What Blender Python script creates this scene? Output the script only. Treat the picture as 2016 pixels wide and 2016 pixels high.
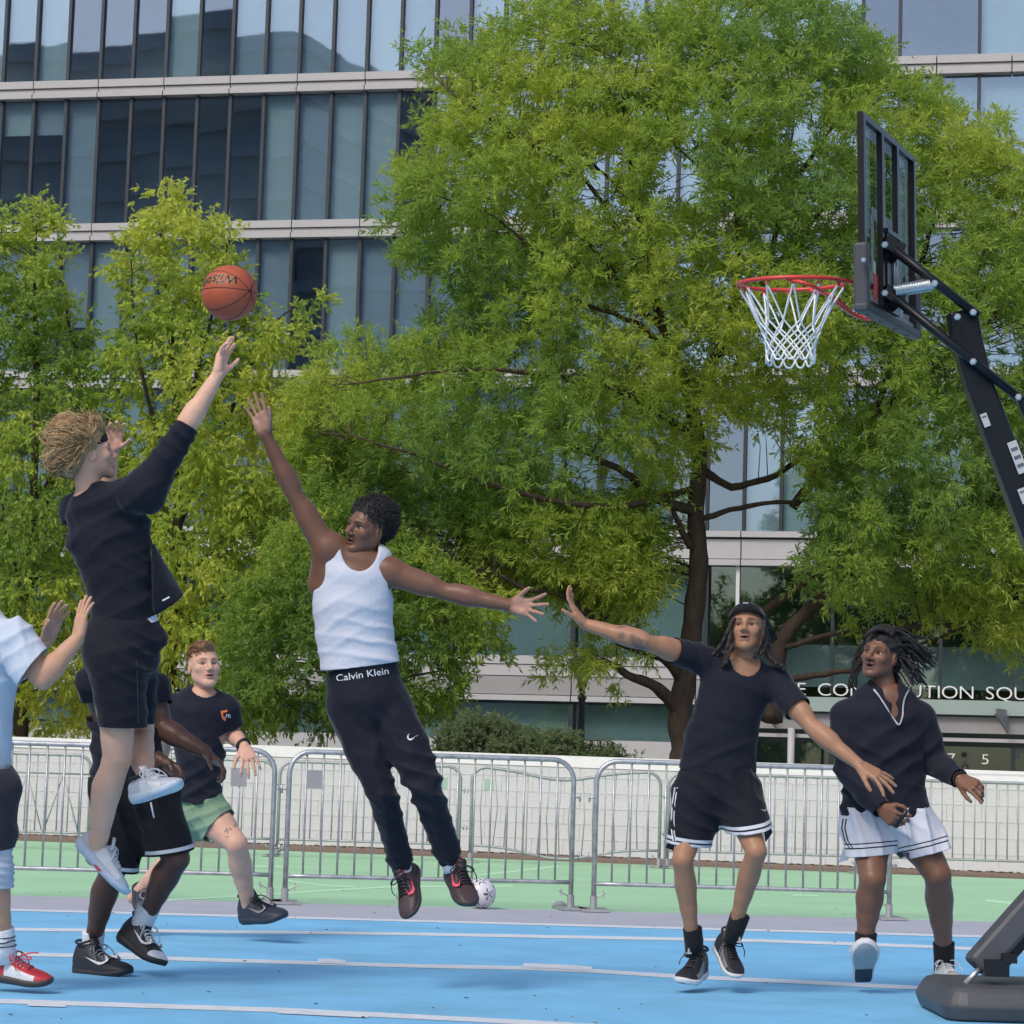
import bpy, bmesh, math, random
import numpy as np
from mathutils import Vector, Matrix

random.seed(7)
RNG = np.random.default_rng(11)
for o in list(bpy.data.objects):
    bpy.data.objects.remove(o)
SC = bpy.context.scene
COL = SC.collection

# ------------------------------------------------------------------ camera
FPX = 5000.0                       # focal length in photo pixels (photo 2016 wide)
HCAM = 0.90
PITCH = math.atan(538 / FPX)
ROLL = 0.030
cam_d = bpy.data.cameras.new('camera')
cam = bpy.data.objects.new('camera', cam_d)
COL.objects.link(cam)
cam_d.sensor_width = 36
cam_d.sensor_fit = 'HORIZONTAL'
cam_d.lens = 36 * FPX / 2016
cam_d.clip_start = 0.1
cam_d.clip_end = 3000
CM = Matrix.Translation((0, 0, HCAM)) @ Matrix.Rotation(math.pi / 2 + PITCH, 4, 'X') @ Matrix.Rotation(ROLL, 4, 'Z')
cam.matrix_world = CM
SC.camera = cam
CMn = np.array(CM)

# ------------------------------------------------------------------ world, sun, exposure
W = bpy.data.worlds.new('World')
SC.world = W
W.use_nodes = True
nt = W.node_tree
nt.nodes.clear()
wo = nt.nodes.new('ShaderNodeOutputWorld')
bg = nt.nodes.new('ShaderNodeBackground')
sky = nt.nodes.new('ShaderNodeTexSky')
sky.sky_type = 'NISHITA'
sky.sun_disc = False
SUN = Vector((-0.40, -0.58, 0.72)).normalized()
sky.sun_elevation = math.asin(SUN.z)
sky.sun_rotation = math.atan2(SUN.x, SUN.y)
sky.air_density = 1.0
sky.dust_density = 3.0
bg.inputs['Strength'].default_value = 0.15
nt.links.new(sky.outputs[0], bg.inputs[0])
nt.links.new(bg.outputs[0], wo.inputs[0])
sl = bpy.data.lights.new('sun', 'SUN')
sl.energy = 1.35
sl.angle = math.radians(16)
sl.color = (1.0, 0.95, 0.88)
so = bpy.data.objects.new('sun', sl)
COL.objects.link(so)
so.rotation_euler = SUN.to_track_quat('Z', 'Y').to_euler()
so.location = (0, 0, 40)
SC.view_settings.view_transform = 'Standard'
SC.view_settings.look = 'None'
SC.view_settings.exposure = 0.22
SC.view_settings.gamma = 1.0
SC.view_settings.use_curve_mapping = False
SC.render.engine = 'CYCLES'
SC.cycles.max_bounces = 8
SC.cycles.transparent_max_bounces = 12

# ------------------------------------------------------------------ photo pixel -> world point
def P(x, y, d):
    c = np.array([(x - 1008) / FPX * d, (1008 - y) / FPX * d, -d, 1.0])
    return (CMn @ c)[:3]

def ray(x, y):
    c = np.array([(x - 1008) / FPX, (1008 - y) / FPX, -1.0])
    return CMn[:3, :3] @ c

def G(x, y, z=0.0):
    r = ray(x, y)
    t = (z - HCAM) / r[2]
    return np.array([0, 0, HCAM]) + r * t

def A(*v):
    return np.array(v, float)

def nrm(v):
    v = np.asarray(v, float)
    return v / (np.linalg.norm(v) + 1e-12)

# ------------------------------------------------------------------ materials
def mat(name, col, rough=0.6, var=0.0, scale=8.0, bump=0.0, bscale=60.0, metal=0.0, attr=None,
        col2=None, trans=0.0, spec=0.5, sheen=0.0, stretch=(1, 1, 1), detail=4.0, bdist=0.02, sss=0.0):
    m = bpy.data.materials.new(name)
    m.use_nodes = True
    t = m.node_tree
    b = t.nodes['Principled BSDF']
    b.inputs['Roughness'].default_value = rough
    b.inputs['Metallic'].default_value = metal
    b.inputs['Specular IOR Level'].default_value = spec
    if sheen:
        b.inputs['Sheen Weight'].default_value = sheen
        b.inputs['Sheen Roughness'].default_value = 0.4
    if sss:
        b.inputs['Subsurface Weight'].default_value = sss
        b.inputs['Subsurface Radius'].default_value = (0.01, 0.004, 0.002)
        b.inputs['Subsurface Scale'].default_value = 0.5
    b.inputs['Base Color'].default_value = (*col, 1)
    tc = t.nodes.new('ShaderNodeTexCoord')
    mp = t.nodes.new('ShaderNodeMapping')
    mp.inputs['Scale'].default_value = stretch
    t.links.new(tc.outputs['Object'], mp.inputs[0])
    src = None
    if attr:
        a = t.nodes.new('ShaderNodeAttribute')
        a.attribute_name = attr
        src = a.outputs['Color']
        if var == 0:
            t.links.new(src, b.inputs['Base Color'])
    if var or col2:
        n = t.nodes.new('ShaderNodeTexNoise')
        n.inputs['Scale'].default_value = scale
        n.inputs['Detail'].default_value = detail
        n.inputs['Roughness'].default_value = 0.65
        t.links.new(mp.outputs[0], n.inputs['Vector'])
        if col2:
            r = t.nodes.new('ShaderNodeValToRGB')
            r.color_ramp.elements[0].position = 0.35
            r.color_ramp.elements[1].position = 0.65
            r.color_ramp.elements[0].color = (*col, 1)
            r.color_ramp.elements[1].color = (*col2, 1)
            t.links.new(n.outputs['Fac'], r.inputs[0])
            src2 = r.outputs[0]
            t.links.new(src2, b.inputs['Base Color'])
        else:
            mr = t.nodes.new('ShaderNodeMapRange')
            mr.inputs['From Min'].default_value = 0.3
            mr.inputs['From Max'].default_value = 0.7
            mr.inputs['To Min'].default_value = 1 - var
            mr.inputs['To Max'].default_value = 1 + var
            t.links.new(n.outputs['Fac'], mr.inputs[0])
            mx = t.nodes.new('ShaderNodeMix')
            mx.data_type = 'RGBA'
            mx.blend_type = 'MULTIPLY'
            mx.inputs[0].default_value = 1.0
            if src is not None:
                t.links.new(src, mx.inputs[6])
            else:
                mx.inputs[6].default_value = (*col, 1)
            t.links.new(mr.outputs[0], mx.inputs[7])
            t.links.new(mx.outputs[2], b.inputs['Base Color'])
    if bump:
        n2 = t.nodes.new('ShaderNodeTexNoise')
        n2.inputs['Scale'].default_value = bscale
        n2.inputs['Detail'].default_value = 3.0
        t.links.new(mp.outputs[0], n2.inputs['Vector'])
        bp = t.nodes.new('ShaderNodeBump')
        bp.inputs['Strength'].default_value = bump
        bp.inputs['Distance'].default_value = bdist
        t.links.new(n2.outputs['Fac'], bp.inputs['Height'])
        t.links.new(bp.outputs[0], b.inputs['Normal'])
    if trans:
        tr = t.nodes.new('ShaderNodeBsdfTranslucent')
        ms = t.nodes.new('ShaderNodeMixShader')
        ms.inputs[0].default_value = trans
        out = t.nodes['Material Output']
        t.links.new(b.outputs[0], ms.inputs[1])
        t.links.new(tr.outputs[0], ms.inputs[2])
        t.links.new(ms.outputs[0], out.inputs['Surface'])
        if src is not None:
            t.links.new(src, tr.inputs['Color'])
        else:
            tr.inputs['Color'].default_value = (*col, 1)
    return m

M = {}
M['blue'] = mat('blue_court_paint', (0.185, 0.48, 0.745), 0.62, 0.14, 1.9, 0.25, 260, bdist=0.004, detail=8)
M['green'] = mat('green_court_paint', (0.37, 0.62, 0.375), 0.65, 0.08, 1.0, 0.25, 240, bdist=0.004, detail=8)
M['greystrip'] = mat('grey_court_paint', (0.40, 0.41, 0.47), 0.65, 0.08, 1.5, 0.25, 240, bdist=0.004, detail=8)
M['line'] = mat('white_line_paint', (0.64, 0.68, 0.73), 0.6, 0.12, 9.0)
M['paleline'] = mat('pale_green_line_paint', (0.52, 0.80, 0.53), 0.65, 0.08, 4.0)
M['dirt'] = mat('brown_grit', (0.20, 0.135, 0.095), 0.95, 0.35, 9.0, 0.6, 60, bdist=0.02)
M['asphalt'] = mat('asphalt', (0.06, 0.06, 0.062), 0.9, 0.2, 3.0, 0.4, 120)
M['pavement'] = mat('concrete_pavement', (0.30, 0.29, 0.27), 0.85, 0.12, 1.5, 0.3, 60)
M['whiteblock'] = mat('white_wall_paint', (0.60, 0.63, 0.625), 0.6, 0.06, 1.4, 0.5, 35, bdist=0.01)
M['whitecap'] = mat('white_coping_paint', (0.72, 0.74, 0.73), 0.55, 0.05, 3.0, 0.35, 30, bdist=0.01)
M['mortar'] = mat('painted_mortar', (0.58, 0.59, 0.57), 0.8, 0.1, 6.0, 0.4, 60)
M['galv'] = mat('galvanised_steel', (0.44, 0.46, 0.48), 0.45, 0.28, 16.0, metal=0.75)
M['galvdull'] = mat('dull_galvanised_steel', (0.40, 0.41, 0.42), 0.55, 0.15, 12.0, metal=0.55)
M['greyplate'] = mat('grey_plate', (0.30, 0.31, 0.32), 0.5, 0.08, 5.0)
M['greenplate'] = mat('pale_green_plate', (0.36, 0.47, 0.41), 0.55, 0.08, 5.0)
M['bark'] = mat('dark_bark', (0.055, 0.038, 0.027), 0.9, 0.35, 12.0, 0.9, 26, stretch=(1, 1, 0.25))
M['twig'] = mat('grey_twig', (0.075, 0.055, 0.040), 0.9, 0.3, 20.0)
M['leaf'] = mat('narrow_leaf', (0.1, 0.2, 0.03), 0.55, attr='Col', trans=0.64, spec=0.3)
M['clad'] = mat('pale_stone_cladding', (0.415, 0.41, 0.415), 0.55, 0.05, 1.0)
M['cladgrey'] = mat('grey_metal_panel', (0.275, 0.27, 0.27), 0.5, 0.05, 1.0)
M['gapdark'] = mat('dark_joint', (0.05, 0.05, 0.055), 0.7)
M['mullion'] = mat('dark_mullion_metal', (0.035, 0.042, 0.05), 0.4, metal=0.3)
M['whitemull'] = mat('white_mullion', (0.6, 0.6, 0.6), 0.4)
M['interior'] = mat('dark_interior', (0.26, 0.31, 0.35), 0.9, 0.3, 0.4)
M['lobbydark'] = mat('lobby_painted_shade', (0.022, 0.030, 0.030), 0.9, 0.3, 0.5)
M['slab'] = mat('ceiling_slab', (0.3, 0.3, 0.3), 0.9)
M['blind'] = mat('pale_teal_blind', (0.40, 0.49, 0.50), 0.8, 0.06, 0.8)
M['blindgrey'] = mat('grey_blind', (0.30, 0.37, 0.42), 0.8, 0.06, 0.8)
M['signwhite'] = mat('white_sign_letter', (0.72, 0.72, 0.70), 0.4)
M['canopyglass'] = mat('frosted_canopy_glass', (0.30, 0.38, 0.35), 0.25, 0.05, 1.0)
M['tower'] = mat('opposite_facade_panel', (0.34, 0.37, 0.38), 0.5, 0.15, 0.2)
M['towerslab'] = mat('opposite_floor_edge', (0.46, 0.48, 0.49), 0.6)
M['lampblack'] = mat('lamp_post_paint', (0.045, 0.06, 0.075), 0.45)
M['lampglobe'] = mat('frosted_lamp_globe', (0.62, 0.68, 0.68), 0.35)

def glass(name, tint, refl, rcol, wav=0.022, wsc=0.8):
    m = bpy.data.materials.new(name)
    m.use_nodes = True
    t = m.node_tree
    t.nodes.clear()
    out = t.nodes.new('ShaderNodeOutputMaterial')
    tr = t.nodes.new('ShaderNodeBsdfTransparent')
    tr.inputs[0].default_value = (*tint, 1)
    gl = t.nodes.new('ShaderNodeBsdfGlossy')
    gl.inputs['Color'].default_value = (*rcol, 1)
    gl.inputs['Roughness'].default_value = 0.015
    ms = t.nodes.new('ShaderNodeMixShader')
    ms.inputs[0].default_value = refl
    tc = t.nodes.new('ShaderNodeTexCoord')
    n = t.nodes.new('ShaderNodeTexNoise')
    n.inputs['Scale'].default_value = wsc
    n.inputs['Detail'].default_value = 1.0
    geo = t.nodes.new('ShaderNodeNewGeometry')
    bp = t.nodes.new('ShaderNodeBump')
    bp.inputs['Strength'].default_value = wav
    bp.inputs['Distance'].default_value = 0.06
    t.links.new(geo.outputs['Position'], n.inputs['Vector'])
    t.links.new(n.outputs['Fac'], bp.inputs['Height'])
    t.links.new(bp.outputs[0], gl.inputs['Normal'])
    t.links.new(tr.outputs[0], ms.inputs[1])
    t.links.new(gl.outputs[0], ms.inputs[2])
    t.links.new(ms.outputs[0], out.inputs['Surface'])
    return m

M['glass'] = glass('window_glass', (0.90, 0.96, 0.98), 0.20, (0.42, 0.52, 0.68))
M['glassclear'] = glass('lobby_glass', (0.80, 0.88, 0.86), 0.14, (0.42, 0.52, 0.56))

# ------------------------------------------------------------------ objects
def wloc(o):
    v = Vector((0, 0, 0))
    while o is not None:
        v = v + o.location
        o = o.parent
    return np.array(v)

def tagp(o, label=None, cat=None, group=None, kind=None):
    if label: o['label'] = label
    if cat: o['category'] = cat
    if group: o['group'] = group
    if kind: o['kind'] = kind
    return o

def thing(name, label, cat, loc, group=None):
    o = bpy.data.objects.new(name, None)
    o.empty_display_size = 0.2
    o.location = loc
    COL.objects.link(o)
    return tagp(o, label, cat, group)

def mesh_obj(name, V, F, mats, parent=None, smooth=False, midx=None, col=None):
    """V (n,3) world coordinates, F list of faces or (m,4)/(m,3) array"""
    V = np.asarray(V, float)
    if parent is not None:
        V = V - wloc(parent)
    me = bpy.data.meshes.new(name)
    if isinstance(F, np.ndarray):
        k = F.shape[1]
        me.vertices.add(len(V))
        me.vertices.foreach_set('co', V.astype(np.float32).ravel())
        me.loops.add(F.size)
        me.loops.foreach_set('vertex_index', F.astype(np.int32).ravel())
        me.polygons.add(len(F))
        me.polygons.foreach_set('loop_start', np.arange(0, F.size, k, dtype=np.int32))
        me.polygons.foreach_set('loop_total', np.full(len(F), k, dtype=np.int32))
        me.update(calc_edges=True)
    else:
        me.from_pydata([tuple(v) for v in V], [], F)
    if not isinstance(mats, (list, tuple)):
        mats = [mats]
    for m in mats:
        me.materials.append(m)
    if midx is not None:
        me.polygons.foreach_set('material_index', np.asarray(midx, dtype=np.int32))
    me.polygons.foreach_set('use_smooth', np.full(len(me.polygons), bool(smooth)))
    if col is not None:
        ca = me.color_attributes.new('Col', 'FLOAT_COLOR', 'POINT')
        ca.data.foreach_set('color', np.concatenate([col, np.ones((len(col), 1))], 1).astype(np.float32).ravel())
    me.validate()
    o = bpy.data.objects.new(name, me)
    COL.objects.link(o)
    if parent is not None:
        o.parent = parent
    return o

def inst(name, mesh, loc, parent, rotz=0.0):
    o = bpy.data.objects.new(name, mesh)
    COL.objects.link(o)
    o.parent = parent
    o.location = Vector(np.asarray(loc, float) - (wloc(parent) if parent is not None else 0))
    o.rotation_euler = (0, 0, rotz)
    return o

def frame(d, up=(0, 0, 1)):
    d = nrm(d)
    up = np.asarray(up, float)
    if abs(np.dot(d, nrm(up))) > 0.98:
        up = A(1, 0, 0)
    s = nrm(np.cross(d, up))
    u = np.cross(s, d)
    return s, u

class MB:
    def __init__(s):
        s.V = []; s.F = []; s.I = []; s.n = 0
    def add(s, v, f, mi=0):
        b = s.n
        v = np.asarray(v, float).reshape(-1, 3)
        s.V.append(v); s.n += len(v)
        for q in f:
            s.F.append(tuple(int(i) + b for i in q)); s.I.append(mi)
        return s
    def hexa(s, c, mi=0):       # 8 corners: bottom 4 ccw, top 4 ccw
        return s.add(c, [(3, 2, 1, 0), (4, 5, 6, 7), (0, 1, 5, 4), (1, 2, 6, 5), (2, 3, 7, 6), (3, 0, 4, 7)], mi)
    def box(s, c, e, ax=None, mi=0):
        c = np.asarray(c, float); h = np.asarray(e, float) / 2
        X, Y, Z = ax if ax is not None else (A(1, 0, 0), A(0, 1, 0), A(0, 0, 1))
        pts = []
        for k in (-1, 1):
            for i, j in ((-1, -1), (1, -1), (1, 1), (-1, 1)):
                pts.append(c + X * i * h[0] + Y * j * h[1] + Z * k * h[2])
        return s.hexa(pts, mi)
    def tube(s, pts, r, n=8, mi=0, caps=True, closed=False, sq=None):
        pts = np.asarray(pts, float)
        m = len(pts)
        rr = np.full(m, r, float) if np.isscalar(r) else np.asarray(r, float)
        T = np.gradient(pts, axis=0) if not closed else (np.roll(pts, -1, 0) - np.roll(pts, 1, 0))
        T = T / (np.linalg.norm(T, axis=1, keepdims=True) + 1e-12)
        u = frame(T[0])[0]
        V = []
        for i in range(m):
            u = nrm(u - T[i] * np.dot(u, T[i]))
            v = np.cross(T[i], u)
            for k in range(n):
                a = 2 * math.pi * k / n
                V.append(pts[i] + rr[i] * (math.cos(a) * u + math.sin(a) * v))
        F = []
        for i in range(m if closed else m - 1):
            i2 = (i + 1) % m
            for k in range(n):
                k2 = (k + 1) % n
                F.append((i * n + k, i * n + k2, i2 * n + k2, i2 * n + k))
        if caps and not closed:
            F.append(tuple(range(n - 1, -1, -1)))
            F.append(tuple((m - 1) * n + k for k in range(n)))
        return s.add(V, F, mi)
    def lathe(s, c, prof, n=16, ax=None, mi=0):
        X, Y, Z = ax if ax is not None else (A(1, 0, 0), A(0, 1, 0), A(0, 0, 1))
        V = []; m = len(prof)
        for r, z in prof:
            for k in range(n):
                a = 2 * math.pi * k / n
                V.append(np.asarray(c) + X * r * math.cos(a) + Y * r * math.sin(a) + Z * z)
        F = []
        for i in range(m - 1):
            for k in range(n):
                k2 = (k + 1) % n
                F.append((i * n + k, i * n + k2, (i + 1) * n + k2, (i + 1) * n + k))
        F.append(tuple(range(n - 1, -1, -1)))
        F.append(tuple((m - 1) * n + k for k in range(n)))
        return s.add(V, F, mi)
    def sphere(s, c, r, n=12, mi=0, ax=None):
        r = np.ones(3) * r
        X, Y, Z = ax if ax is not None else (A(1, 0, 0), A(0, 1, 0), A(0, 0, 1))
        V = []; m = n // 2 + 1
        for i in range(m):
            t = math.pi * (i + 0.001) / (m - 1 + 0.002)
            for k in range(n):
                a = 2 * math.pi * k / n
                V.append(np.asarray(c) + X * r[0] * math.sin(t) * math.cos(a) + Y * r[1] * math.sin(t) * math.sin(a) - Z * r[2] * math.cos(t))
        F = []
        for i in range(m - 1):
            for k in range(n):
                k2 = (k + 1) % n
                F.append((i * n + k, i * n + k2, (i + 1) * n + k2, (i + 1) * n + k))
        return s.add(V, F, mi)
    def build(s, name, mats, parent=None, smooth=False):
        return mesh_obj(name, np.concatenate(s.V), s.F, mats, parent, smooth, s.I)

def bezier_pts(pts, n=8):
    """Catmull-Rom resample"""
    p = [np.asarray(q, float) for q in pts]
    p = [2 * p[0] - p[1]] + p + [2 * p[-1] - p[-2]]
    out = []
    for i in range(1, len(p) - 2):
        for k in range(n):
            t = k / n
            a, b, c, d = p[i - 1], p[i], p[i + 1], p[i + 2]
            out.append(0.5 * ((2 * b) + (c - a) * t + (2 * a - 5 * b + 4 * c - d) * t * t + (3 * b - a - 3 * c + d) * t ** 3))
    out.append(p[-2])
    return np.array(out)

def text_mesh(s, size, extrude=0.0, offset=0.0, shear=0.0, align='LEFT'):
    cu = bpy.data.curves.new('lettering', 'FONT')
    cu.body = s; cu.size = size; cu.extrude = extrude; cu.offset = offset; cu.shear = shear
    cu.align_x = align
    cu.resolution_u = 4
    o = bpy.data.objects.new('lettering', cu)
    COL.objects.link(o)
    dg = bpy.context.evaluated_depsgraph_get()
    me = bpy.data.meshes.new_from_object(o.evaluated_get(dg))
    V = np.array([v.co[:] for v in me.vertices]).reshape(-1, 3)
    F = [tuple(p.vertices) for p in me.polygons]
    bpy.data.objects.remove(o); bpy.data.curves.remove(cu); bpy.data.meshes.remove(me)
    return V, F
# ------------------------------------------------------------------ the ground
def sheet(name, pts, z, m, kind='structure', label=None):
    pts = [np.array([p[0], p[1], z]) for p in pts]
    o = mesh_obj(name, pts, [tuple(range(len(pts)))], m)
    return tagp(o, label, None, None, kind)

def strip(name, top, bot, z, m, label=None):
    """sheet between two px polylines (same length), on the ground"""
    V = [G(*p) for p in top] + [G(*p) for p in bot]
    n = len(top)
    V = [np.array([v[0], v[1], z]) for v in V]
    F = [(n + i, n + i + 1, i + 1, i) for i in range(n - 1)]
    o = mesh_obj(name, V, F, m)
    return tagp(o, label, None, None, 'structure')

sheet('ground', [(-900, -300), (900, -300), (900, 1500), (-900, 1500)], -0.012, M['asphalt'])

def lin(pts, x):
    xs = [p[0] for p in pts]; ys = [p[1] for p in pts]
    if x <= xs[0]:
        return ys[0] + (x - xs[0]) * (ys[1] - ys[0]) / (xs[1] - xs[0])
    if x >= xs[-1]:
        return ys[-1] + (x - xs[-1]) * (ys[-1] - ys[-2]) / (xs[-1] - xs[-2])
    return float(np.interp(x, xs, ys))

E_BLUE = [(29, 1793), (560, 1804), (1100, 1820), (1600, 1834), (2016, 1847)]
E_GREY = [(29, 1765), (540, 1775), (859, 1784), (1600, 1804), (2016, 1818)]
E_GREEN = [(29, 1658), (540, 1678), (1100, 1702), (1600, 1720), (2016, 1733)]
E_WALL = [(29, 1642), (2016, 1719)]
XS = [-900, -300, 0, 300, 560, 860, 1100, 1350, 1600, 1800, 2016, 2400, 3000]
def edge(e, dy=0):
    return [(x, lin(e, x) + dy) for x in XS]
def smooth_edge(e):
    # straight fit so that the painted edges run clean
    xs = np.array([p[0] for p in e]); ys = np.array([p[1] for p in e])
    k, b = np.polyfit(xs, ys, 1)
    return [(x, k * x + b) for x in XS]
eb, eg, en = smooth_edge(E_BLUE), smooth_edge(E_GREY), [(x, y - 4) for x, y in smooth_edge(E_GREEN)]
ew = smooth_edge(E_WALL)
near = []
for p in eb:
    g = G(*p)
    near.append(g)
# blue court reaches well behind the camera
Vb = [G(*p) for p in eb]
Vn = [np.array([v[0] * 1.0, -6.0, 0]) for v in Vb]
n = len(Vb)
tagp(mesh_obj('blue_court', [np.array([v[0], v[1], 0.0]) for v in Vb] + Vn,
              [(n + i, n + i + 1, i + 1, i) for i in range(n - 1)], M['blue']), kind='structure')
strip('grey_court_strip', eg, eb, 0.0, M['greystrip'])
strip('green_court', en, eg, 0.0, M['green'])
strip('dirt_strip', [(x, y - 12) for x, y in ew], en, -0.002, M['dirt'])

def painted(name, pts, w_px, m=M['line'], z=0.0018):
    """line through px points with a width in px measured downwards"""
    pts = [(x, y) for x, y in pts]
    V = [G(x, y) for x, y in pts] + [G(x, y + w_px) for x, y in pts]
    k = len(pts)
    V = [np.array([v[0], v[1], z]) for v in V]
    o = mesh_obj(name, V, [(k + i, k + i + 1, i + 1, i) for i in range(k - 1)], m)
    return tagp(o, None, None, None, 'structure')

painted('court_line', [(x, y - 1.5) for x, y in eb if -600 < x < 2500], 4)
painted('court_line', [(-300, 1822), (29, 1827), (560, 1833), (800, 1836), (1488, 1849), (1800, 1860), (2016, 1870), (2300, 1884)], 6)
L2 = [(-300, 1868), (78, 1876), (560, 1891), (800, 1898), (1028, 1902.5), (1162, 1908), (1318, 1918), (1800, 1941), (2016, 1952), (2300, 1967)]
painted('court_line', L2, 7.5)
L3 = [(-300, 1962), (0, 1967), (560, 1985), (1000, 2007), (1300, 2024), (1700, 2048)]
painted('court_line', L3, 9)
for a, b, e, dy in ((1030, 1165, L2, -6), (625, 680, L2, -5), (232, 265, L2, -5)):
    painted('lane_mark', [(a, lin(e, a) + dy + 1), ((a + b) / 2, lin(e, (a + b) / 2) + dy), (b, lin(e, b) + dy + 2)], 9, z=0.0034)
for a, b, e, dy in ((545, 725, L3, 4), (55, 130, L3, 5)):
    painted('lane_mark', [(a, lin(e, a) + dy), (b, lin(e, b) + dy)], 8, z=0.0034)
painted('green_court_line', [(330, 1771), (520, 1760), (760, 1745), (1010, 1743)], 3, M['paleline'])
painted('green_court_line', [(560, 1732), (640, 1742), (700, 1745)], 3, M['paleline'])
painted('green_court_line', [(940, 1722), (1100, 1704)], 3, M['paleline'])
painted('green_court_line', [(1560, 1761), (1612, 1762)], 3, M['paleline'])
painted('green_court_line', [(1940, 1771), (2010, 1777), (2060, 1781)], 5, M['paleline'])
painted('green_court_line', [(500, 1704), (560, 1706)], 3, M['paleline'])
# pavement and street behind the wall
sheet('pavement', [(-60, 40), (60, 40), (60, 64), (-60, 64)], -0.006, M['pavement'])

random.seed(17)
fl = MB()
for i in range(55):
    x, y = random.uniform(0, 2016), random.uniform(1740, 2016)
    g = G(x, y); a = random.uniform(.004, .010)
    fl.box((g[0], g[1], .006), (a * random.uniform(1, 2.2), a, .003), None, random.choice((0, 0, 1)))
tagp(fl.build('court_litter', [M['asphalt'], M['dirt']]), 'tiny dark specks of dirt and leaf scraps lying on the painted court', 'litter', None, 'stuff')

# ------------------------------------------------------------------ painted block wall
WL, WR = G(-260, 1642 + (-289) * 77 / 1987), G(2300, 1719 + 284 * 77 / 1987)
WL = A(WL[0], WL[1], 0); WR = A(WR[0], WR[1], 0)
wu = nrm(WR - WL); wn = A(wu[1], -wu[0], 0)          # wn points to the camera
if wn[1] > 0: wn = -wn
wlen = np.linalg.norm(WR - WL)
def wall_h(s):
    return 1.40 - 0.15 * s / wlen
wall = thing('block_wall', 'long white painted concrete block wall behind the steel barriers', 'wall', A(*((WL + WR) / 2)))
AXW = (wu, -wn, A(0, 0, 1))
core = MB()
core.hexa([WL - wn * .20 + A(0, 0, -.01), WR - wn * .20 + A(0, 0, -.01), WR - wn * .012 + A(0, 0, -.01), WL - wn * .012 + A(0, 0, -.01),
           WL - wn * .20 + A(0, 0, wall_h(0) - .14), WR - wn * .20 + A(0, 0, wall_h(wlen) - .14), WR - wn * .012 + A(0, 0, wall_h(wlen) - .14), WL - wn * .012 + A(0, 0, wall_h(0) - .14)])
core.build('mortar_core', M['mortar'], wall)
BW, BH = 0.44, 0.205
bm_ = MB(); bm_.box((0, 0, 0), (BW - .004, .012, BH - .004), AXW)
proto = bm_.build('block', M['whiteblock'], None)
pm = proto.data
bpy.data.objects.remove(proto)
nrow = 6
for r in range(nrow):
    k = 0
    s = -0.22 * (r % 2)
    while s < wlen - BW:
        c = WL + wu * (s + BW / 2) + wn * (-.006 + random.uniform(-.001, .001))
        zt = (r + .5) * BH
        if s > -0.01 or r % 2:
            inst('block', pm, c + A(0, 0, zt), wall)
        s += BW
cop = MB()
NSEG = 1
cop.hexa([WL - wn * .23 + A(0, 0, wall_h(0) - .15), WR - wn * .23 + A(0, 0, wall_h(wlen) - .15), WR + wn * .012 + A(0, 0, wall_h(wlen) - .15), WL + wn * .012 + A(0, 0, wall_h(0) - .15),
          WL - wn * .20 + A(0, 0, wall_h(0)), WR - wn * .20 + A(0, 0, wall_h(wlen)), WR - wn * .01 + A(0, 0, wall_h(wlen)), WL - wn * .01 + A(0, 0, wall_h(0))])
cop.build('coping', M['whitecap'], wall)
# fallen paint flakes and grit along the foot of the wall
gr = MB()
for i in range(900):
    s = random.uniform(0, wlen)
    c = WL + wu * s + wn * abs(random.gauss(0.02, .18)) + A(0, 0, 0.004)
    a = random.uniform(.008, .03)
    gr.box(c, (a * 2, a, a * .7), (nrm(wu + wn * random.uniform(-1, 1)), wn, A(0, 0, 1)), random.choice((0, 0, 1)))
tagp(gr.build('wall_foot_grit', [M['dirt'], M['gapdark']]), 'dark grit and flakes lying along the foot of the white wall', 'grit', None, 'stuff')

# ------------------------------------------------------------------ crowd barriers
_barm = {}
def bar_mesh(r, h, m):
    k = (round(r, 4), round(h, 3), m.name)
    if k not in _barm:
        b = MB(); b.tube([(0, 0, 0), (0, 0, h)], r, 6)
        o = b.build('bar', m); _barm[k] = o.data
        for p in o.data.polygons: p.use_smooth = True
        bpy.data.objects.remove(o)
    return _barm[k]

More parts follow.
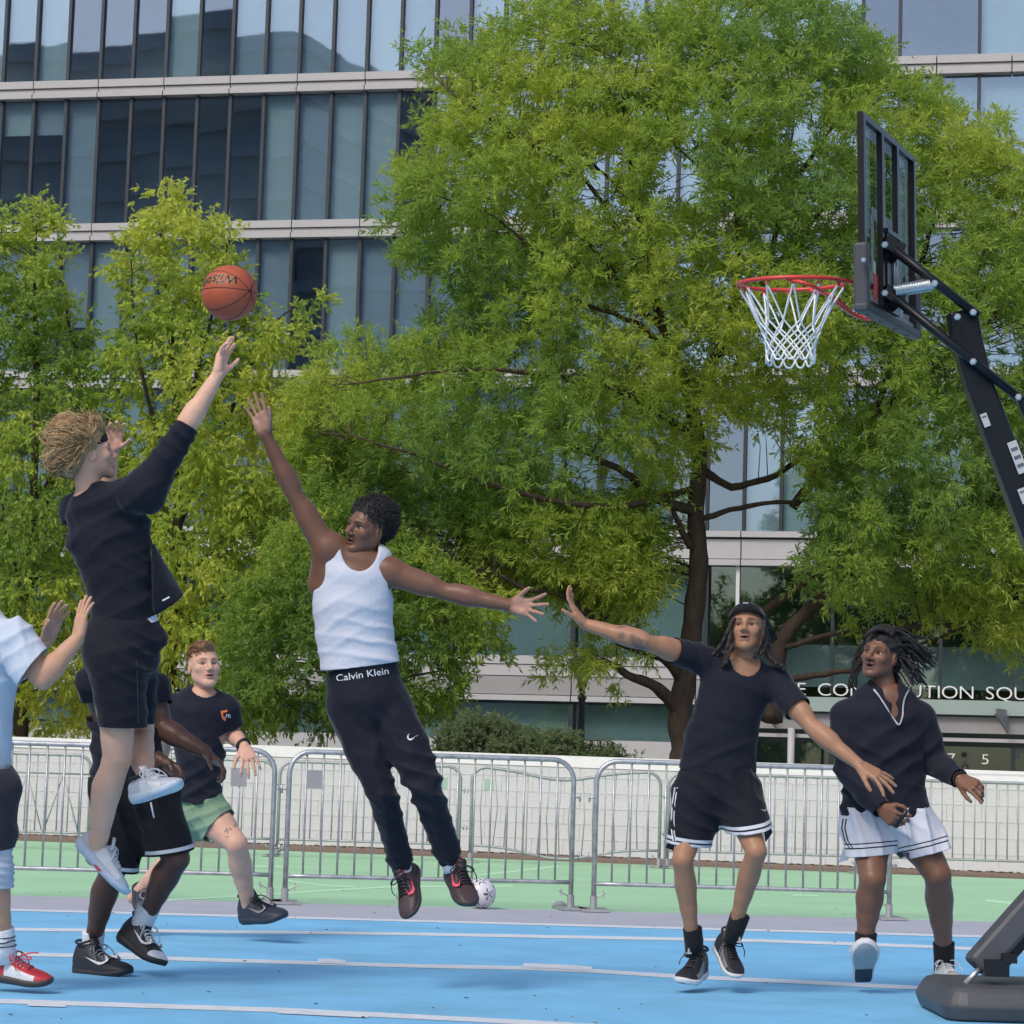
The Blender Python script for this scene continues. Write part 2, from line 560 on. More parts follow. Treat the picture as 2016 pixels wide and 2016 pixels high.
def barrier(pa, pb, label, group, h=1.10, spacing=.122, m=None, sag=0.0, brace=False, plate=None, low=.20, platem=None, feet=True, clamps=True):
    m = m or M['galv']
    a, b = A(pa[0], pa[1], 0), A(pb[0], pb[1], 0)
    u = nrm(b - a); L = np.linalg.norm(b - a); nn = A(u[1], -u[0], 0)
    t = thing('crowd_barrier', label, 'barrier', (a + b) / 2, group)
    R = .16; r = .019
    def dz(s):
        return -sag * math.exp(-((s / L - .48) / .24) ** 2)
    pts = [a + A(0, 0, .03), a + A(0, 0, h - R)]
    for k in range(1, 7):
        q = k / 6 * math.pi / 2
        pts.append(a + u * (R - R * math.cos(q)) + A(0, 0, h - R + R * math.sin(q)))
    for k in range(1, 12):
        s = R + (L - 2 * R) * k / 12
        pts.append(a + u * s + A(0, 0, h + dz(s)))
    for k in range(0, 7):
        q = k / 6 * math.pi / 2
        pts.append(b - u * (R - R * math.sin(q)) + A(0, 0, h - R + R * math.cos(q)))
    pts += [b + A(0, 0, .03)]
    f = MB(); f.tube(pts, r, 8)
    f.build('frame', m, t, True)
    lr = MB()
    lp = [a + u * L * k / 12 + A(0, 0, low + dz(L * k / 12) * 1.1) for k in range(13)]
    lr.tube(lp, r * .8, 8); lr.build('bottom_rail', m, t, True)
    if brace:
        mr = MB(); mr.tube([a + A(0, 0, h - .22), b + A(0, 0, h - .22)], .012, 6); mr.build('middle_rail', m, t, True)
        for k in range(6):
            s = .25 + k * .42
            if s + .2 > L: break
            dd = MB(); dd.tube([a + u * s + A(0, 0, h - .22) + nn * .02, a + u * (s + .2) + A(0, 0, low + .02) + nn * .02], .008, 6); dd.build('diagonal_brace', m, t, True)
            dd = MB(); dd.tube([a + u * s + A(0, 0, h - .22) - nn * .02, a + u * (s - .2) + A(0, 0, low + .02) - nn * .02], .008, 6); dd.build('diagonal_brace', m, t, True)
    nb = max(2, int(L / spacing))
    for k in range(1, nb):
        s = L * k / nb
        top = h + dz(s) - .012
        if s < R: top = h - R + math.sqrt(max(0, R * R - (R - s) ** 2)) - .01
        if L - s < R: top = h - R + math.sqrt(max(0, R * R - (R - (L - s)) ** 2)) - .01
        z0 = low + dz(s) * 1.1
        if sag:
            bb = MB(); j = random.uniform(-.05, .05)
            bb.tube([a + u * s + A(0, 0, z0), a + u * (s + j) + nn * j + A(0, 0, (z0 + top) / 2), a + u * s + A(0, 0, top)], .0075, 6)
            bb.build('bar', m, t, True)
        else:
            inst('bar', bar_mesh(.0085, top - z0, m), a + u * s + A(0, 0, z0), t)
    if plate is not None:
        pl = MB(); s = plate * L
        pl.box(a + u * s + A(0, 0, h - .20) + nn * .012, (.115, .006, .135), (u, nn, A(0, 0, 1)))
        pl.build('plate', platem or M['greyplate'], t)
    if feet:
        for q in (a, b):
            ft = MB(); ft.box(q + A(0, 0, .012), (.20, .42, .016), (u, nn, A(0, 0, 1)))
            ft.tube([q + A(0, 0, .02), q + A(0, 0, .11)], .026, 8)
            sg = 1 if q is a else -1
            ft.tube([q + u * sg * .02 + A(0, 0, .10), q + u * sg * .09 + A(0, 0, .135)], .006, 5)
            ft.tube([q + u * sg * .07 + A(0, 0, .10), q + u * sg * .075 + A(0, 0, .15)], .005, 5)
            ft.build('foot', M['galvdull'], t)
    if clamps:
        for q, sg in ((a, -1), (b, 1)):
            for z in (h * .36, h * .75):
                c = MB(); c.tube([q + A(0, 0, z), q + u * sg * .05 + A(0, 0, z)], .008, 6)
                c.tube([q + u * sg * .05 + A(0, 0, z - .03), q + u * sg * .05 + A(0, 0, z + .03)], .008, 6)
                c.build('hook', m, t, True)
    return t

GF = 'front row of steel crowd barriers'
GB = 'back row of steel crowd barriers by the wall'
barrier(G(-60, 1761), G(531, 1777), 'front steel crowd barrier at far left behind the player in green shorts', GF, plate=.88)
barrier(G(560, 1779), G(1123, 1791), 'front steel crowd barrier behind the legs of the jumping player in white tank top', GF, plate=.085)
barrier(G(1168, 1794), G(1750, 1810), 'front steel crowd barrier behind the player in the black backward cap', GF)
def gb(x): return G(x, 1546 + 154 + .03 * (x - 1008))
md = M['galvdull']
barrier(gb(-210), gb(172), 'back steel crowd barrier with diagonal braces at far left', GB, m=md, brace=True)
barrier(gb(182), gb(535), 'back steel crowd barrier mostly hidden behind the player in green shorts', GB, m=md)
barrier(gb(545), gb(902), 'back steel crowd barrier with a pale green plate seen through the middle front barrier', GB, m=md, plate=.90, platem=M['greenplate'])
barrier(gb(925), gb(1297), 'bent back steel crowd barrier with a sagging top rail', GB, m=md, sag=.12, plate=.09, platem=M['greenplate'])
barrier(gb(1313), gb(1690), 'back steel crowd barrier between the capped player and the player in white shorts', GB, m=md)
barrier(gb(1702), gb(2090), 'back steel crowd barrier at far right beside the hoop base', GB, m=md)

# ------------------------------------------------------------------ street lamp behind the wall
lp = P(1143, 1475, 41.5); lp = A(lp[0], lp[1], 0)
lt = thing('street_lamp', 'dark street lamp post with a frosted globe beside the oak trunk', 'street lamp', lp)
sc = 37.0 / FPX
zt = P(1143, 1378, 41.5)[2]
b = MB(); b.lathe(lp, [(.16, 0), (.16, .25), (.075, .5), (.062, .8), (.058, zt), (.075, zt + .02), (.075, zt + .06), (.05, zt + .08), (.05, zt + .18), (.085, zt + .26), (.085, zt + .30)], 14); b.build('post', M['lampblack'], lt, True)
zg = zt + .30
b = MB(); b.lathe(lp, [(.08, zg), (.13, zg + .10), (.155, zg + .22), (.13, zg + .40), (.08, zg + .50)], 16); b.build('globe', M['lampglobe'], lt, True)
b = MB(); b.lathe(lp, [(.09, zg + .50), (.10, zg + .53), (.05, zg + .58), (.03, zg + .66), (.008, zg + .72)], 14); b.build('finial', M['lampglobe'], lt, True)

# ------------------------------------------------------------------ office building
FA = math.atan(0.21)
fu = A(math.cos(FA), -math.sin(FA), 0); fn = A(-math.sin(FA), -math.cos(FA), 0)    # fn towards the camera
F0 = A(0, 66, 0)
def FU(x, y):
    r = ray(x, y); o = A(0, 0, HCAM)
    t = np.dot(F0 - o, fn) / np.dot(r, fn)
    p = o + r * t
    return np.dot(p - F0, fu), p[2]
def FP(u, z, out=0.0):
    return F0 + fu * u + A(0, 0, z) + fn * out
AXF = (fu, -fn, A(0, 0, 1))
bld = thing('office_building', 'large glass office building with pale horizontal floor bands behind the trees', 'building', FP(0, 0))
def zof(y, x=326): return FU(x, y)[1]
ua, ub = FU(9, 150)[0], FU(857, 150)[0]
PW = (ub - ua) / 13
UW = PW * 2.13
u_lo = ua - PW * 5
u_sw = FU(1742, 150)[0]                   # from here on the panes are wider
n_small = int(round((u_sw - ua) / PW))
edges_u = [ua + PW * k for k in range(-3, n_small + 1)]
uu = edges_u[-1]
while uu < FU(2200, 150)[0]:
    uu += UW; edges_u.append(uu)
u0, u1 = edges_u[0], edges_u[-1]
rows = [(zof(440), zof(192)), (zof(727), zof(475)), (zof(1022), zof(764)), (zof(156), zof(156) + 3.6)]
z_b4 = (zof(1114, 1400), zof(1046, 1400))
rows[2] = (z_b4[1], zof(766))
bands = [(zof(192), zof(156)), (zof(475), zof(440)), (zof(766), zof(731))]

def shared_box(name, e, m):
    b = MB(); b.box((0, 0, 0), e, AXF); o = b.build(name, m); d = o.data; bpy.data.objects.remove(o); return d
# dark body, floor slabs
b = MB()
b.box(FP((u0 + u1) / 2, 16, -7.5), (u1 - u0 + 8, 9, 34), AXF)
b.build('core', M['interior'], bld)
b = MB()
for z0, z1 in rows + [(0, z_b4[0])]:
    b.box(FP((u0 + u1) / 2, z1 + .12, -1.7), (u1 - u0 + 6, 2.6, .22), AXF)
b.build('floor_slab', M['slab'], bld)
# floor bands: cladding panels two panes long, each with a recessed joint
for z0, z1 in bands:
    hh = z1 - z0
    b = MB(); b.box(FP((u0 + u1) / 2, (z0 + z1) / 2, -.16), (u1 - u0 + 6, .3, hh * .94), AXF); b.build('band_core', M['gapdark'], bld)
    k = 0
    up = shared_box('cladding_panel', (2 * PW - .03, .26, hh * .40), M['clad'])
    lw = shared_box('cladding_panel', (2 * PW - .03, .22, hh * .22), M['clad'])
    l3 = shared_box('cladding_panel', (2 * PW - .03, .30, hh * .26), M['clad'])
    uu = u0 + PW
    while uu < u1 + 1:
        inst('cladding_panel', up, FP(uu, z1 - hh * .21, .06), bld)
        inst('cladding_panel', lw, FP(uu, z1 - hh * .56, .02), bld)
        inst('cladding_panel', l3, FP(uu, z0 + hh * .14, .10), bld)
        uu += 2 * PW
# panes, mullions and blinds
random.seed(5)
pane_cache = {}
for ri, (z0, z1) in enumerate(rows):
    hh = z1 - z0
    mm = shared_box('mullion', (.085, .16, hh), M['mullion'])
    for k in range(len(edges_u) - 1):
        a, c = edges_u[k], edges_u[k + 1]
        w = c - a
        key = (ri, round(w, 2))
        if key not in pane_cache:
            pane_cache[key] = shared_box('window_pane', (w - .09, .012, hh), M['glass'])
        o = inst('window_pane', pane_cache[key], FP((a + c) / 2, (z0 + z1) / 2, .0), bld)
        o.rotation_euler = (random.uniform(-.006, .006), 0, random.uniform(-.006, .006))
        inst('mullion', mm, FP(a, (z0 + z1) / 2, .03), bld)
        inst_r = random.random()
        frac = 1.0 if inst_r < .62 else (random.uniform(.2, .9) if inst_r < .85 else 0)
        if ri == 0 and k in (3, 4): frac = .27
        if ri == 0 and k in (5,): frac = 1.0
        if ri == 0 and k in (7, 8, 9): frac = 0
        if ri == 3 and k in (5, 6, 7): frac = 0
        if frac:
            bl = MB(); bl.box(FP((a + c) / 2, z1 - hh * frac / 2, -.12), (w - .1, .012, hh * frac), AXF)
            bl.build('blind', M['blind'] if random.random() < .6 else M['blindgrey'], bld)
# tall band above the lobby
hh = z_b4[1] - z_b4[0]
cp = shared_box('cladding_panel', (PW * 2.2 - .03, .25, hh * .56), M['clad'])
cl = shared_box('cladding_panel', (PW * 2.2 - .03, .30, hh * .17), M['clad'])
b = MB(); b.box(FP((u0 + u1) / 2, (z_b4[0] + z_b4[1]) / 2, -.16), (u1 - u0 + 6, .3, hh * .96), AXF); b.build('band_core', M['gapdark'], bld)
uu = u0 + FU(1452, 1100)[0] % (PW * 2.2)
while uu < u1 + 1:
    inst('cladding_panel', cp, FP(uu, z_b4[0] + hh * .48, .04), bld)
    inst('cladding_panel', cl, FP(uu, z_b4[1] - hh * .10, .12), bld)
    inst('cladding_panel', cl, FP(uu, z_b4[0] + hh * .09, .08), bld)
    uu += PW * 2.2
# lobby on the right: tall panes down to the sign
u_l0 = FU(1395, 1200)[0]
lob = [u_l0, FU(1452, 1200)[0], FU(1640, 1200)[0], FU(1853, 1200)[0], FU(1997, 1200)[0], FU(2180, 1200)[0], FU(2380, 1200)[0]]
zs = zof(1372, 1584)
for k in range(len(lob) - 1):
    a, c = lob[k], lob[k + 1]
    for (q0, q1) in ((zs, z_b4[0] - .02), (.02, zs - 1.15)):
        pb = MB(); pb.box(FP((a + c) / 2, (q0 + q1) / 2, -.05), (c - a - .10, .012, q1 - q0), AXF); pb.build('lobby_pane', M['glassclear'], bld)
    mb = MB(); mb.box(FP(c, z_b4[0] / 2 + zs / 2, 0), (.09, .16, z_b4[0] - zs), AXF)
    mb.build('mullion', M['whitemull'] if k == 0 else M['mullion'], bld)
    mb = MB(); mb.box(FP(c, (zs - 1.15) / 2, 0), (.09, .16, zs - 1.15), AXF); mb.build('mullion', M['mullion'], bld)
# lobby interior: wall panel, then a dark plane with the lobby's dimness in its colour
b = MB(); b.box(FP((lob[0] + lob[-1]) / 2, zs + .9, -2.2), (lob[-1] - lob[0], .1, 1.1), AXF); b.build('lobby_wall', M['interior'], bld)
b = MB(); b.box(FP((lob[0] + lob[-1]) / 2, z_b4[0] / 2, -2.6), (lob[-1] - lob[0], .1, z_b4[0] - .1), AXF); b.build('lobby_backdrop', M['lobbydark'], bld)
# canopy below the sign
b = MB(); b.box(FP((lob[0] + lob[-1]) / 2 + .2, zs - .19, .42), (lob[-1] - lob[0], .02, .36), AXF); b.build('canopy_fascia', M['canopyglass'], bld)
b = MB(); b.box(FP((lob[0] + lob[-1]) / 2 + .2, zs - .62, .10), (lob[-1] - lob[0], .3, .40), AXF); b.build('lintel', M['cladgrey'], bld)
b = MB(); b.box(FP((lob[0] + lob[-1]) / 2 + .2, zs - .985, .06), (lob[-1] - lob[0], .2, .09), AXF); b.build('door_head', M['clad'], bld)
for px_ in (1530, 1830, 1985):
    uq = FU(px_, 1400)[0]
    br = MB()
    for (sa, sb) in (((0, zs - .25, 1.3), (0, zs - .75, .25)),):
        br.hexa([FP(uq - .03, zs - .22, .2), FP(uq + .03, zs - .22, .2), FP(uq + .03, zs - .80, .2), FP(uq - .03, zs - .80, .2),
                 FP(uq - .03 - .3, zs - .22, 1.3), FP(uq + .03 - .3, zs - .22, 1.3), FP(uq + .03 - .3, zs - .36, 1.3), FP(uq - .03 - .3, zs - .36, 1.3)])
    br.build('canopy_bracket', M['cladgrey'], bld)
for px_ in (1560, 2030):
    uq = FU(px_, 1470)[0]
    cb = MB(); cb.tube([FP(uq, 0, .35), FP(uq, zs - .8, .35)], .09, 12); cb.build('canopy_post', M['clad'], bld, True)
# lower left: panels, ground-floor window, plinth
zl = [zof(1293, 1150), zof(1340, 1150), zof(1382, 1150)]
wz = (zof(1455, 1150), zof(1390, 1150))
ule = lob[0] - .06
lowp = [u0 + k * PW * 3.4 for k in range(0, 12)]
for k in range(len(lowp) - 1):
    a, c = lowp[k], min(lowp[k + 1], ule)
    if c <= a + .1: break
    mid = (a + c) / 2; w = c - a - .03
    for q0, q1, mt, o_ in ((zl[0] - .22, zl[0], 'clad', .05), (zl[0] - .52, zl[0] - .24, 'clad', .02), (zl[2] + .16, zl[0] - .54, 'cladgrey', .0), (zl[2], zl[2] + .14, 'clad', .06),
                           (.45, wz[0] - .02, 'clad', .02), (0, .43, 'cladgrey', .04)):
        pb = MB(); pb.box(FP(mid, (q0 + q1) / 2, o_), (w, .2, q1 - q0), AXF); pb.build('cladding_panel', M[mt], bld)
    for q0, q1 in ((wz[0], wz[1] + .04), (zl[0], z_b4[0])):
        pb = MB(); pb.box(FP(mid, (q0 + q1) / 2, -.06), (w - .1, .012, q1 - q0), AXF); pb.build('window_pane', M['glassclear'], bld)
        bl = MB(); bl.box(FP(mid, (q0 + q1) / 2, -.4), (w - .1, .012, q1 - q0), AXF); bl.build('blind', M['blind'] if (k % 3 and q0 < 3) else M['blindgrey'], bld)
        mb = MB(); mb.box(FP(c, (q0 + q1) / 2, 0), (.12, .16, q1 - q0), AXF); mb.build('mullion', M['mullion'], bld)

# sign lettering over the entrance
def place_text(name, s, size, org, xa, za, na, m, parent, ext=.02, each=True, offset=0.0):
    V, F = text_mesh(s, size, ext, offset)
    W_ = np.asarray(org) + V[:, :1] * xa + V[:, 1:2] * za + V[:, 2:3] * na
    return mesh_obj(name, W_, F, m, parent)
def letter_row(sign, s, size, u_start, z, out, m, gap, offset=0.0, widths=None):
    u = u_start
    for ch in s:
        if ch == ' ':
            u += size * .55; continue
        V, F = text_mesh(ch, size, .025, offset)
        V[:, 0] -= V[:, 0].min()
        w = V[:, 0].max() * 1.18
        W_ = FP(0, z, out) + (u + V[:, :1] * 1.18) * fu + V[:, 1:2] * A(0, 0, 1) + V[:, 2:3] * fn
        mesh_obj('letter', W_, F, m, sign)
        u += w + gap
    return u
capsz = zof(1346, 1584) - zof(1372, 1584)
FS = capsz / 0.73
sg = thing('building_sign', 'white raised letters ONE CONSTITUTION SQUARE above the glass entrance', 'sign', FP(FU(1584, 1372)[0], zs, .2))
# measure once, then start so that the O of CONSTITUTION lands where the photo shows it
def row_len(s, gap):
    u = 0
    for ch in s:
        if ch == ' ': u += FS * .55; continue
        V, F = text_mesh(ch, FS); u += (V[:, 0].max() - V[:, 0].min()) * 1.18 + gap
    return u
uE, uS = FU(1574, 1360)[0], FU(1953, 1370)[0]
g0 = .05
for _ in range(30):
    d = row_len('E CONSTITUTION ', g0)
    g0 += (uS - uE - d) / 14
letter_row(sg, 'ONE CONSTITUTION SQUARE', FS, uE - row_len('ON', g0), zs + .03, .30, M['signwhite'], g0, -.004)
num = thing('house_number', 'white numerals 1275 on the dark glass above the wall', 'sign', FP(FU(1880, 1490)[0], 1.4, .1))
z75 = zof(1503, 1880)
h75 = zof(1482, 1880) - z75
u7, u5 = FU(1866, 1490)[0], FU(1933, 1490)[0]
for i, ch in enumerate('1275'):
    V, F = text_mesh(ch, h75 / .73, .01, -.004)
    V[:, 0] -= V[:, 0].min()
    mesh_obj('numeral', FP(0, z75, .06) + (u7 + (i - 2) * (u5 - u7) + V[:, :1] * 1.25) * fu + V[:, 1:2] * A(0, 0, 1) + V[:, 2:3] * fn, F, M['signwhite'], num)

# the building across the street behind the camera, seen in the glass
ob = thing('opposite_building', 'grey building across the street mirrored in the office windows', 'building', (-50, -48, 0))
def blk(x0, x1, y0, y1, h, nm):
    b = MB(); b.box(((x0 + x1) / 2, (y0 + y1) / 2, h / 2), (x1 - x0, y1 - y0, h)); b.build(nm, M['tower'], ob)
    e = MB(); z = 3.2
    while z < h:
        e.box(((x0 + x1) / 2, (y0 + y1) / 2, z), (x1 - x0 + .8, y1 - y0 + .8, .9)); z += 3.6
    e.build('floor_edge', M['towerslab'], ob)
blk(-150, -72, -75, -50, 62, 'tower_block')
blk(-71, -46, -75, -52, 43, 'wing_block')
# ------------------------------------------------------------------ trees
def inpoly(px, py, poly):
    poly = np.asarray(poly, float)
    x, y = np.asarray(px), np.asarray(py)
    r = np.zeros(x.shape, bool)
    j = len(poly) - 1
    for i in range(len(poly)):
        xi, yi = poly[i]; xj, yj = poly[j]
        c = ((yi > y) != (yj > y)) & (x < (xj - xi) * (y - yi) / (yj - yi + 1e-9) + xi)
        r ^= c
        j = i
    return r

def polydist(px, py, poly):
    poly = np.asarray(poly, float)
    p = np.stack([px, py], 1)
    best = np.full(len(p), 1e9)
    for i in range(len(poly)):
        a, b = poly[i - 1], poly[i]
        ab = b - a
        t = np.clip(((p - a) @ ab) / (ab @ ab + 1e-9), 0, 1)
        best = np.minimum(best, np.linalg.norm(p - (a + t[:, None] * ab), axis=1))
    return best

def rand_unit(n):
    v = RNG.normal(size=(n, 3))
    return v / np.linalg.norm(v, axis=1, keepdims=True)

def leaves_mesh(base, d, L, Wd, droop=0.0):
    """rhombic leaves from base points along d"""
    n = len(base)
    d = d.copy(); d[:, 2] -= droop
    d /= np.linalg.norm(d, axis=1, keepdims=True)
    r = rand_unit(n)
    r[:, 2] *= 0.6
    s = np.cross(d, r); s /= np.linalg.norm(s, axis=1, keepdims=True) + 1e-9
    nn = np.cross(s, d)
    mid = base + d * (L * .45)[:, None] + nn * (L * .06)[:, None]
    V = np.empty((n, 4, 3))
    V[:, 0] = base
    V[:, 1] = mid - s * (Wd * .5)[:, None]
    V[:, 2] = base + d * L[:, None]
    V[:, 3] = mid + s * (Wd * .5)[:, None]
    F = np.arange(n * 4).reshape(n, 4)
    return V.reshape(-1, 3), F

def crown_points(poly, n, gaps=(), keep=.2):
    poly = np.asarray(poly, float)
    lo, hi = poly.min(0), poly.max(0)
    out = []
    while sum(len(o) for o in out) < n:
        q = RNG.uniform(lo, hi, size=(n * 2, 2))
        q = q[inpoly(q[:, 0], q[:, 1], poly)]
        if len(gaps):
            k = np.ones(len(q), bool)
            for gx, gy, rx, ry in gaps:
                m = ((q[:, 0] - gx) / rx) ** 2 + ((q[:, 1] - gy) / ry) ** 2 < 1
                k &= ~(m & (RNG.uniform(size=len(q)) > keep))
            q = q[k]
        out.append(q)
    return np.concatenate(out)[:n]

def make_tree(name, label, cat, base_px, depth, limbs, polys, leaf, cols, group=None, thick=3.2, twig_r=.006, trunk_mat=None, gaps=(), keep=.2, seed=1, inset=0):
    """limbs: list of (px polyline with depth offset, r0, r1); polys: list of (poly, number of clumps)"""
    global RNG
    RNG = np.random.default_rng(seed)
    g = P(base_px[0], base_px[1], depth); g = A(g[0], g[1], 0)
    t = thing(name, label, cat, g, group)
    L0, W0, ntw, nlf, crad, droop = leaf
    skel = []
    tb = MB(); lb = MB()
    for i, (pl, r0, r1) in enumerate(limbs):
        pts = [P(x, y, depth + dz) for x, y, dz in pl]
        pts = bezier_pts(pts, 5)
        wob = np.cumsum(RNG.normal(size=pts.shape) * .012, axis=0)
        wob -= wob[0]
        if i == 0:
            pts[0][2] = -.05
        pts = pts + wob * (0.3 if i == 0 else 1)
        rr = np.linspace(r0, r1, len(pts)) * (1 + .06 * np.sin(np.arange(len(pts)) * 1.7 + i))
        if i == 0:
            rr[0] *= 1.5; rr[1] *= 1.2
            tb.tube(pts, rr, 12)
        else:
            lb.tube(pts, rr, 7)
        skel.append(np.concatenate([pts, rr[:, None]], 1))
    tb.build('trunk', trunk_mat or M['bark'], t, True)
    SK = np.concatenate(skel)
    allB, allD, allC = [], [], []
    for poly, ncl in polys:
        q = crown_points(poly, ncl, gaps, keep)
        dist = polydist(q[:, 0], q[:, 1], poly)
        ok = (dist > inset) | (RNG.uniform(size=len(q)) < .28)
        q, dist = q[ok], dist[ok]
        th = thick * np.sqrt(np.clip(dist / 230, .02, 1))
        zz = RNG.uniform(-1, 1, len(q)) * th
        C = np.stack([P(x, y, depth + z) for (x, y), z in zip(q, zz)])
        # twig from the nearest limb point towards the clump
        for ci, c in enumerate(C):
            if ci % 5 > 1: continue
            dd = SK[:, :3] - c
            di = np.linalg.norm(dd, axis=1) + np.clip(SK[:, 2] - c[2], 0, None) * .8
            j = int(np.argmin(di))
            a = SK[j, :3]
            ln = np.linalg.norm(c - a)
            if ln > 1.1:
                a = c + (a - c) * (1.1 / ln); ln = 1.1
            m1 = a + (c - a) * .5 + A(0, 0, .10 * ln) + RNG.normal(size=3) * .05 * ln
            lb.tube([a, m1, c], [.009, .006, .003], 4, caps=False)
        cen = SK[:, :3].mean(0)
        outw = C - cen
        outw /= np.linalg.norm(outw, axis=1, keepdims=True) + 1e-9
        # clump shades: a slow noise over the crown plus a per clump jitter
        tint = .5 + .28 * np.sin(C[:, 0] * .9 + 1.3 * np.sin(C[:, 2] * .7)) + .22 * np.sin(C[:, 2] * 1.9 + C[:, 1]) + RNG.normal(size=len(C)) * .16
        tint = np.clip(tint, 0, 1)
        n = len(C)
        # twigs
        td = rand_unit(n * ntw) + np.repeat(outw, ntw, 0) * .55
        td[:, 2] += .15
        td /= np.linalg.norm(td, axis=1, keepdims=True)
        tl = crad * RNG.uniform(.5, 1.15, n * ntw)
        tb0 = np.repeat(C, ntw, 0)
        tt = np.repeat(tint, ntw)
        # leaves on the twigs
        s = RNG.uniform(.12, 1.0, (n * ntw, nlf))
        base = tb0[:, None, :] + td[:, None, :] * (tl[:, None] * s)[:, :, None]
        base[:, :, 2] -= (droop * .25 * crad) * s ** 2
        base = base.reshape(-1, 3)
        ld = np.repeat(td, nlf, 0) * .8 + rand_unit(len(base)) * .75
        allB.append(base); allD.append(ld); allC.append(np.repeat(tt, nlf))
    lb.build('limb', trunk_mat or M['bark'], t, True)
    B = np.concatenate(allB); D = np.concatenate(allD); T = np.concatenate(allC)
    k = len(B)
    Ls = L0 * RNG.uniform(.65, 1.2, k); Ws = W0 * RNG.uniform(.75, 1.2, k)
    V, F = leaves_mesh(B, D, Ls, Ws, droop)
    T = np.clip(T + RNG.normal(size=k) * .14, 0, 1)
    c0, c1, c2 = [np.array(c) for c in cols]
    col = np.where(T[:, None] < .5, c0 + (c1 - c0) * (T * 2)[:, None], c1 + (c2 - c1) * ((T - .5) * 2)[:, None])
    col *= RNG.uniform(.8, 1.2, (k, 1))
    o = mesh_obj('foliage', V, F, M['leaf'], t, False, None, np.repeat(col, 4, 0))
    o['kind'] = 'stuff'
    return t

oak_poly = [(1060, -70), (1015, 30), (990, 45), (950, 60), (900, 55), (862, 95), (800, 70), (788, 92), (815, 150), (850, 185), (815, 235), (822, 265), (790, 315), (765, 385), (782, 430), (752, 440), (790, 470), (765, 510), (800, 545), (850, 560), (880, 590), (850, 640), (745, 660), (640, 665), (600, 720), (560, 800), (600, 880), (700, 940), (800, 1010), (880, 1060), (930, 1140), (1030, 1180), (1100, 1150), (1180, 1250), (1260, 1240), (1300, 1190), (1330, 1120), (1290, 1040), (1330, 960), (1420, 860), (1500, 850), (1560, 930), (1575, 1060), (1555, 1140), (1620, 1225), (1700, 1240), (1760, 1215), (1860, 1220), (1920, 1270), (1990, 1300), (2110, 1290), (2120, 300), (2016, 275), (1950, 235), (1880, 210), (1850, 165), (1760, 150), (1735, 70), (1690, 30), (1640, 20), (1600, -30), (1560, -60), (1480, -40), (1420, -60), (1350, -80), (1300, 20), (1250, 40), (1200, -60)]
oak_gaps = [(1185, 375, 40, 60), (1335, 350, 55, 60), (1590, 280, 60, 60), (1200, 930, 85, 45), (1500, 930, 50, 40), (1480, 1010, 30, 28), (1820, 640, 50, 35), (1960, 690, 60, 45), (1010, 440, 35, 14), (1040, 465, 60, 12),
            (1160, 610, 60, 28), (1280, 660, 40, 40), (1030, 790, 30, 22), (1700, 740, 60, 40), (1500, 480, 30, 30), (1850, 480, 70, 25), (1100, 1070, 50, 30), (940, 540, 40, 16), (1235, 620, 40, 40), (1340, 560, 18, 18), (1560, 800, 40, 18), (1000, 240, 20, 14)]
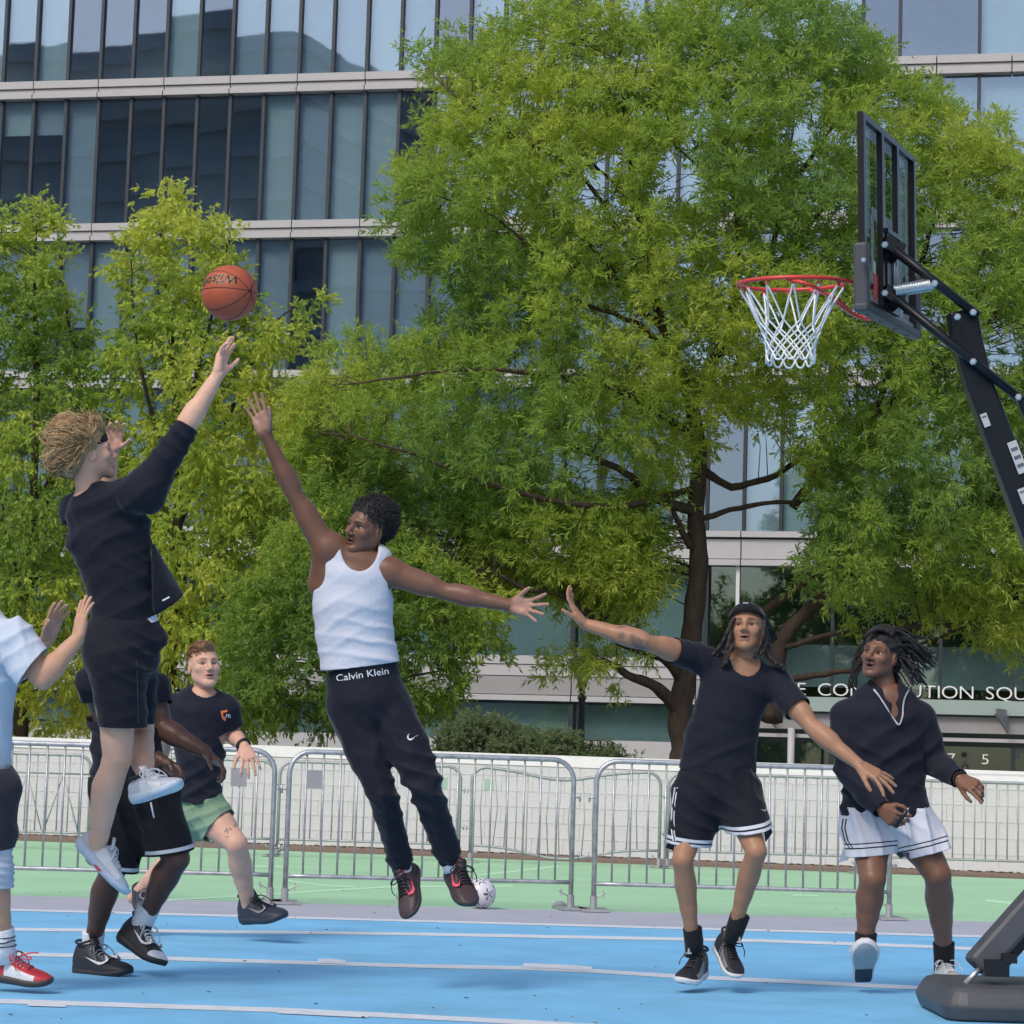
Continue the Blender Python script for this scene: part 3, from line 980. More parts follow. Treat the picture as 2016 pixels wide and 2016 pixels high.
oak_limbs = [
    ([(1352, 1500, 0), (1338, 1420, 0), (1350, 1330, 0), (1366, 1200, 0), (1374, 1100, 0), (1368, 1010, 0), (1376, 900, 0), (1362, 800, 0), (1335, 720, .1), (1300, 620, .2), (1280, 500, .3), (1250, 360, .3), (1232, 220, .2), (1220, 90, .1)], .20, .03),
    ([(1338, 1400, 0), (1300, 1350, -.2), (1250, 1325, -.3), (1205, 1300, -.5)], .12, .04),
    ([(1345, 1345, 0), (1320, 1310, -.2), (1290, 1290, -.4), (1230, 1270, -.6), (1120, 1180, -.9), (1040, 1165, -1.1), (980, 1140, -1.2)], .09, .03),
    ([(1372, 1090, 0), (1345, 1060, -.2), (1325, 1030, -.3), (1310, 985, -.3)], .07, .03),
    ([(1372, 1010, 0), (1300, 985, -.4), (1240, 945, -.8), (1180, 905, -1.0), (1110, 860, -1.1)], .09, .03),
    ([(1374, 920, 0), (1440, 960, .3), (1530, 940, .6), (1600, 890, .8), (1660, 830, 1.0)], .07, .03),
    ([(1385, 1020, 0), (1470, 1000, .3), (1560, 990, .4), (1600, 985, .5)], .05, .02),
    ([(1520, 1420, .5), (1530, 1330, .4), (1545, 1265, .3), (1610, 1200, .2), (1700, 1140, .1), (1800, 1085, 0), (1920, 1040, -.2)], .17, .04),
    ([(1545, 1265, .3), (1500, 1220, .6), (1590, 1150, .6), (1660, 1090, .4), (1720, 1040, .3)], .09, .03),
    ([(1540, 1275, .3), (1640, 1245, 0), (1760, 1235, -.2), (1880, 1225, -.4), (1980, 1180, -.6)], .05, .02),
    ([(1535, 1340, .4), (1620, 1330, .1), (1690, 1318, -.1), (1790, 1280, -.2), (1900, 1240, -.4)], .06, .02),
    ([(1560, 1000, .4), (1640, 900, .3), (1740, 805, .2), (1820, 740, .1), (1880, 680, 0)], .08, .03),
    ([(1740, 805, .2), (1790, 800, .2), (1850, 800, .1)], .03, .015),
    ([(1335, 720, .1), (1270, 650, -.3), (1220, 630, -.5), (1150, 600, -.8), (1080, 590, -1)], .06, .02),
    ([(1300, 640, .2), (1245, 590, 0), (1200, 520, -.3), (1150, 470, -.6), (1090, 440, -.9)], .06, .02),
    ([(1290, 560, .2), (1260, 430, 0), (1220, 360, -.3), (1180, 320, -.5)], .05, .02),
    ([(1362, 800, 0), (1430, 640, .3), (1450, 480, .4), (1430, 340, .3), (1400, 230, .2), (1390, 100, .1)], .08, .02),
    ([(1440, 400, .4), (1370, 330, .2), (1320, 290, 0)], .035, .015),
    ([(1400, 720, .2), (1500, 560, .5), (1550, 380, .6), (1600, 310, .5), (1660, 230, .4), (1700, 130, .3)], .06, .02),
    ([(1545, 400, .6), (1560, 300, .6), (1570, 200, .6)], .03, .012),
    ([(1500, 560, .5), (1600, 430, .8), (1700, 330, 1.0), (1800, 240, 1.0)], .045, .015),
    ([(1700, 900, .5), (1800, 560, 1.0), (1850, 420, 1.2), (1950, 330, 1.2)], .06, .02),
    ([(1374, 860, 0), (1200, 760, -1.0), (1050, 730, -1.4), (880, 720, -1.6), (720, 740, -1.8)], .06, .015),
    ([(1374, 960, 0), (1200, 1000, -1.2), (1000, 960, -1.6), (850, 900, -1.8), (700, 850, -1.9)], .06, .015),
    ([(1300, 620, .2), (1150, 360, -1), (1000, 260, -1.3), (880, 180, -1.5)], .045, .012),
    ([(1290, 560, .2), (1100, 520, -1), (950, 420, -1.3), (830, 380, -1.4)], .045, .012)]
make_tree('oak_tree', 'big willow oak with narrow bright green leaves filling the middle and right', 'tree', (1352, 1500), 39.5, oak_limbs,
          [(oak_poly, 4500), ([(1050, 1330), (1075, 1290), (1180, 1260), (1290, 1265), (1300, 1305), (1225, 1325), (1215, 1385), (1190, 1400), (1190, 1335), (1110, 1335)], 75), ([(880, 990), (1100, 960), (1330, 950), (1330, 1150), (1290, 1210), (1180, 1230), (1060, 1180), (950, 1130)], 330), ([(560, 780), (660, 860), (760, 960), (900, 1060), (980, 1150), (1010, 1210), (920, 1250), (760, 1160), (620, 1060), (545, 960)], 380)],
          (.135, .0255, 8, 13, .38, .15), ((.26, .41, .11), (.41, .55, .10), (.56, .63, .12)), gaps=oak_gaps, thick=2.6, seed=21, keep=.16, inset=26)

GL = 'leafy street trees behind the wall on the left'
mleaf = (.112, .046, 9, 9, .42, .75)
mcols = ((.26, .40, .09), (.45, .57, .10), (.67, .70, .14))
make_tree('street_tree', 'yellow green street tree at the left edge behind the shooter', 'tree', (40, 1450), 41.5,
          [([(40, 1450, 0), (45, 1300, 0), (60, 1100, 0), (70, 900, 0), (75, 700, 0), (70, 560, 0), (75, 430, 0)], .11, .015),
           ([(60, 1100, 0), (120, 900, .3), (150, 740, .4), (125, 620, .4), (110, 500, .3)], .05, .012),
           ([(50, 1200, 0), (0, 1000, .2), (-30, 800, .3), (-20, 600, .3), (0, 450, .3)], .05, .012),
           ([(60, 1000, 0), (150, 880, -.3), (200, 800, -.4)], .03, .01)],
          [([(-80, 420), (-10, 400), (20, 470), (45, 450), (55, 400), (75, 395), (95, 425), (125, 430), (130, 520), (140, 600), (165, 620), (185, 690), (205, 760), (232, 830), (240, 1000), (215, 1150), (190, 1330), (160, 1440), (-80, 1440)], 720)],
          mleaf, mcols, GL, thick=2.2, seed=3, gaps=[(105, 470, 25, 20), (30, 540, 20, 30), (95, 1390, 50, 40), (180, 700, 20, 40)], keep=.1)
make_tree('street_tree', 'taller yellow green street tree behind the basketball', 'tree', (330, 1450), 40.5,
          [([(330, 1450, 0), (335, 1300, 0), (345, 1100, 0), (350, 900, 0), (340, 740, 0), (330, 600, 0), (320, 480, 0), (310, 400, 0)], .11, .012),
           ([(345, 1050, 0), (420, 880, .3), (470, 760, .4), (520, 650, .4), (580, 600, .3)], .05, .01),
           ([(345, 950, 0), (290, 800, -.3), (260, 640, -.4), (250, 520, -.3)], .045, .01),
           ([(345, 880, 0), (400, 700, -.2), (430, 560, -.3), (440, 480, -.3)], .04, .01),
           ([(350, 1150, 0), (500, 1000, -.3), (560, 900, -.3)], .04, .01)],
          [([(250, 470), (240, 440), (275, 420), (280, 385), (305, 375), (345, 385), (365, 420), (405, 425), (440, 440), (465, 470), (480, 540), (470, 600), (560, 540), (580, 600), (625, 545), (630, 610), (590, 680), (560, 760), (640, 860), (600, 960), (600, 1100), (560, 1300), (540, 1440), (240, 1440), (245, 1000), (250, 850), (225, 780), (205, 690), (245, 640), (240, 560), (180, 540), (185, 515), (230, 510)], 860)],
          mleaf, mcols, GL, thick=2.2, seed=4, gaps=[(215, 590, 30, 60), (265, 830, 28, 60), (235, 960, 20, 30), (560, 620, 30, 60), (520, 590, 22, 40)], keep=.08, inset=12)
make_tree('street_tree', 'low bushy street tree behind the jumping player in white tank top', 'tree', (700, 1450), 38.0,
          [([(700, 1450, 0), (705, 1350, 0), (715, 1230, 0), (720, 1100, 0)], .07, .02),
           ([(705, 1350, 0), (620, 1250, .2), (560, 1180, .3)], .04, .01),
           ([(710, 1300, 0), (820, 1230, -.2), (920, 1200, -.3)], .04, .01),
           ([(705, 1350, 0), (800, 1330, -.3), (880, 1320, -.3)], .035, .01)],
          [([(420, 1440), (440, 1300), (430, 1200), (500, 1120), (540, 1020), (640, 990), (700, 960), (800, 1030), (880, 1060), (930, 1130), (1000, 1180), (1010, 1215), (960, 1240), (990, 1290), (930, 1320), (955, 1360), (890, 1380), (900, 1440)], 640)],
          (.115, .032, 8, 11, .38, .45), ((.20, .33, .08), (.32, .46, .085), (.54, .61, .11)), GL, thick=1.7, seed=6, inset=24)
make_tree('shrub', 'dark green rounded shrub behind the wall left of the lamp post', 'shrub', (1000, 1490), 35.5,
          [([(1000, 1500, 0), (1000, 1440, 0), (1005, 1420, 0)], .03, .01),
           ([(1000, 1490, 0), (940, 1440, .2), (920, 1400, .2)], .02, .006),
           ([(1000, 1490, 0), (1100, 1460, -.1), (1200, 1460, -.1)], .02, .006)],
          [([(860, 1500), (870, 1450), (910, 1418), (960, 1415), (1000, 1428), (1060, 1450), (1110, 1446), (1150, 1474), (1200, 1480), (1260, 1500), (1260, 1512)], 330)],
          (.05, .022, 8, 14, .22, .1), ((.13, .20, .10), (.19, .27, .13), (.28, .34, .17)), None, thick=.9, seed=8, twig_r=.004)
# ------------------------------------------------------------------ basketball hoop
M['hoopblack'] = mat('black_hoop_paint', (0.007, 0.008, 0.012), 0.38, 0.1, 10, spec=0.35)
M['padgrey'] = mat('grey_foam_pad', (0.055, 0.057, 0.063), 0.6, 0.06, 10)
M['basegrey'] = mat('dark_moulded_plastic', (0.060, 0.060, 0.068), 0.5, 0.15, 6, 0.15, 120, bdist=.003)
M['rimred'] = mat('red_rim_paint', (0.60, 0.045, 0.035), 0.35, 0.06, 20)
M['netwhite'] = mat('white_net_cord', (0.74, 0.77, 0.78), 0.8, 0.05, 60)
M['bolt'] = mat('zinc_bolt', (0.65, 0.68, 0.70), 0.3, metal=0.8)
M['spring'] = mat('zinc_spring', (0.62, 0.68, 0.70), 0.28, metal=0.8)
M['stripe'] = mat('white_board_stripe', (0.70, 0.72, 0.76), 0.5, trans=0.75)
M['sticker'] = mat('white_sticker', (0.50, 0.50, 0.49), 0.5)
M['stickerink'] = mat('sticker_print', (0.10, 0.11, 0.15), 0.5)
M['stickerred'] = mat('red_sticker', (0.42, 0.03, 0.05), 0.5)
M['acrylic'] = glass('board_acrylic', (0.72, 0.76, 0.76), 0.10, (0.9, 0.95, 0.95), 0.0)

DB = 11.0
Bn, Bf, Bt = P(1697, 597, DB), P(1800, 652, 12.2), P(1690.5, 217, DB)
e1 = Bf - Bn; BWd = np.linalg.norm(e1); e1 /= BWd
e2 = Bt - Bn; BHt = np.linalg.norm(e2); e2 = e2 / BHt
e2 = nrm(e2 - e1 * np.dot(e2, e1))
en_ = np.cross(e1, e2)
if en_[0] > 0: en_ = -en_                      # towards the rim
AXB = (e1, en_, e2)
def BP(s, t, o=0.0):
    return Bn + e1 * s * BWd + e2 * t * BHt + en_ * o
hbase = G(2160, 1990)
hoop = thing('basketball_hoop', 'black portable basketball hoop with red rim and white net at right', 'basketball hoop', A(hbase[0], hbase[1], 0))
b = MB()
for s in (.5,):
    b.box(BP(.5, .985), (BWd, .026, .026), AXB); b.box(BP(.5, .015), (BWd, .026, .026), AXB)
for s in (.018, .982):
    b.box(BP(s, .5, -.001), (.045, .029, BHt - .03), AXB)
b.build('board_frame', M['hoopblack'], hoop)
for s in (.335, .625):
    b = MB(); b.box(BP(s, .5, -.006), (.050, .026, BHt - .055), AXB); b.build('board_strut', M['hoopblack'], hoop)
b = MB(); b.box(BP(.5, .5, .012), (BWd - .05, .006, BHt - .05), AXB); b.build('board_panel', M['acrylic'], hoop)
b = MB()
b.box(BP(.5, .945, .0170), (BWd - .10, .003, .05), AXB); b.box(BP(.5, .05, .0170), (BWd - .10, .003, .05), AXB)
b.box(BP(.07, .5, .0172), (.05, .003, BHt - .16), AXB); b.box(BP(.93, .5, .0172), (.05, .003, BHt - .16), AXB)
b.build('border_stripe', M['stripe'], hoop)
b = MB()
b.box(BP(.5, .53, .0175), (.60, .003, .05), AXB)
b.box(BP(.275, .33, .0178), (.05, .003, .30), AXB); b.box(BP(.725, .33, .0178), (.05, .003, .30), AXB)
b.build('target_box', M['stripe'], hoop)
b = MB(); b.box(BP(.48, .235, -.012), (.30, .03, .36), AXB); b.box(BP(.48, .45, -.02), (.33, .03, .02), AXB)
b.build('mount_plate', M['hoopblack'], hoop)
b = MB()
for s in (.455, .495): b.tube([BP(s, .08, -.035), BP(s, .42, -.035)], .007, 6)
b.build('mount_rod', M['bolt'], hoop, True)
# padding wrapped round the lower corners and along the lower edge
b = MB()
b.box(BP(.002, .135, 0), (.070, .064, .30), AXB); b.box(BP(.998, .135, 0), (.070, .064, .30), AXB)
b.box(BP(.5, -.022, 0), (BWd + .07, .064, .040), AXB)
o = b.build('edge_pad', M['padgrey'], hoop)
bv = o.modifiers.new('bevel', 'BEVEL'); bv.width = .012; bv.segments = 2
b = MB()
for s in (.10, .34, .60, .85): b.box(BP(s, -.0465, 0), (.05, .012, .004), AXB)
b.build('pad_slot', M['gapdark'], hoop)
b = MB(); b.box(BP(.11, .10, -.03), (.05, .004, .12), AXB, 0); b.box(BP(.11, .20, -.03), (.03, .004, .06), AXB, 1)
b.build('brand_sticker', [M['stickerred'], M['sticker']], hoop)

def bolt(p, r=.017):
    b = MB(); ax = frame(p - A(0, 0, HCAM))
    dv = nrm(A(0, 0, HCAM) - p); sx, ux = frame(dv)
    b.lathe(p, [(r, -.02), (r, .006), (r * .75, .012)], 6, (sx, ux, dv)); b.lathe(p, [(r * .5, .012), (r * .45, .02)], 8, (sx, ux, dv))
    b.build('bolt', M['bolt'], hoop)
bolt(P(1700, 512, 10.93), .012)

# rim, bracket, braces
RC = P(1558, 558.5, 11.3); RR = .238
def RP(a, r=RR, z=0.0):
    return RC + (math.cos(a) * -en_ + math.sin(a) * e1) * r + e2 * z      # a=0 towards the board
ring = MB(); ring.tube([RP(2 * math.pi * k / 48) for k in range(48)], .0095, 8, closed=True)
ring.build('rim', M['rimred'], hoop, True)
bm0 = BP(.5, .07, .03)
b = MB()
b.box(bm0 + e2 * .03 + en_ * .01, (.16, .012, .20), AXB)
b.hexa([bm0 + e2 * .06 - e1 * .05 + en_ * .01, bm0 + e2 * .06 + e1 * .05 + en_ * .01, RP(.18), RP(-.18),
        bm0 + e2 * .09 - e1 * .05 + en_ * .01, bm0 + e2 * .09 + e1 * .05 + en_ * .01, RP(.18, z=.012), RP(-.18, z=.012)])
b.build('rim_bracket', M['rimred'], hoop)
for sg in (-1, 1):
    b = MB()
    b.tube(bezier_pts([RP(sg * 1.45, RR - .012), RP(sg * 1.35, RR - .01, -.012), RP(sg * .9, RR + .005, -.045), bm0 + e1 * sg * .06 + en_ * .12 - e2 * .045, bm0 + e1 * sg * .05 - e2 * .055], 5), .0085, 8)
    b.build('rim_brace', M['rimred'], hoop, True)
random.seed(3)
hk = MB()
NH = 12
hooks = []
for k in range(NH):
    a = 2 * math.pi * (k + .5) / NH
    hk.tube([RP(a - .05, RR - .003, -.006), RP(a - .02, RR - .006, -.024), RP(a + .02, RR - .006, -.024), RP(a + .05, RR - .003, -.006)], .004, 5)
    hooks.append(a)
hk.build('net_hook', M['rimred'], hoop, True)
net = MB()
rows_n = [(-.020, RR - .006), (-.185, .142), (-.222, .128), (-.258, .118), (-.293, .112), (-.327, .109)]
GZ = A(0, 0, 1)
def NP(i, k):
    z, r = rows_n[i]
    a = 2 * math.pi * (k + .5 + (.5 if i % 2 else 0)) / NH
    j = (math.sin(k * 12.9 + i * 7.1) * .006)
    c = RP(a, r + j) if i == 0 else RC + (math.cos(a) * A(1, 0, 0) + math.sin(a) * A(0, 1, 0)) * (r + j) + A(.008, 0, 0)
    if i == 0:
        return RP(a, r, z)
    return c + GZ * (z + j * .8)
# angle offsets: the ring uses board axes, rows below use world axes with the same start angle
a_off = math.atan2(-en_[1], -en_[0])
def NP(i, k):
    z, r = rows_n[i]
    a = 2 * math.pi * (k + .5 + (.5 if i % 2 else 0)) / NH
    j = math.sin(k * 12.9 + i * 7.1) * .005
    if i == 0: return RP(a, r, z)
    return RC + (math.cos(a + a_off) * A(1, 0, 0) + math.sin(a + a_off) * A(0, 1, 0)) * (r + j) + GZ * (z + j * .9)
for i in range(len(rows_n) - 1):
    for k in range(NH):
        p = NP(i, k)
        k2s = (k, k - 1) if i % 2 == 0 else (k, k + 1)
        for q in k2s:
            e = NP(i + 1, q % NH)
            m_ = (p + e) / 2 + (RC - p) * A(1, 1, 0) * .02
            net.tube([p, m_, e], .0042 if i else .0046, 5, caps=False)
for k in range(NH):
    a_, b_ = NP(5, k), NP(5, (k + 1) % NH)
    lowp_ = (a_ + b_) / 2 - GZ * .032
    net.tube(bezier_pts([a_, a_ * .75 + b_ * .25 - GZ * .026, lowp_, a_ * .25 + b_ * .75 - GZ * .026, b_], 3), .005, 5)
net.build('net', M['netwhite'], hoop, True)

# lift arms, spring, pole
def arm(p0, p1, r, name='lift_arm'):
    b = MB(); b.tube([p0, p1], r, 10); b.build(name, M['hoopblack'], hoop, True)
DA = 11.45
for dz in (-.07, .09):
    arm(P(1760, 492, DA + dz), P(1926, 622, DA + dz), .021)
    arm(P(1760, 586, DA + dz), P(2012, 788, DA + dz), .021)
for y0 in (483, 579):
    b = MB()
    a_ = P(1740, y0, DA); c_ = P(1768, y0 + 16, DA)
    sx, ux = frame(c_ - a_)
    b.box((a_ + c_) / 2, (np.linalg.norm(c_ - a_) + .02, .16, .06), (nrm(c_ - a_), sx, ux))
    b.build('arm_bracket', M['hoopblack'], hoop)
for x, y in ((1742, 482), (1742, 577), (1840, 558), (1916, 615), (1885, 624), (1916, 712), (2005, 782)):
    bolt(P(x, y, DA - .10))
sp0, sp1 = P(1760, 573, DA - .07), P(1832, 561, DA - .07)
pts = []
sx, ux = frame(sp1 - sp0)
for k in range(23 * 10 + 1):
    a = 2 * math.pi * k / 10
    pts.append(sp0 + (sp1 - sp0) * k / 230 + .026 * (math.cos(a) * sx + math.sin(a) * ux))
b = MB(); b.tube(pts, .0042, 5); b.build('spring', M['spring'], hoop, True)
b = MB(); b.tube([P(1745, 576, DA - .07), sp0, sp0 + (sp1 - sp0) * .1], .006, 6); b.tube([sp1, P(1842, 558, DA - .07)], .006, 6); b.build('spring_end', M['bolt'], hoop, True)

def beam(pts, w, dpt, name, m, bev=.012):
    b = MB()
    pts = [np.asarray(p) for p in pts]
    V = []
    for i, p in enumerate(pts):
        d = nrm(pts[min(i + 1, len(pts) - 1)] - pts[max(i - 1, 0)])
        yv = nrm(A(0, 1, 0) - d * d[1]); xv = np.cross(d, yv)
        ww = w[i] if isinstance(w, (list, tuple)) else w
        dd = dpt[i] if isinstance(dpt, (list, tuple)) else dpt
        V += [p + xv * ww / 2 + yv * dd / 2, p - xv * ww / 2 + yv * dd / 2, p - xv * ww / 2 - yv * dd / 2, p + xv * ww / 2 - yv * dd / 2]
    F = [(3, 2, 1, 0), tuple(range(4 * len(pts) - 4, 4 * len(pts)))]
    for i in range(len(pts) - 1):
        for k in range(4):
            F.append((4 * i + k, 4 * i + (k + 1) % 4, 4 * i + 4 + (k + 1) % 4, 4 * i + 4 + k))
    b.add(V, F)
    o = b.build(name, m, hoop)
    bv = o.modifiers.new('bevel', 'BEVEL'); bv.width = bev; bv.segments = 2
    return o
pole = beam([P(1893, 612, DA + .01), P(1902, 668, DA + .01), P(1926, 760, DA + .01), P(2058, 1110, DA), P(2330, 1900, 11.0)], [.130, .128, .120, .128, .135], .11, 'pole', M['hoopblack'])
beam([P(2008, 785, DA), P(2040, 860, DA), P(2100, 1010, DA)], .04, .05, 'lift_link', M['hoopblack'], .004)
for (x, y, w_, h_, dz) in ((1940, 827, .030, .062, -.058), (2003, 900, .044, .150, -.058), (2017, 975, .044, .07, -.058)):
    c_ = P(x, y, DA + dz)
    dd_ = nrm(P(2058, 1110, DA) - P(1926, 760, DA)); xx_ = np.cross(dd_, A(0, 1, 0)); xx_ = nrm(xx_)
    yy_ = np.cross(dd_, xx_)
    b = MB(); b.box(c_, (w_, .003, h_), (xx_, yy_, dd_), 0)
    for q in range(3 if h_ > .08 else 1):
        b.box(c_ + dd_ * (q - 1) * h_ * .26 - A(0, .002, 0), (w_ * .7, .003, h_ * .10), (xx_, yy_, dd_), 1)
    b.build('warning_sticker', [M['sticker'], M['stickerink']], hoop)
# base tank
c0 = G(1858, 2012); c1 = G(2600, 2034)
bx = nrm(A(c1[0] - c0[0], c1[1] - c0[1], 0)); by = A(-bx[1], bx[0], 0)
Lb, Db = 1.55, .80
prof = [(.045, 0), (.020, .010), (.0, .060), (.004, .074), (.030, .118), (.050, .136), (.056, .1362), (.30, .142)]
V = []; nseg = 5
def rrect(ins):
    pts = []; R = .10 - min(ins, .06)
    for cx, cy, a0 in ((Lb - .10, .10, -90), (Lb - .10, Db - .10, 0), (.10, Db - .10, 90), (.10, .10, 180)):
        for k in range(nseg):
            a = math.radians(a0 + 90 * k / (nseg - 1))
            pts.append((cx + R * math.cos(a) if ins < .2 else cx + .02 * math.cos(a), cy + R * math.sin(a) if ins < .2 else cy + .02 * math.sin(a)))
    return pts
n4 = nseg * 4
for ins, z in prof:
    for x, y in rrect(ins):
        V.append(A(c0[0], c0[1], 0) + bx * x + by * y + A(0, 0, z))
F = []
for i in range(len(prof) - 1):
    for k in range(n4):
        F.append((i * n4 + k, i * n4 + (k + 1) % n4, (i + 1) * n4 + (k + 1) % n4, (i + 1) * n4 + k))
F.append(tuple((len(prof) - 1) * n4 + k for k in range(n4)))
b = MB(); b.add(V, F); o = b.build('base_tank', M['basegrey'], hoop, False)
bv = o.modifiers.new('bevel', 'BEVEL'); bv.width = .006; bv.segments = 2; bv.limit_method = 'ANGLE'; bv.angle_limit = .3
b = MB(); b.box(A(c0[0], c0[1], .148) + bx * .95 + by * .42, (.9, .34, .012), (bx, by, A(0, 0, 1))); b.build('base_recess', M['hoopblack'], hoop)
beam([P(1921, 1905, 10.55), P(2030, 1782, 10.6), P(2230, 1560, 10.9)], .115, .13, 'support_strut', M['basegrey'], .02)
beam([P(1955, 1915, 10.62), P(2060, 1800, 10.65), P(2250, 1590, 10.9)], .05, .08, 'strut_brace', M['hoopblack'], .006)
b = MB(); b.tube([P(1900, 1937, 10.5), P(1933, 1902, 10.52)], .012, 8); b.build('strut_pin', M['bolt'], hoop, True)
b = MB(); b.box(P(1960, 1905, 10.5), (.10, .08, .07)); b.box(P(1985, 1886, 10.5), (.06, .08, .04)); b.build('hinge_block', M['hoopblack'], hoop)

# ------------------------------------------------------------------ balls
M['ballorange'] = mat('orange_ball_leather', (0.42, 0.085, 0.035), 0.55, 0.08, 30, 0.55, 420, bdist=.002)
M['ballseam'] = mat('dark_ball_seam', (0.035, 0.012, 0.010), 0.6)
M['ballgold'] = mat('tan_ball_print', (0.40, 0.24, 0.10), 0.5)
M['ballink'] = mat('black_ball_print', (0.02, 0.013, 0.01), 0.5)
CR = CMn[:3, 0]; CU = CMn[:3, 1]; CB = CMn[:3, 2]       # camera right, up, back (towards the camera)
def IM(r, u, t):
    return CR * r + CU * u + CB * t

def uv_sphere(n, m):
    V = []; F = []
    for i in range(m + 1):
        th = math.pi * i / m
        for k in range(n):
            a = 2 * math.pi * k / n
            V.append((math.sin(th) * math.cos(a), math.sin(th) * math.sin(a), -math.cos(th)))
    for i in range(m):
        for k in range(n):
            F.append((i * n + k, i * n + (k + 1) % n, (i + 1) * n + (k + 1) % n, (i + 1) * n + k))
    return np.array(V), F

bc = P(452, 577, 10.9); br_ = .1195
ball = thing('basketball', 'orange basketball in the air above the shooter with upside down lettering', 'ball', bc)
V, F = uv_sphere(120, 72)
seams = [nrm(IM(.0525, .92, -.094)), nrm(IM(.407, -.725, -.476)), nrm(IM(.45, .64, -.59)), nrm(IM(.334, -.1075, -.515))]
dmin = np.min([np.abs(V @ s) for s in seams], axis=0)
rad = br_ * (1 - .012 * np.exp(-(dmin / .018) ** 2))
fc = np.array([np.mean([V[i] for i in f], axis=0) for f in F])
fd = np.min([np.abs(fc @ s) for s in seams], axis=0)
mesh_obj('leather', bc + V * rad[:, None], F, M['ballorange'], ball, True)
for s_ in seams:
    a_, c_ = frame(s_)
    sb_ = MB(); sb_.tube([bc + (a_ * math.cos(q) + c_ * math.sin(q)) * br_ * .990 for q in np.linspace(0, 2 * math.pi, 97)[:-1]], .0021, 6, closed=True)
    sb_.build('seam', M['ballseam'], ball, True)
def on_ball(txt, size, m, off, offset, z):
    V2, F2 = text_mesh(txt, size, 0.0, offset, .25)
    V2[:, 0] -= (V2[:, 0].min() + V2[:, 0].max()) / 2
    V2[:, 1] -= size * .33
    cdir = nrm(IM(-.36, .43, .83))
    tx = nrm(IM(-1, .05, 0) - cdir * np.dot(IM(-1, .05, 0), cdir)); ty = np.cross(cdir, tx)
    if np.dot(ty, CU) > 0: ty = -ty
    pts = []
    for x, y, _ in V2:
        q = tx * x / br_ + ty * y / br_
        a = np.linalg.norm(q)
        dd_ = cdir * math.cos(a) + (q / (a + 1e-9)) * math.sin(a)
        pts.append(bc + dd_ * (br_ + off))
    mesh_obj('lettering', pts, F2, m, ball)
on_ball('Wilson', .064, M['ballgold'], .0012, .0035, 0)
on_ball('Wilson', .064, M['ballink'], .0020, .0008, 0)

sb_c = G(946, 1789); sb_c = A(sb_c[0], sb_c[1], .11)
soc = thing('soccer_ball', 'white soccer ball with grey star pattern on the green court', 'ball', sb_c)
V, F = uv_sphere(64, 40)
fc = np.array([nrm(np.mean([V[i] for i in f], axis=0)) for f in F])
ph = (1 + 5 ** .5) / 2
ico = [nrm(A(*v)) for v in [(0, 1, ph), (0, -1, ph), (0, 1, -ph), (0, -1, -ph), (1, ph, 0), (-1, ph, 0), (1, -ph, 0), (-1, -ph, 0), (ph, 0, 1), (ph, 0, -1), (-ph, 0, 1), (-ph, 0, -1)]]
mi = np.zeros(len(F), int)
for v in ico:
    sx, ux = frame(v)
    a = np.arctan2(fc @ ux, fc @ sx); d_ = np.arccos(np.clip(fc @ v, -1, 1))
    star = .10 + .30 * np.abs(np.cos(a * 2.5)) ** 6
    mi[(d_ < star)] = 1
    mi[(d_ < .09)] = 0
M['socwhite'] = mat('white_football_skin', (0.62, 0.62, 0.66), 0.4, 0.04, 8)
M['socgrey'] = mat('dark_grey_football_print', (0.06, 0.065, 0.08), 0.45, 0.2, 60)
mesh_obj('skin', sb_c + V * .11, F, [M['socwhite'], M['socgrey']], soc, True, mi)
# a small dark stone by the barrier foot
st = G(1102, 1788)
b = MB(); b.sphere(A(st[0], st[1], .025), (.05, .03, .03), 10); tagp(b.build('stone', M['greyplate']), 'small dark stone beside the foot of the middle front barrier', 'stone')
# ------------------------------------------------------------------ implicit body modelling
from mathutils.bvhtree import BVHTree

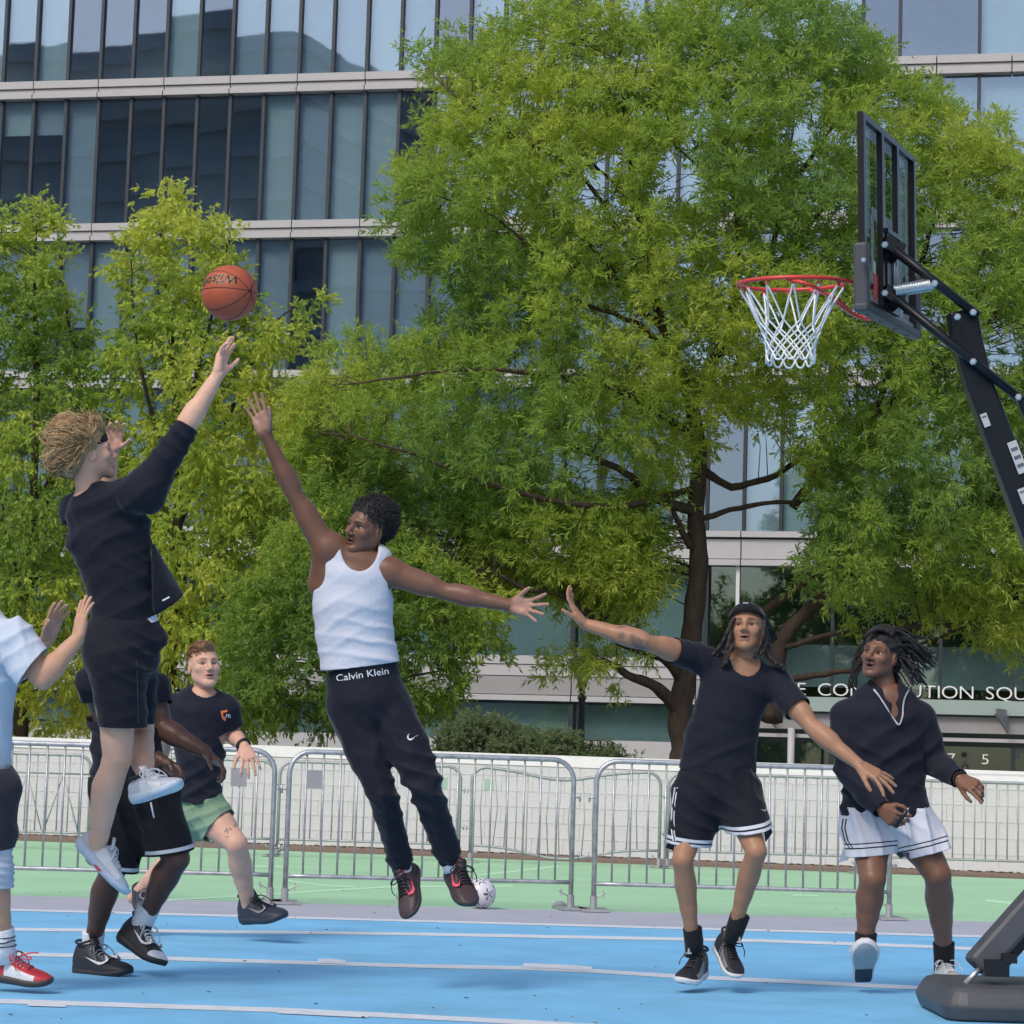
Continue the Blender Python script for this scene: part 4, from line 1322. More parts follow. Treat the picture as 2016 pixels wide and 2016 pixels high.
class Blob:
    def __init__(s):
        s.pr = []
    def _add(s, fn, pts, r, k, sub=False):
        pts = np.array(pts); m = r + k + .03
        s.pr.append((fn, pts.min(0) - m, pts.max(0) + m, max(k, 1e-4), sub))
    def seg(s, a, b, ra, rb=None, k=.02, q=None, axis=None, sub=False):
        """rounded cone; q squashes it along axis"""
        a = np.asarray(a, float); b = np.asarray(b, float); rb = ra if rb is None else rb
        ba = b - a; L2 = ba @ ba + 1e-12
        ax = None if axis is None else nrm(axis)
        def fn(X, Y, Z):
            x, y, z = X - a[0], Y - a[1], Z - a[2]
            t = np.clip((x * ba[0] + y * ba[1] + z * ba[2]) / L2, 0, 1)
            x, y, z = x - t * ba[0], y - t * ba[1], z - t * ba[2]
            if ax is not None:
                w = (x * ax[0] + y * ax[1] + z * ax[2]) * (1 / q - 1)
                x, y, z = x + w * ax[0], y + w * ax[1], z + w * ax[2]
            return np.sqrt(x * x + y * y + z * z) - (ra + t * (rb - ra))
        s._add(fn, [a, b], max(ra, rb), k, sub)
        return s
    def poly(s, pts, rs, k=.02, q=None, axis=None):
        """polyline of rounded cones joined without swelling at the joints"""
        pts = [np.asarray(p_, float) for p_ in pts]
        def fn(X, Y, Z):
            out = None
            for i in range(len(pts) - 1):
                a = pts[i]; ba = pts[i + 1] - a; L2 = ba @ ba + 1e-12
                x, y, z = X - a[0], Y - a[1], Z - a[2]
                t = np.clip((x * ba[0] + y * ba[1] + z * ba[2]) / L2, 0, 1)
                te = t * t * (3 - 2 * t)
                x, y, z = x - t * ba[0], y - t * ba[1], z - t * ba[2]
                d = np.sqrt(x * x + y * y + z * z) - (rs[i] + te * (rs[i + 1] - rs[i]))
                out = d if out is None else np.minimum(out, d)
            return out
        s._add(fn, pts, max(rs), k)
        return s
    def epoly(s, pts, rs, side, front, k=.03):
        pts = [np.asarray(p_, float) for p_ in pts]
        def fn(X, Y, Z):
            out = None
            for i in range(len(pts) - 1):
                a = pts[i]; ba = pts[i + 1] - a; L2 = ba @ ba + 1e-12; up = nrm(ba)
                sd = nrm(side - up * (side @ up)); fr = np.cross(up, sd)
                x, y, z = X - a[0], Y - a[1], Z - a[2]
                t = np.clip((x * ba[0] + y * ba[1] + z * ba[2]) / L2, 0, 1)
                te = t * t * (3 - 2 * t)
                x, y, z = x - t * ba[0], y - t * ba[1], z - t * ba[2]
                w = rs[i][0] + te * (rs[i + 1][0] - rs[i][0]); d = rs[i][1] + te * (rs[i + 1][1] - rs[i][1]); m = (w + d) * .35
                p = x * sd[0] + y * sd[1] + z * sd[2]; f = x * fr[0] + y * fr[1] + z * fr[2]; u = x * up[0] + y * up[1] + z * up[2]
                k0 = np.sqrt((p / w) ** 2 + (f / d) ** 2 + (u / m) ** 2)
                k1 = np.sqrt((p / w ** 2) ** 2 + (f / d ** 2) ** 2 + (u / m ** 2) ** 2) + 1e-6
                e = np.maximum(k0 * (k0 - 1) / k1, -.08)
                if out is None: out = e
                else:
                    hh = np.clip(.5 + .5 * (out - e) / .02, 0, 1); out = out * (1 - hh) + e * hh - .012 * hh * (1 - hh)
            return out
        s._add(fn, pts, max(max(r) for r in rs), k)
        return s
    def chain(s, pts, rs, k=.02):
        for i in range(len(pts) - 1):
            s.seg(pts[i], pts[i + 1], rs[i], rs[i + 1], k)
        return s
    def ell(s, c, r, axes=None, k=.02, sub=False):
        c = np.asarray(c, float); r = np.asarray(r, float)
        R = np.eye(3) if axes is None else np.array(axes)
        def fn(X, Y, Z):
            x, y, z = X - c[0], Y - c[1], Z - c[2]
            k0 = 0; k1 = 0
            for i in range(3):
                w = x * R[i, 0] + y * R[i, 1] + z * R[i, 2]
                k0 = k0 + (w / r[i]) ** 2; k1 = k1 + (w / r[i] ** 2) ** 2
            k0 = np.sqrt(k0); k1 = np.sqrt(k1) + 1e-6
            return np.maximum(k0 * (k0 - 1) / k1, -r.min())
        s._add(fn, [c], r.max(), k, sub)
        return s
    def eseg(s, a, b, ra, rb, side, front, k=.03, sub=False):
        """segment with elliptical section, ra=(half width along side, half depth along front)"""
        a = np.asarray(a, float); b = np.asarray(b, float)
        ba = b - a; L2 = ba @ ba + 1e-12; up = nrm(ba)
        sd = nrm(side - up * (side @ up)); fr = np.cross(up, sd)
        def fn(X, Y, Z):
            x, y, z = X - a[0], Y - a[1], Z - a[2]
            t = np.clip((x * ba[0] + y * ba[1] + z * ba[2]) / L2, 0, 1)
            x, y, z = x - t * ba[0], y - t * ba[1], z - t * ba[2]
            w = ra[0] + t * (rb[0] - ra[0]); d = ra[1] + t * (rb[1] - ra[1]); m = (w + d) * .35
            p = x * sd[0] + y * sd[1] + z * sd[2]; f = x * fr[0] + y * fr[1] + z * fr[2]; u = x * up[0] + y * up[1] + z * up[2]
            k0 = np.sqrt((p / w) ** 2 + (f / d) ** 2 + (u / m) ** 2)
            k1 = np.sqrt((p / w ** 2) ** 2 + (f / d ** 2) ** 2 + (u / m ** 2) ** 2) + 1e-6
            return np.maximum(k0 * (k0 - 1) / k1, -.08)
        s._add(fn, [a, b], max(ra[0], rb[0], ra[1], rb[1]), k, sub)
        return s
    def mesh(s, h, smooth=1):
        lo = np.min([p[1] for p in s.pr if not p[4]], axis=0); hi = np.max([p[2] for p in s.pr if not p[4]], axis=0)
        n = np.ceil((hi - lo) / h).astype(int) + 2
        D = np.full(n, 1.0, np.float32)
        ax = [(lo[i] + h * np.arange(n[i])).astype(np.float32) for i in range(3)]
        for fn, l, u, k, sub in s.pr:
            i0 = np.maximum(np.floor((l - lo) / h).astype(int), 0); i1 = np.minimum(np.ceil((u - lo) / h).astype(int) + 1, n)
            if np.any(i1 <= i0): continue
            sl = tuple(slice(i0[i], i1[i]) for i in range(3))
            d = fn(ax[0][sl[0]][:, None, None], ax[1][sl[1]][None, :, None], ax[2][sl[2]][None, None, :]).astype(np.float32)
            B = D[sl]
            if sub:
                d = -d
                hh = np.clip(.5 - .5 * (B - d) / k, 0, 1)
                D[sl] = B * (1 - hh) + d * hh + k * hh * (1 - hh)
            else:
                hh = np.clip(.5 + .5 * (B - d) / k, 0, 1)
                D[sl] = B * (1 - hh) + d * hh - k * hh * (1 - hh)
        V, F = surf_nets(D, lo, h)
        for _ in range(smooth):
            V = laplace(V, F)
        return V, F

def surf_nets(D, lo, h):
    S = D < 0
    c = np.zeros(tuple(np.array(S.shape) - 1), np.int8)
    for i in (0, 1):
        for j in (0, 1):
            for k in (0, 1):
                c += S[i:S.shape[0] - 1 + i, j:S.shape[1] - 1 + j, k:S.shape[2] - 1 + k]
    mixed = (c > 0) & (c < 8)
    ii = np.argwhere(mixed)
    idx = np.full(mixed.shape, -1, np.int32)
    idx[mixed] = np.arange(len(ii))
    acc = np.zeros((len(ii), 3)); cnt = np.zeros(len(ii))
    corners = [(i, j, k) for i in (0, 1) for j in (0, 1) for k in (0, 1)]
    val = {q: D[ii[:, 0] + q[0], ii[:, 1] + q[1], ii[:, 2] + q[2]].astype(float) for q in corners}
    for q in corners:
        for a in range(3):
            if q[a] == 0:
                r = list(q); r[a] = 1; r = tuple(r)
                va, vb = val[q], val[r]
                x = (va < 0) != (vb < 0)
                t = np.where(x, va / np.where(x, va - vb, 1), 0)
                p = np.tile(np.array(q, float), (len(ii), 1)); p[:, a] += t
                acc += p * x[:, None]; cnt += x
    V = lo + (ii + acc / cnt[:, None]) * h
    FF = []
    for a in range(3):
        b_, c_ = (a + 1) % 3, (a + 2) % 3
        s0 = [slice(None)] * 3; s1 = [slice(None)] * 3
        s0[a] = slice(0, -1); s1[a] = slice(1, None)
        ch = S[tuple(s0)] != S[tuple(s1)]
        e = np.argwhere(ch)
        e = e[(e[:, b_] > 0) & (e[:, c_] > 0) & (e[:, b_] < S.shape[b_] - 1) & (e[:, c_] < S.shape[c_] - 1)]
        low = S[e[:, 0], e[:, 1], e[:, 2]]
        def cell(db, dc):
            f = e.copy(); f[:, b_] += db; f[:, c_] += dc
            return idx[f[:, 0], f[:, 1], f[:, 2]]
        q = np.stack([cell(-1, -1), cell(0, -1), cell(0, 0), cell(-1, 0)], 1)
        q[~low] = q[~low][:, ::-1]
        FF.append(q)
    return V, np.concatenate(FF)

def laplace(V, F, w=.5):
    acc = np.zeros_like(V); cnt = np.zeros(len(V))
    for i in range(4):
        for j in (1, 3):
            np.add.at(acc, F[:, i], V[F[:, (i + j) % 4]]); np.add.at(cnt, F[:, i], 1)
    return V + w * (acc / np.maximum(cnt, 1)[:, None] - V)

def vnormals(V, F):
    n = np.cross(V[F[:, 2]] - V[F[:, 0]], V[F[:, 3]] - V[F[:, 1]])
    N = np.zeros_like(V)
    for i in range(4):
        np.add.at(N, F[:, i], n)
    return N / (np.linalg.norm(N, axis=1, keepdims=True) + 1e-12)

def pnoise(p, f, seed=0):
    r = np.random.default_rng(seed)
    out = np.zeros(len(p))
    for o in range(4):
        a = r.normal(size=(3, 3)) * f * (1.6 ** o) * .6
        ph = r.uniform(0, 6.28, 3)
        out += (np.sin(p @ a[0] + ph[0] + 1.4 * np.sin(p @ a[1] + ph[1])) * np.cos(p @ a[2] * .5 + ph[2])) / (1.35 ** o)
    return out / 2.2

def folds(V, N, specs, seed=0):
    """cloth folds: (direction across the folds, wavelength, amplitude, centre or None, radius)"""
    d = np.zeros(len(V))
    for i, (dr, wl, amp, cen, rad) in enumerate(specs):
        dr = nrm(dr)
        ph = (V @ dr) / wl * 6.283 + 4.2 * pnoise(V, 2.6, seed + i) + 1.3 * pnoise(V, 9.0, seed + 20 + i)
        w = np.exp(np.sin(ph) * 1.5) / 2.4 - .75
        m = np.clip(.45 + 1.0 * pnoise(V, 3.6, seed + 50 + i), 0, 1.3)
        if cen is not None:
            m = m * np.exp(-np.sum((V - cen) ** 2, 1) / (2 * rad * rad))
        d += 1.4 * amp * w * m
    return V + N * d[:, None]

def bmesh_cut(V, F, cuts):
    """cuts: (point, outward normal, radius): removes what lies beyond the plane, near the point"""
    if not cuts:
        return V, F
    bm = bmesh.new()
    vs = [bm.verts.new(v) for v in V]
    for f in F:
        try: bm.faces.new([vs[i] for i in f])
        except ValueError: pass
    for co, no, rad in cuts:
        no = nrm(no)
        fs = [f for f in bm.faces if (Vector(co) - f.calc_center_median()).length < rad]
        g = set(fs)
        for f in fs:
            g.update(f.edges); g.update(f.verts)
        bmesh.ops.bisect_plane(bm, geom=list(g), plane_co=Vector(co), plane_no=Vector(no), clear_outer=False)
        co_, no_ = Vector(co), Vector(no)
        dele = [f for f in bm.faces if (f.calc_center_median() - co_).dot(no_) > 0 and (f.calc_center_median() - co_).length < rad]
        bmesh.ops.delete(bm, geom=dele, context='FACES')
    # drop the loose scraps a cut leaves behind
    seen = set(); isl = []
    for f0 in bm.faces:
        if f0 in seen: continue
        st = [f0]; seen.add(f0); comp = []
        while st:
            q = st.pop(); comp.append(q)
            for e in q.edges:
                for g2 in e.link_faces:
                    if g2 not in seen: seen.add(g2); st.append(g2)
        isl.append(comp)
    big = max(len(c) for c in isl)
    for c in isl:
        if len(c) < .12 * big: bmesh.ops.delete(bm, geom=c, context='FACES')
    lv = [v for v in bm.verts if not v.link_faces]
    bmesh.ops.delete(bm, geom=lv, context='VERTS')
    bm.verts.ensure_lookup_table()
    bm.verts.index_update()
    out_v = np.array([v.co[:] for v in bm.verts]); out_f = [tuple(v.index for v in f.verts) for f in bm.faces]
    bm.free()
    return out_v, out_f

# ------------------------------------------------------------------ materials for people
def skin(name, c, r=.5, s=.35):
    return mat(name, c, r, .07, 14, .12, 160, attr='Col', bdist=.003, spec=s * .7, sss=.12)
def cloth(name, c, rough=.85, bump=.55, bs=22, sheen=.16, var=.10, spec=.12):
    return mat(name, c, rough, var, 7, bump, bs, sheen=sheen, bdist=.012, spec=spec, stretch=(1, 1, .8))

def stepmat(name, steps, attr='Hem', rough=.8, base=None):
    """cloth whose trim follows a distance attribute: steps [(position, colour)]"""
    m = cloth(name, steps[0][1], rough, .3, 30, .15)
    t = m.node_tree; b = t.nodes['Principled BSDF']
    a = t.nodes.new('ShaderNodeAttribute'); a.attribute_name = attr
    mr = t.nodes.new('ShaderNodeMapRange')
    mr.inputs['From Min'].default_value = 0; mr.inputs['From Max'].default_value = .2
    r = t.nodes.new('ShaderNodeValToRGB'); r.color_ramp.interpolation = 'CONSTANT'
    els = r.color_ramp.elements
    els[0].position = 0; els[0].color = (*steps[0][1], 1)
    els[1].position = min(.999, steps[1][0] / .2); els[1].color = (*steps[1][1], 1)
    for p, c in steps[2:]:
        e = els.new(min(.999, p / .2)); e.color = (*c, 1)
    t.links.new(a.outputs['Fac'], mr.inputs[0]); t.links.new(mr.outputs[0], r.inputs[0])
    t.links.new(r.outputs[0], b.inputs['Base Color'])
    return m

BLK = (.015, .0165, .025); WHT = (.56, .58, .64)
M['blacktee'] = cloth('black_jersey', BLK)
M['navytop'] = cloth('dark_navy_knit', (.017, .018, .028))
M['blackshort'] = cloth('black_shorts_cloth', (.016, .0165, .024))
M['blackpant'] = cloth('black_track_cloth', (.015, .0155, .024), .70)
M['whitetank'] = cloth('white_ribbed_jersey', (.56, .58, .66), .85, .25, 60, .1, .04)
M['whitetee'] = cloth('white_tee_cotton', (.52, .58, .68), .85, .35, 30, .1, .05)
M['greenshort'] = cloth('sage_green_cloth', (.20, .30, .20), .8, .35, 40, .15, .07)
M['darkgreyshort'] = cloth('charcoal_cloth', (.035, .033, .042), .85)
M['kneesleeve'] = cloth('pale_grey_sleeve', (.42, .47, .56), .85, .2, 60, .1, .08)
M['sockwhite'] = cloth('white_sock', (.70, .70, .74), .9, .3, 90, .1, .04)
M['sockblack'] = cloth('black_sock', (.018, .018, .022), .9, .3, 90)
M['eyewhite'] = mat('eye', (.6, .6, .6), .5, attr='Col', spec=.2)
M['hairblack'] = mat('black_hair', (.012, .010, .010), .75, .3, 40, sheen=.1)
M['hairblond'] = mat('dark_blond_hair', (.26, .165, .085), .65, attr='Col')
M['hairbrown'] = mat('light_brown_hair', (.29, .16, .075), .6, .3, 40)
M['braid'] = mat('dark_brown_braid', (.022, .014, .012), .7, .4, 60)
M['capblack'] = cloth('black_cap_cloth', (.012, .012, .015), .8, .2, 60)
M['band'] = mat('black_headband', (.014, .014, .016), .8)
M['printwhite'] = mat('white_print', (.72, .72, .75), .5)
M['printgrey'] = mat('silver_print', (.38, .38, .40), .4)
M['printorange'] = mat('orange_print', (.75, .18, .06), .5)
M['ink'] = mat('tattoo_ink', (.055, .05, .055), .55)
M['silver'] = mat('silver_chain', (.7, .7, .68), .25, metal=.9)
M['gold'] = mat('gold_chain', (.7, .5, .2), .25, metal=.9)
M['watch'] = mat('black_watch_strap', (.012, .012, .014), .4)
M['penblack'] = mat('black_pen_plastic', (.012, .012, .016), .35)

HEAD_H = .23
class Fig:
    def __init__(s, label, d, group='basketball players on the court', foot=(0, 0)):
        s.d = d; s.k = d / FPX
        g = P(foot[0], foot[1], d)
        s.root = thing('person', label, 'person', A(g[0], g[1], 0), group)
        s.parts = []          # (V, F, col) pieces of the body
        s.tgt = []
    def p(s, x, y, dz=0.0):
        return P(x, y, s.d + dz)
    def put(s, V, F, col):
        s.parts.append((V, F, np.tile(np.array(col, float), (len(V), 1)) if np.ndim(col) == 1 else col))
    def finish_body(s, m):
        V = np.concatenate([p[0] for p in s.parts]); C = np.concatenate([p[2] for p in s.parts])
        off = 0; FF = []
        for v, f, c in s.parts:
            FF.append(f + off); off += len(v)
        F = np.concatenate(FF)
        s.bV, s.bF = V, F
        return mesh_obj('body', V, F, m, s.root, True, None, C)
    def garment(s, name, blob, m, h=.008, cuts=(), fold=(), seed=0, smooth=2, hem=None, solid=True, label=None):
        V, F = blob.mesh(h, smooth)
        if fold:
            V = folds(V, vnormals(V, F), fold, seed)
            V = laplace(V, F, .25)
        V2, F2 = bmesh_cut(V, F, cuts)
        o = mesh_obj(name, V2, F2, m, s.root, True)
        if hem is not None:
            at = o.data.attributes.new('Hem', 'FLOAT', 'POINT')
            at.data.foreach_set('value', np.asarray(hem(V2), dtype=np.float32))
        if solid and cuts:
            so_ = o.modifiers.new('thickness', 'SOLIDIFY'); so_.thickness = .004; so_.offset = -1
        s.tgt.append((V2, [tuple(f) for f in F2]))
        if label: o['label'] = label
        return o
    def bvh(s, body=True):
        Vs = []; Fs = []; off = 0
        L = list(s.tgt)
        if body: L.append((s.bV, [tuple(f) for f in s.bF]))
        for v, f in L:
            Vs += [Vector(q) for q in v]; Fs += [tuple(i + off for i in t) for t in f]; off += len(v)
        return BVHTree.FromPolygons(Vs, Fs)
    def decal(s, name, V2, F2, m, parent=None, off=.003, tree=None):
        """V2 photo pixel positions laid onto the first surface of this person"""
        tree = tree or s.bvh()
        o0 = Vector((0, 0, HCAM)); out = []; last = None
        for x, y in V2:
            r = Vector(ray(x, y)).normalized()
            hit = tree.ray_cast(o0 + r * 5, r, 30)
            if hit[0] is None:
                q = np.array(last) if last is not None else P(x, y, s.d)
            else:
                q = np.array(hit[0] - r * off)
            last = q
            out.append(q)
        return mesh_obj(name, out, F2, m, parent or s.root)
    def text(s, name, txt, x, y, hpx, m, rot=0.0, sx=1.0, tree=None, shear=0.0, thin=0.0, off=.003):
        V, F = text_mesh(txt, hpx / .73, 0, thin, shear)
        V[:, 0] *= sx
        c, n = math.cos(rot), math.sin(rot)
        V2 = [(x + c * a - n * (-b), y + n * a + c * (-b)) for a, b, _ in V]
        return s.decal(name, V2, F, m, tree=tree, off=off)

SW = [(0, .35), (.10, .10), (.28, .0), (.45, .08), (1.0, .62), (.42, .24), (.25, .20), (.16, .28), (.13, .45), (.22, .78), (.06, .55)]
def swoosh_px(x, y, w, h, flip=False, rot=0):
    c, n = math.cos(rot), math.sin(rot)
    out = []
    for a, b in SW:
        a2 = (1 - a) if flip else a
        u, v = a2 * w, -b * h
        out.append((x + c * u - n * v, y + n * u + c * v))
    return out, [tuple(range(len(SW)))]

def hframe(fwd, up):
    f = nrm(fwd); u = nrm(up - f * np.dot(up, f)); l = np.cross(u, f)     # l: the person's left
    return l, f, u

def build_head(fig, c, fwd, up, nk, col, lip, brow, sc=1.0, mouth=.4, neck_r=.056, stubble=None, gaze=None, jaw=1.0, iris=(.03, .018, .012), nose=1.0, hair_col=None, hairline=.055, lipfull=1.0):
    l, f, u = hframe(fwd, up)
    R = [l, f, u]
    def Q(x, y, z): return c + sc * (l * x + f * y + u * z)
    B = Blob()
    S_ = sc
    B.ell(Q(0, -.015, .032), A(.074, .094, .084) * S_, R, .02)
    B.ell(Q(0, .022, -.030), A(.061, .068, .078) * S_, R, .03)
    for sg in (-1, 1):
        B.seg(Q(sg * .048, -.002, -.050), Q(sg * .020 * jaw, .066, -.092), .019 * S_, .015 * S_, .025)
        B.ell(Q(sg * .040, .060, -.018), A(.022, .018, .018) * S_, R, .02)
    B.ell(Q(0, .076, -.097), A(.021 * jaw, .018, .017) * S_, R, .02)
    B.seg(c + sc * (f * -.026 + u * -.06), nk, neck_r * .92, neck_r * 1.03, .022)
    for sg in (-1, 1):
        B.seg(Q(sg * .012, .081, .026), Q(sg * .044, .067, .024), .0080 * S_, .008 * S_, .024)
        B.ell(Q(sg * .031, .094, .006), A(.019, .016, .012) * S_, R, .012, True)
    B.seg(Q(0, .086, .012), Q(0, .110, -.024), .0065 * S_, .0105 * S_ * nose, .012)
    for sg in (-1, 1):
        B.ell(Q(sg * .0125 * nose, .099, -.029), A(.0085 * nose, .010, .0075) * S_, R, .006)
    mo = mouth * .012
    B.ell(Q(0, .0885, -.053 + mo * .3), A(.023, .0095, .0052 * lipfull) * S_, R, .006)
    B.ell(Q(0, .0865, -.063 - mo), A(.020, .0095, .0060 * lipfull) * S_, R, .006)
    if mouth > .15:
        B.ell(Q(0, .096, -.058 - mo * .35), A(.015, .016, .0022 + mo * .55) * S_, R, .003, True)
    for sg in (-1, 1):
        B.ell(Q(sg * .031, .0745, .004), A(.0138, .0085, .0050) * S_, R, .003, True)      # lids opening
        e = nrm(l * sg * .94 + f * -.30)
        B.ell(Q(sg * .074, -.006, -.006), A(.010, .019, .030) * S_, [e, nrm(np.cross(u, e)), u], .008)
        B.ell(Q(sg * .0815, -.002, -.002), A(.006, .010, .018) * S_, [e, nrm(np.cross(u, e)), u], .004, True)
    V, F = B.mesh(.0032 * max(sc, 1), 1)
    loc = (V - c) / sc
    x, y, z = loc @ l, loc @ f, loc @ u
    C = np.tile(np.array(col, float), (len(V), 1))
    def paint(mask, cc, a=1.0):
        w = np.clip(mask, 0, 1)[:, None] * a
        C[:] = C * (1 - w) + np.array(cc) * w
    ax_ = np.abs(x)
    # lips, inside of the mouth, brows, lashes
    fr = y > .055
    lipm = np.exp(-((x / .022) ** 2) ** 2) * (np.exp(-(((z + .053 - mo * .3) / .0062) ** 2) ** 2) + np.exp(-(((z + .0635 + mo) / .0068) ** 2) ** 2))
    paint(lipm * fr, lip, .8)
    if mouth > .15:
        paint(np.exp(-((x / .016) ** 2) ** 2) * np.exp(-(((z + .058 + mo * .35) / (.0028 + mo * .5)) ** 2) ** 2) * (y > .05) * (y < .094), (.03, .01, .01))
    bz = .027 + .05 * ax_ - 0.9 * (ax_ - .03) ** 2 * 10
    paint(np.exp(-(((z - bz) / .0048) ** 2) ** 2) * np.exp(-(((ax_ - .031) / .018) ** 2) ** 2) * fr, brow, .9)
    ed = ((ax_ - .031) / .0165) ** 2 + ((z - .0045) / .0082) ** 2
    paint((np.exp(-((ed - 1) / .35) ** 2) * (z > .003)) * fr, brow, .55)
    if stubble is not None:
        sm = (z < -.035) & (z > -.112) & (y > .0)
        paint(sm * np.clip((-.03 - z) / .03, 0, 1) * np.clip((np.abs(z + .058) - .006) / .006 + (ax_ > .02), 0, 1) * np.clip((y - .0) / .05, 0, 1), stubble, .26)
    if hair_col is not None:
        hm = np.clip((z - hairline + .25 * np.clip(-y + .03, -.05, .2) * 0 + (y < .055) * 0) / .008, 0, 1)
        side = np.clip((.012 - y) / .02, 0, 1) * np.clip((z + .035) / .02, 0, 1) * (ax_ > .03)
        back = np.clip((-.045 - y) / .02, 0, 1) * np.clip((z + .07) / .03, 0, 1)
        paint(np.clip(np.maximum(np.maximum(hm, side * .9), back), 0, 1) * (np.abs(x) < .0735 + 0 * x) , hair_col, .92)
    fig.put(V, F, C)
    fig.head = (c, l, f, u, sc)
    gz = nrm(gaze if gaze is not None else f)
    for sg in (-1, 1):
        ec = Q(sg * .031, .0612, .004); er = .0122 * sc
        Vs, Fs = uv_sphere(28, 18)
        ca = Vs @ gz
        cc = np.where((ca > .86)[:, None], np.array(iris), np.array((.36, .345, .33)))
        cc = np.where((ca > .965)[:, None], np.array((.006, .005, .005)), cc)
        mesh_obj('eye', ec + Vs * er, Fs, M['eyewhite'], fig.root, True, None, cc)

def HP(fig, x, y, z):
    c, l, f, u, sc = fig.head
    return c + sc * (l * x + f * y + u * z)

def tuft(mb, pts, r, n=4, mi=0):
    pts = bezier_pts(pts, 2)
    mb.tube(pts, np.linspace(r, r * .12, len(pts)), n, mi, caps=False)

def build_hand(fig, el, wr, mid, thumb_side, palm_n, col, palm_col=None, size=1.0, curl=(.2, .2, .2, .2), spread=.22, thumb_a=.8, thumb_curl=.2, wr_r=.027):
    """mid: point the middle knuckle lies towards; thumb_side: direction of the thumb; palm_n: palm normal"""
    d = nrm(mid - wr)
    t = nrm(thumb_side - d * np.dot(thumb_side, d)); n = np.cross(d, t)
    if np.dot(n, palm_n) < 0: n = -n
    z = size
    B = Blob()
    fa = nrm(wr - el)
    B.seg(wr - fa * .06, wr, wr_r * 1.02, wr_r * .96, .01, .8, n)
    B.seg(wr - fa * .005, wr + d * .03 * z, wr_r * .95, .027 * z, .012, .66, n)
    # palm from four metacarpals
    kn = []
    offs = [.031, .0105, -.010, -.029]
    lens = [.088, .092, .087, .079]
    for o, L in zip(offs, lens):
        k_ = wr + d * L * z + t * o * z - n * .004 * z
        kn.append(k_)
        B.seg(wr + d * .016 * z + t * o * .55 * z, k_, .0145 * z, .0115 * z, .012)
    B.seg(wr + d * .02 * z + t * .018 * z + n * .006, wr + d * .05 * z + t * .030 * z + n * .008, .017 * z, .013 * z, .014)
    B.seg(wr + d * .02 * z - t * .016 * z + n * .005, wr + d * .06 * z - t * .024 * z + n * .005, .014 * z, .011 * z, .014)
    flen = [(.040, .025, .021), (.045, .028, .022), (.041, .026, .022), (.032, .020, .019)]
    fr_ = [.0088, .0090, .0086, .0076]
    tips = []
    for i in range(4):
        a = spread * (1.35 - .9 * i) * .55
        dd = d * math.cos(a) + t * math.sin(a)
        p0 = kn[i]; cang = 0
        for j, L in enumerate(flen[i]):
            cang += curl[i] * (.75 if j == 0 else 1.1)
            dv = dd * math.cos(cang) + n * math.sin(cang)
            p1 = p0 + dv * L * z
            r0 = fr_[i] * z * (1 - .07 * j); r1 = fr_[i] * z * (1 - .07 * (j + 1))
            B.seg(p0, p1, r0, r1, .004)
            p0 = p1
        tips.append(p0)
    p0 = wr + d * .024 * z + t * .026 * z + n * .008 * z
    ta = thumb_a
    dv = nrm(d * math.cos(ta) + t * math.sin(ta) + n * .25)
    p1 = p0 + dv * .040 * z
    B.seg(p0, p1, .0135 * z, .0105 * z, .008)
    ta -= thumb_curl
    dv = nrm(d * math.cos(ta) + t * math.sin(ta) + n * (.25 + thumb_curl))
    p2 = p1 + dv * .030 * z
    B.seg(p1, p2, .0102 * z, .0092 * z, .004)
    ta -= thumb_curl
    dv = nrm(d * math.cos(ta) + t * math.sin(ta) + n * (.2 + thumb_curl))
    p3 = p2 + dv * .022 * z
    B.seg(p2, p3, .0092 * z, .0075 * z, .004)
    V, F = B.mesh(.0034, 1)
    C = np.tile(np.array(col, float), (len(V), 1))
    if palm_col is not None:
        N = vnormals(V, F)
        w = np.clip((N @ n) * 1.6 + .1, 0, 1) * np.clip(((V - wr) @ d) / .03, 0, 1)
        C = C * (1 - w[:, None]) + np.array(palm_col) * w[:, None]
    fig.put(V, F, C)
    return tips

def limb_arm(B, sh, el, wr, s=1.0):
    ua, fa = el - sh, wr - el
    upv = nrm(A(0, 0, 1) - nrm(ua) * nrm(ua)[2])
    upf = nrm(A(0, 0, 1) - nrm(fa) * nrm(fa)[2])
    B.seg(sh + ua * .34 + upv * .014, sh + ua * .66 + upv * .014, .036 * s, .034 * s, .02)
    B.seg(sh + ua * .22 - upv * .016, sh + ua * .55 - upv * .014, .034 * s, .032 * s, .02)
    B.seg(sh - upv * .0 + ua * .02 + upv * .010, sh + ua * .20 + upv * .008, .050 * s, .042 * s, .02)
    B.seg(el + fa * .10 + upf * .014, el + fa * .32 + upf * .010, .031 * s, .030 * s, .02)
    B.poly([sh, sh + ua * .30, sh + ua * .62, el, el + fa * .28, el + fa * .62, wr], [v * s for v in (.050, .047, .044, .0395, .0445, .036, .0275)], .035)

def limb_leg(B, hip, kn, an, back, s=1.0):
    th, sh = kn - hip, an - kn
    B.poly([hip, hip + th * .4, hip + th * .78, kn, kn + sh * .14 + back * .004, kn + sh * .33 + back * .014, kn + sh * .60 + back * .010, kn + sh * .84, an, an + nrm(sh) * .045],
           [v * s for v in (.092, .084, .064, .0575, .0545, .060, .050, .0395, .036, .037)], .03)

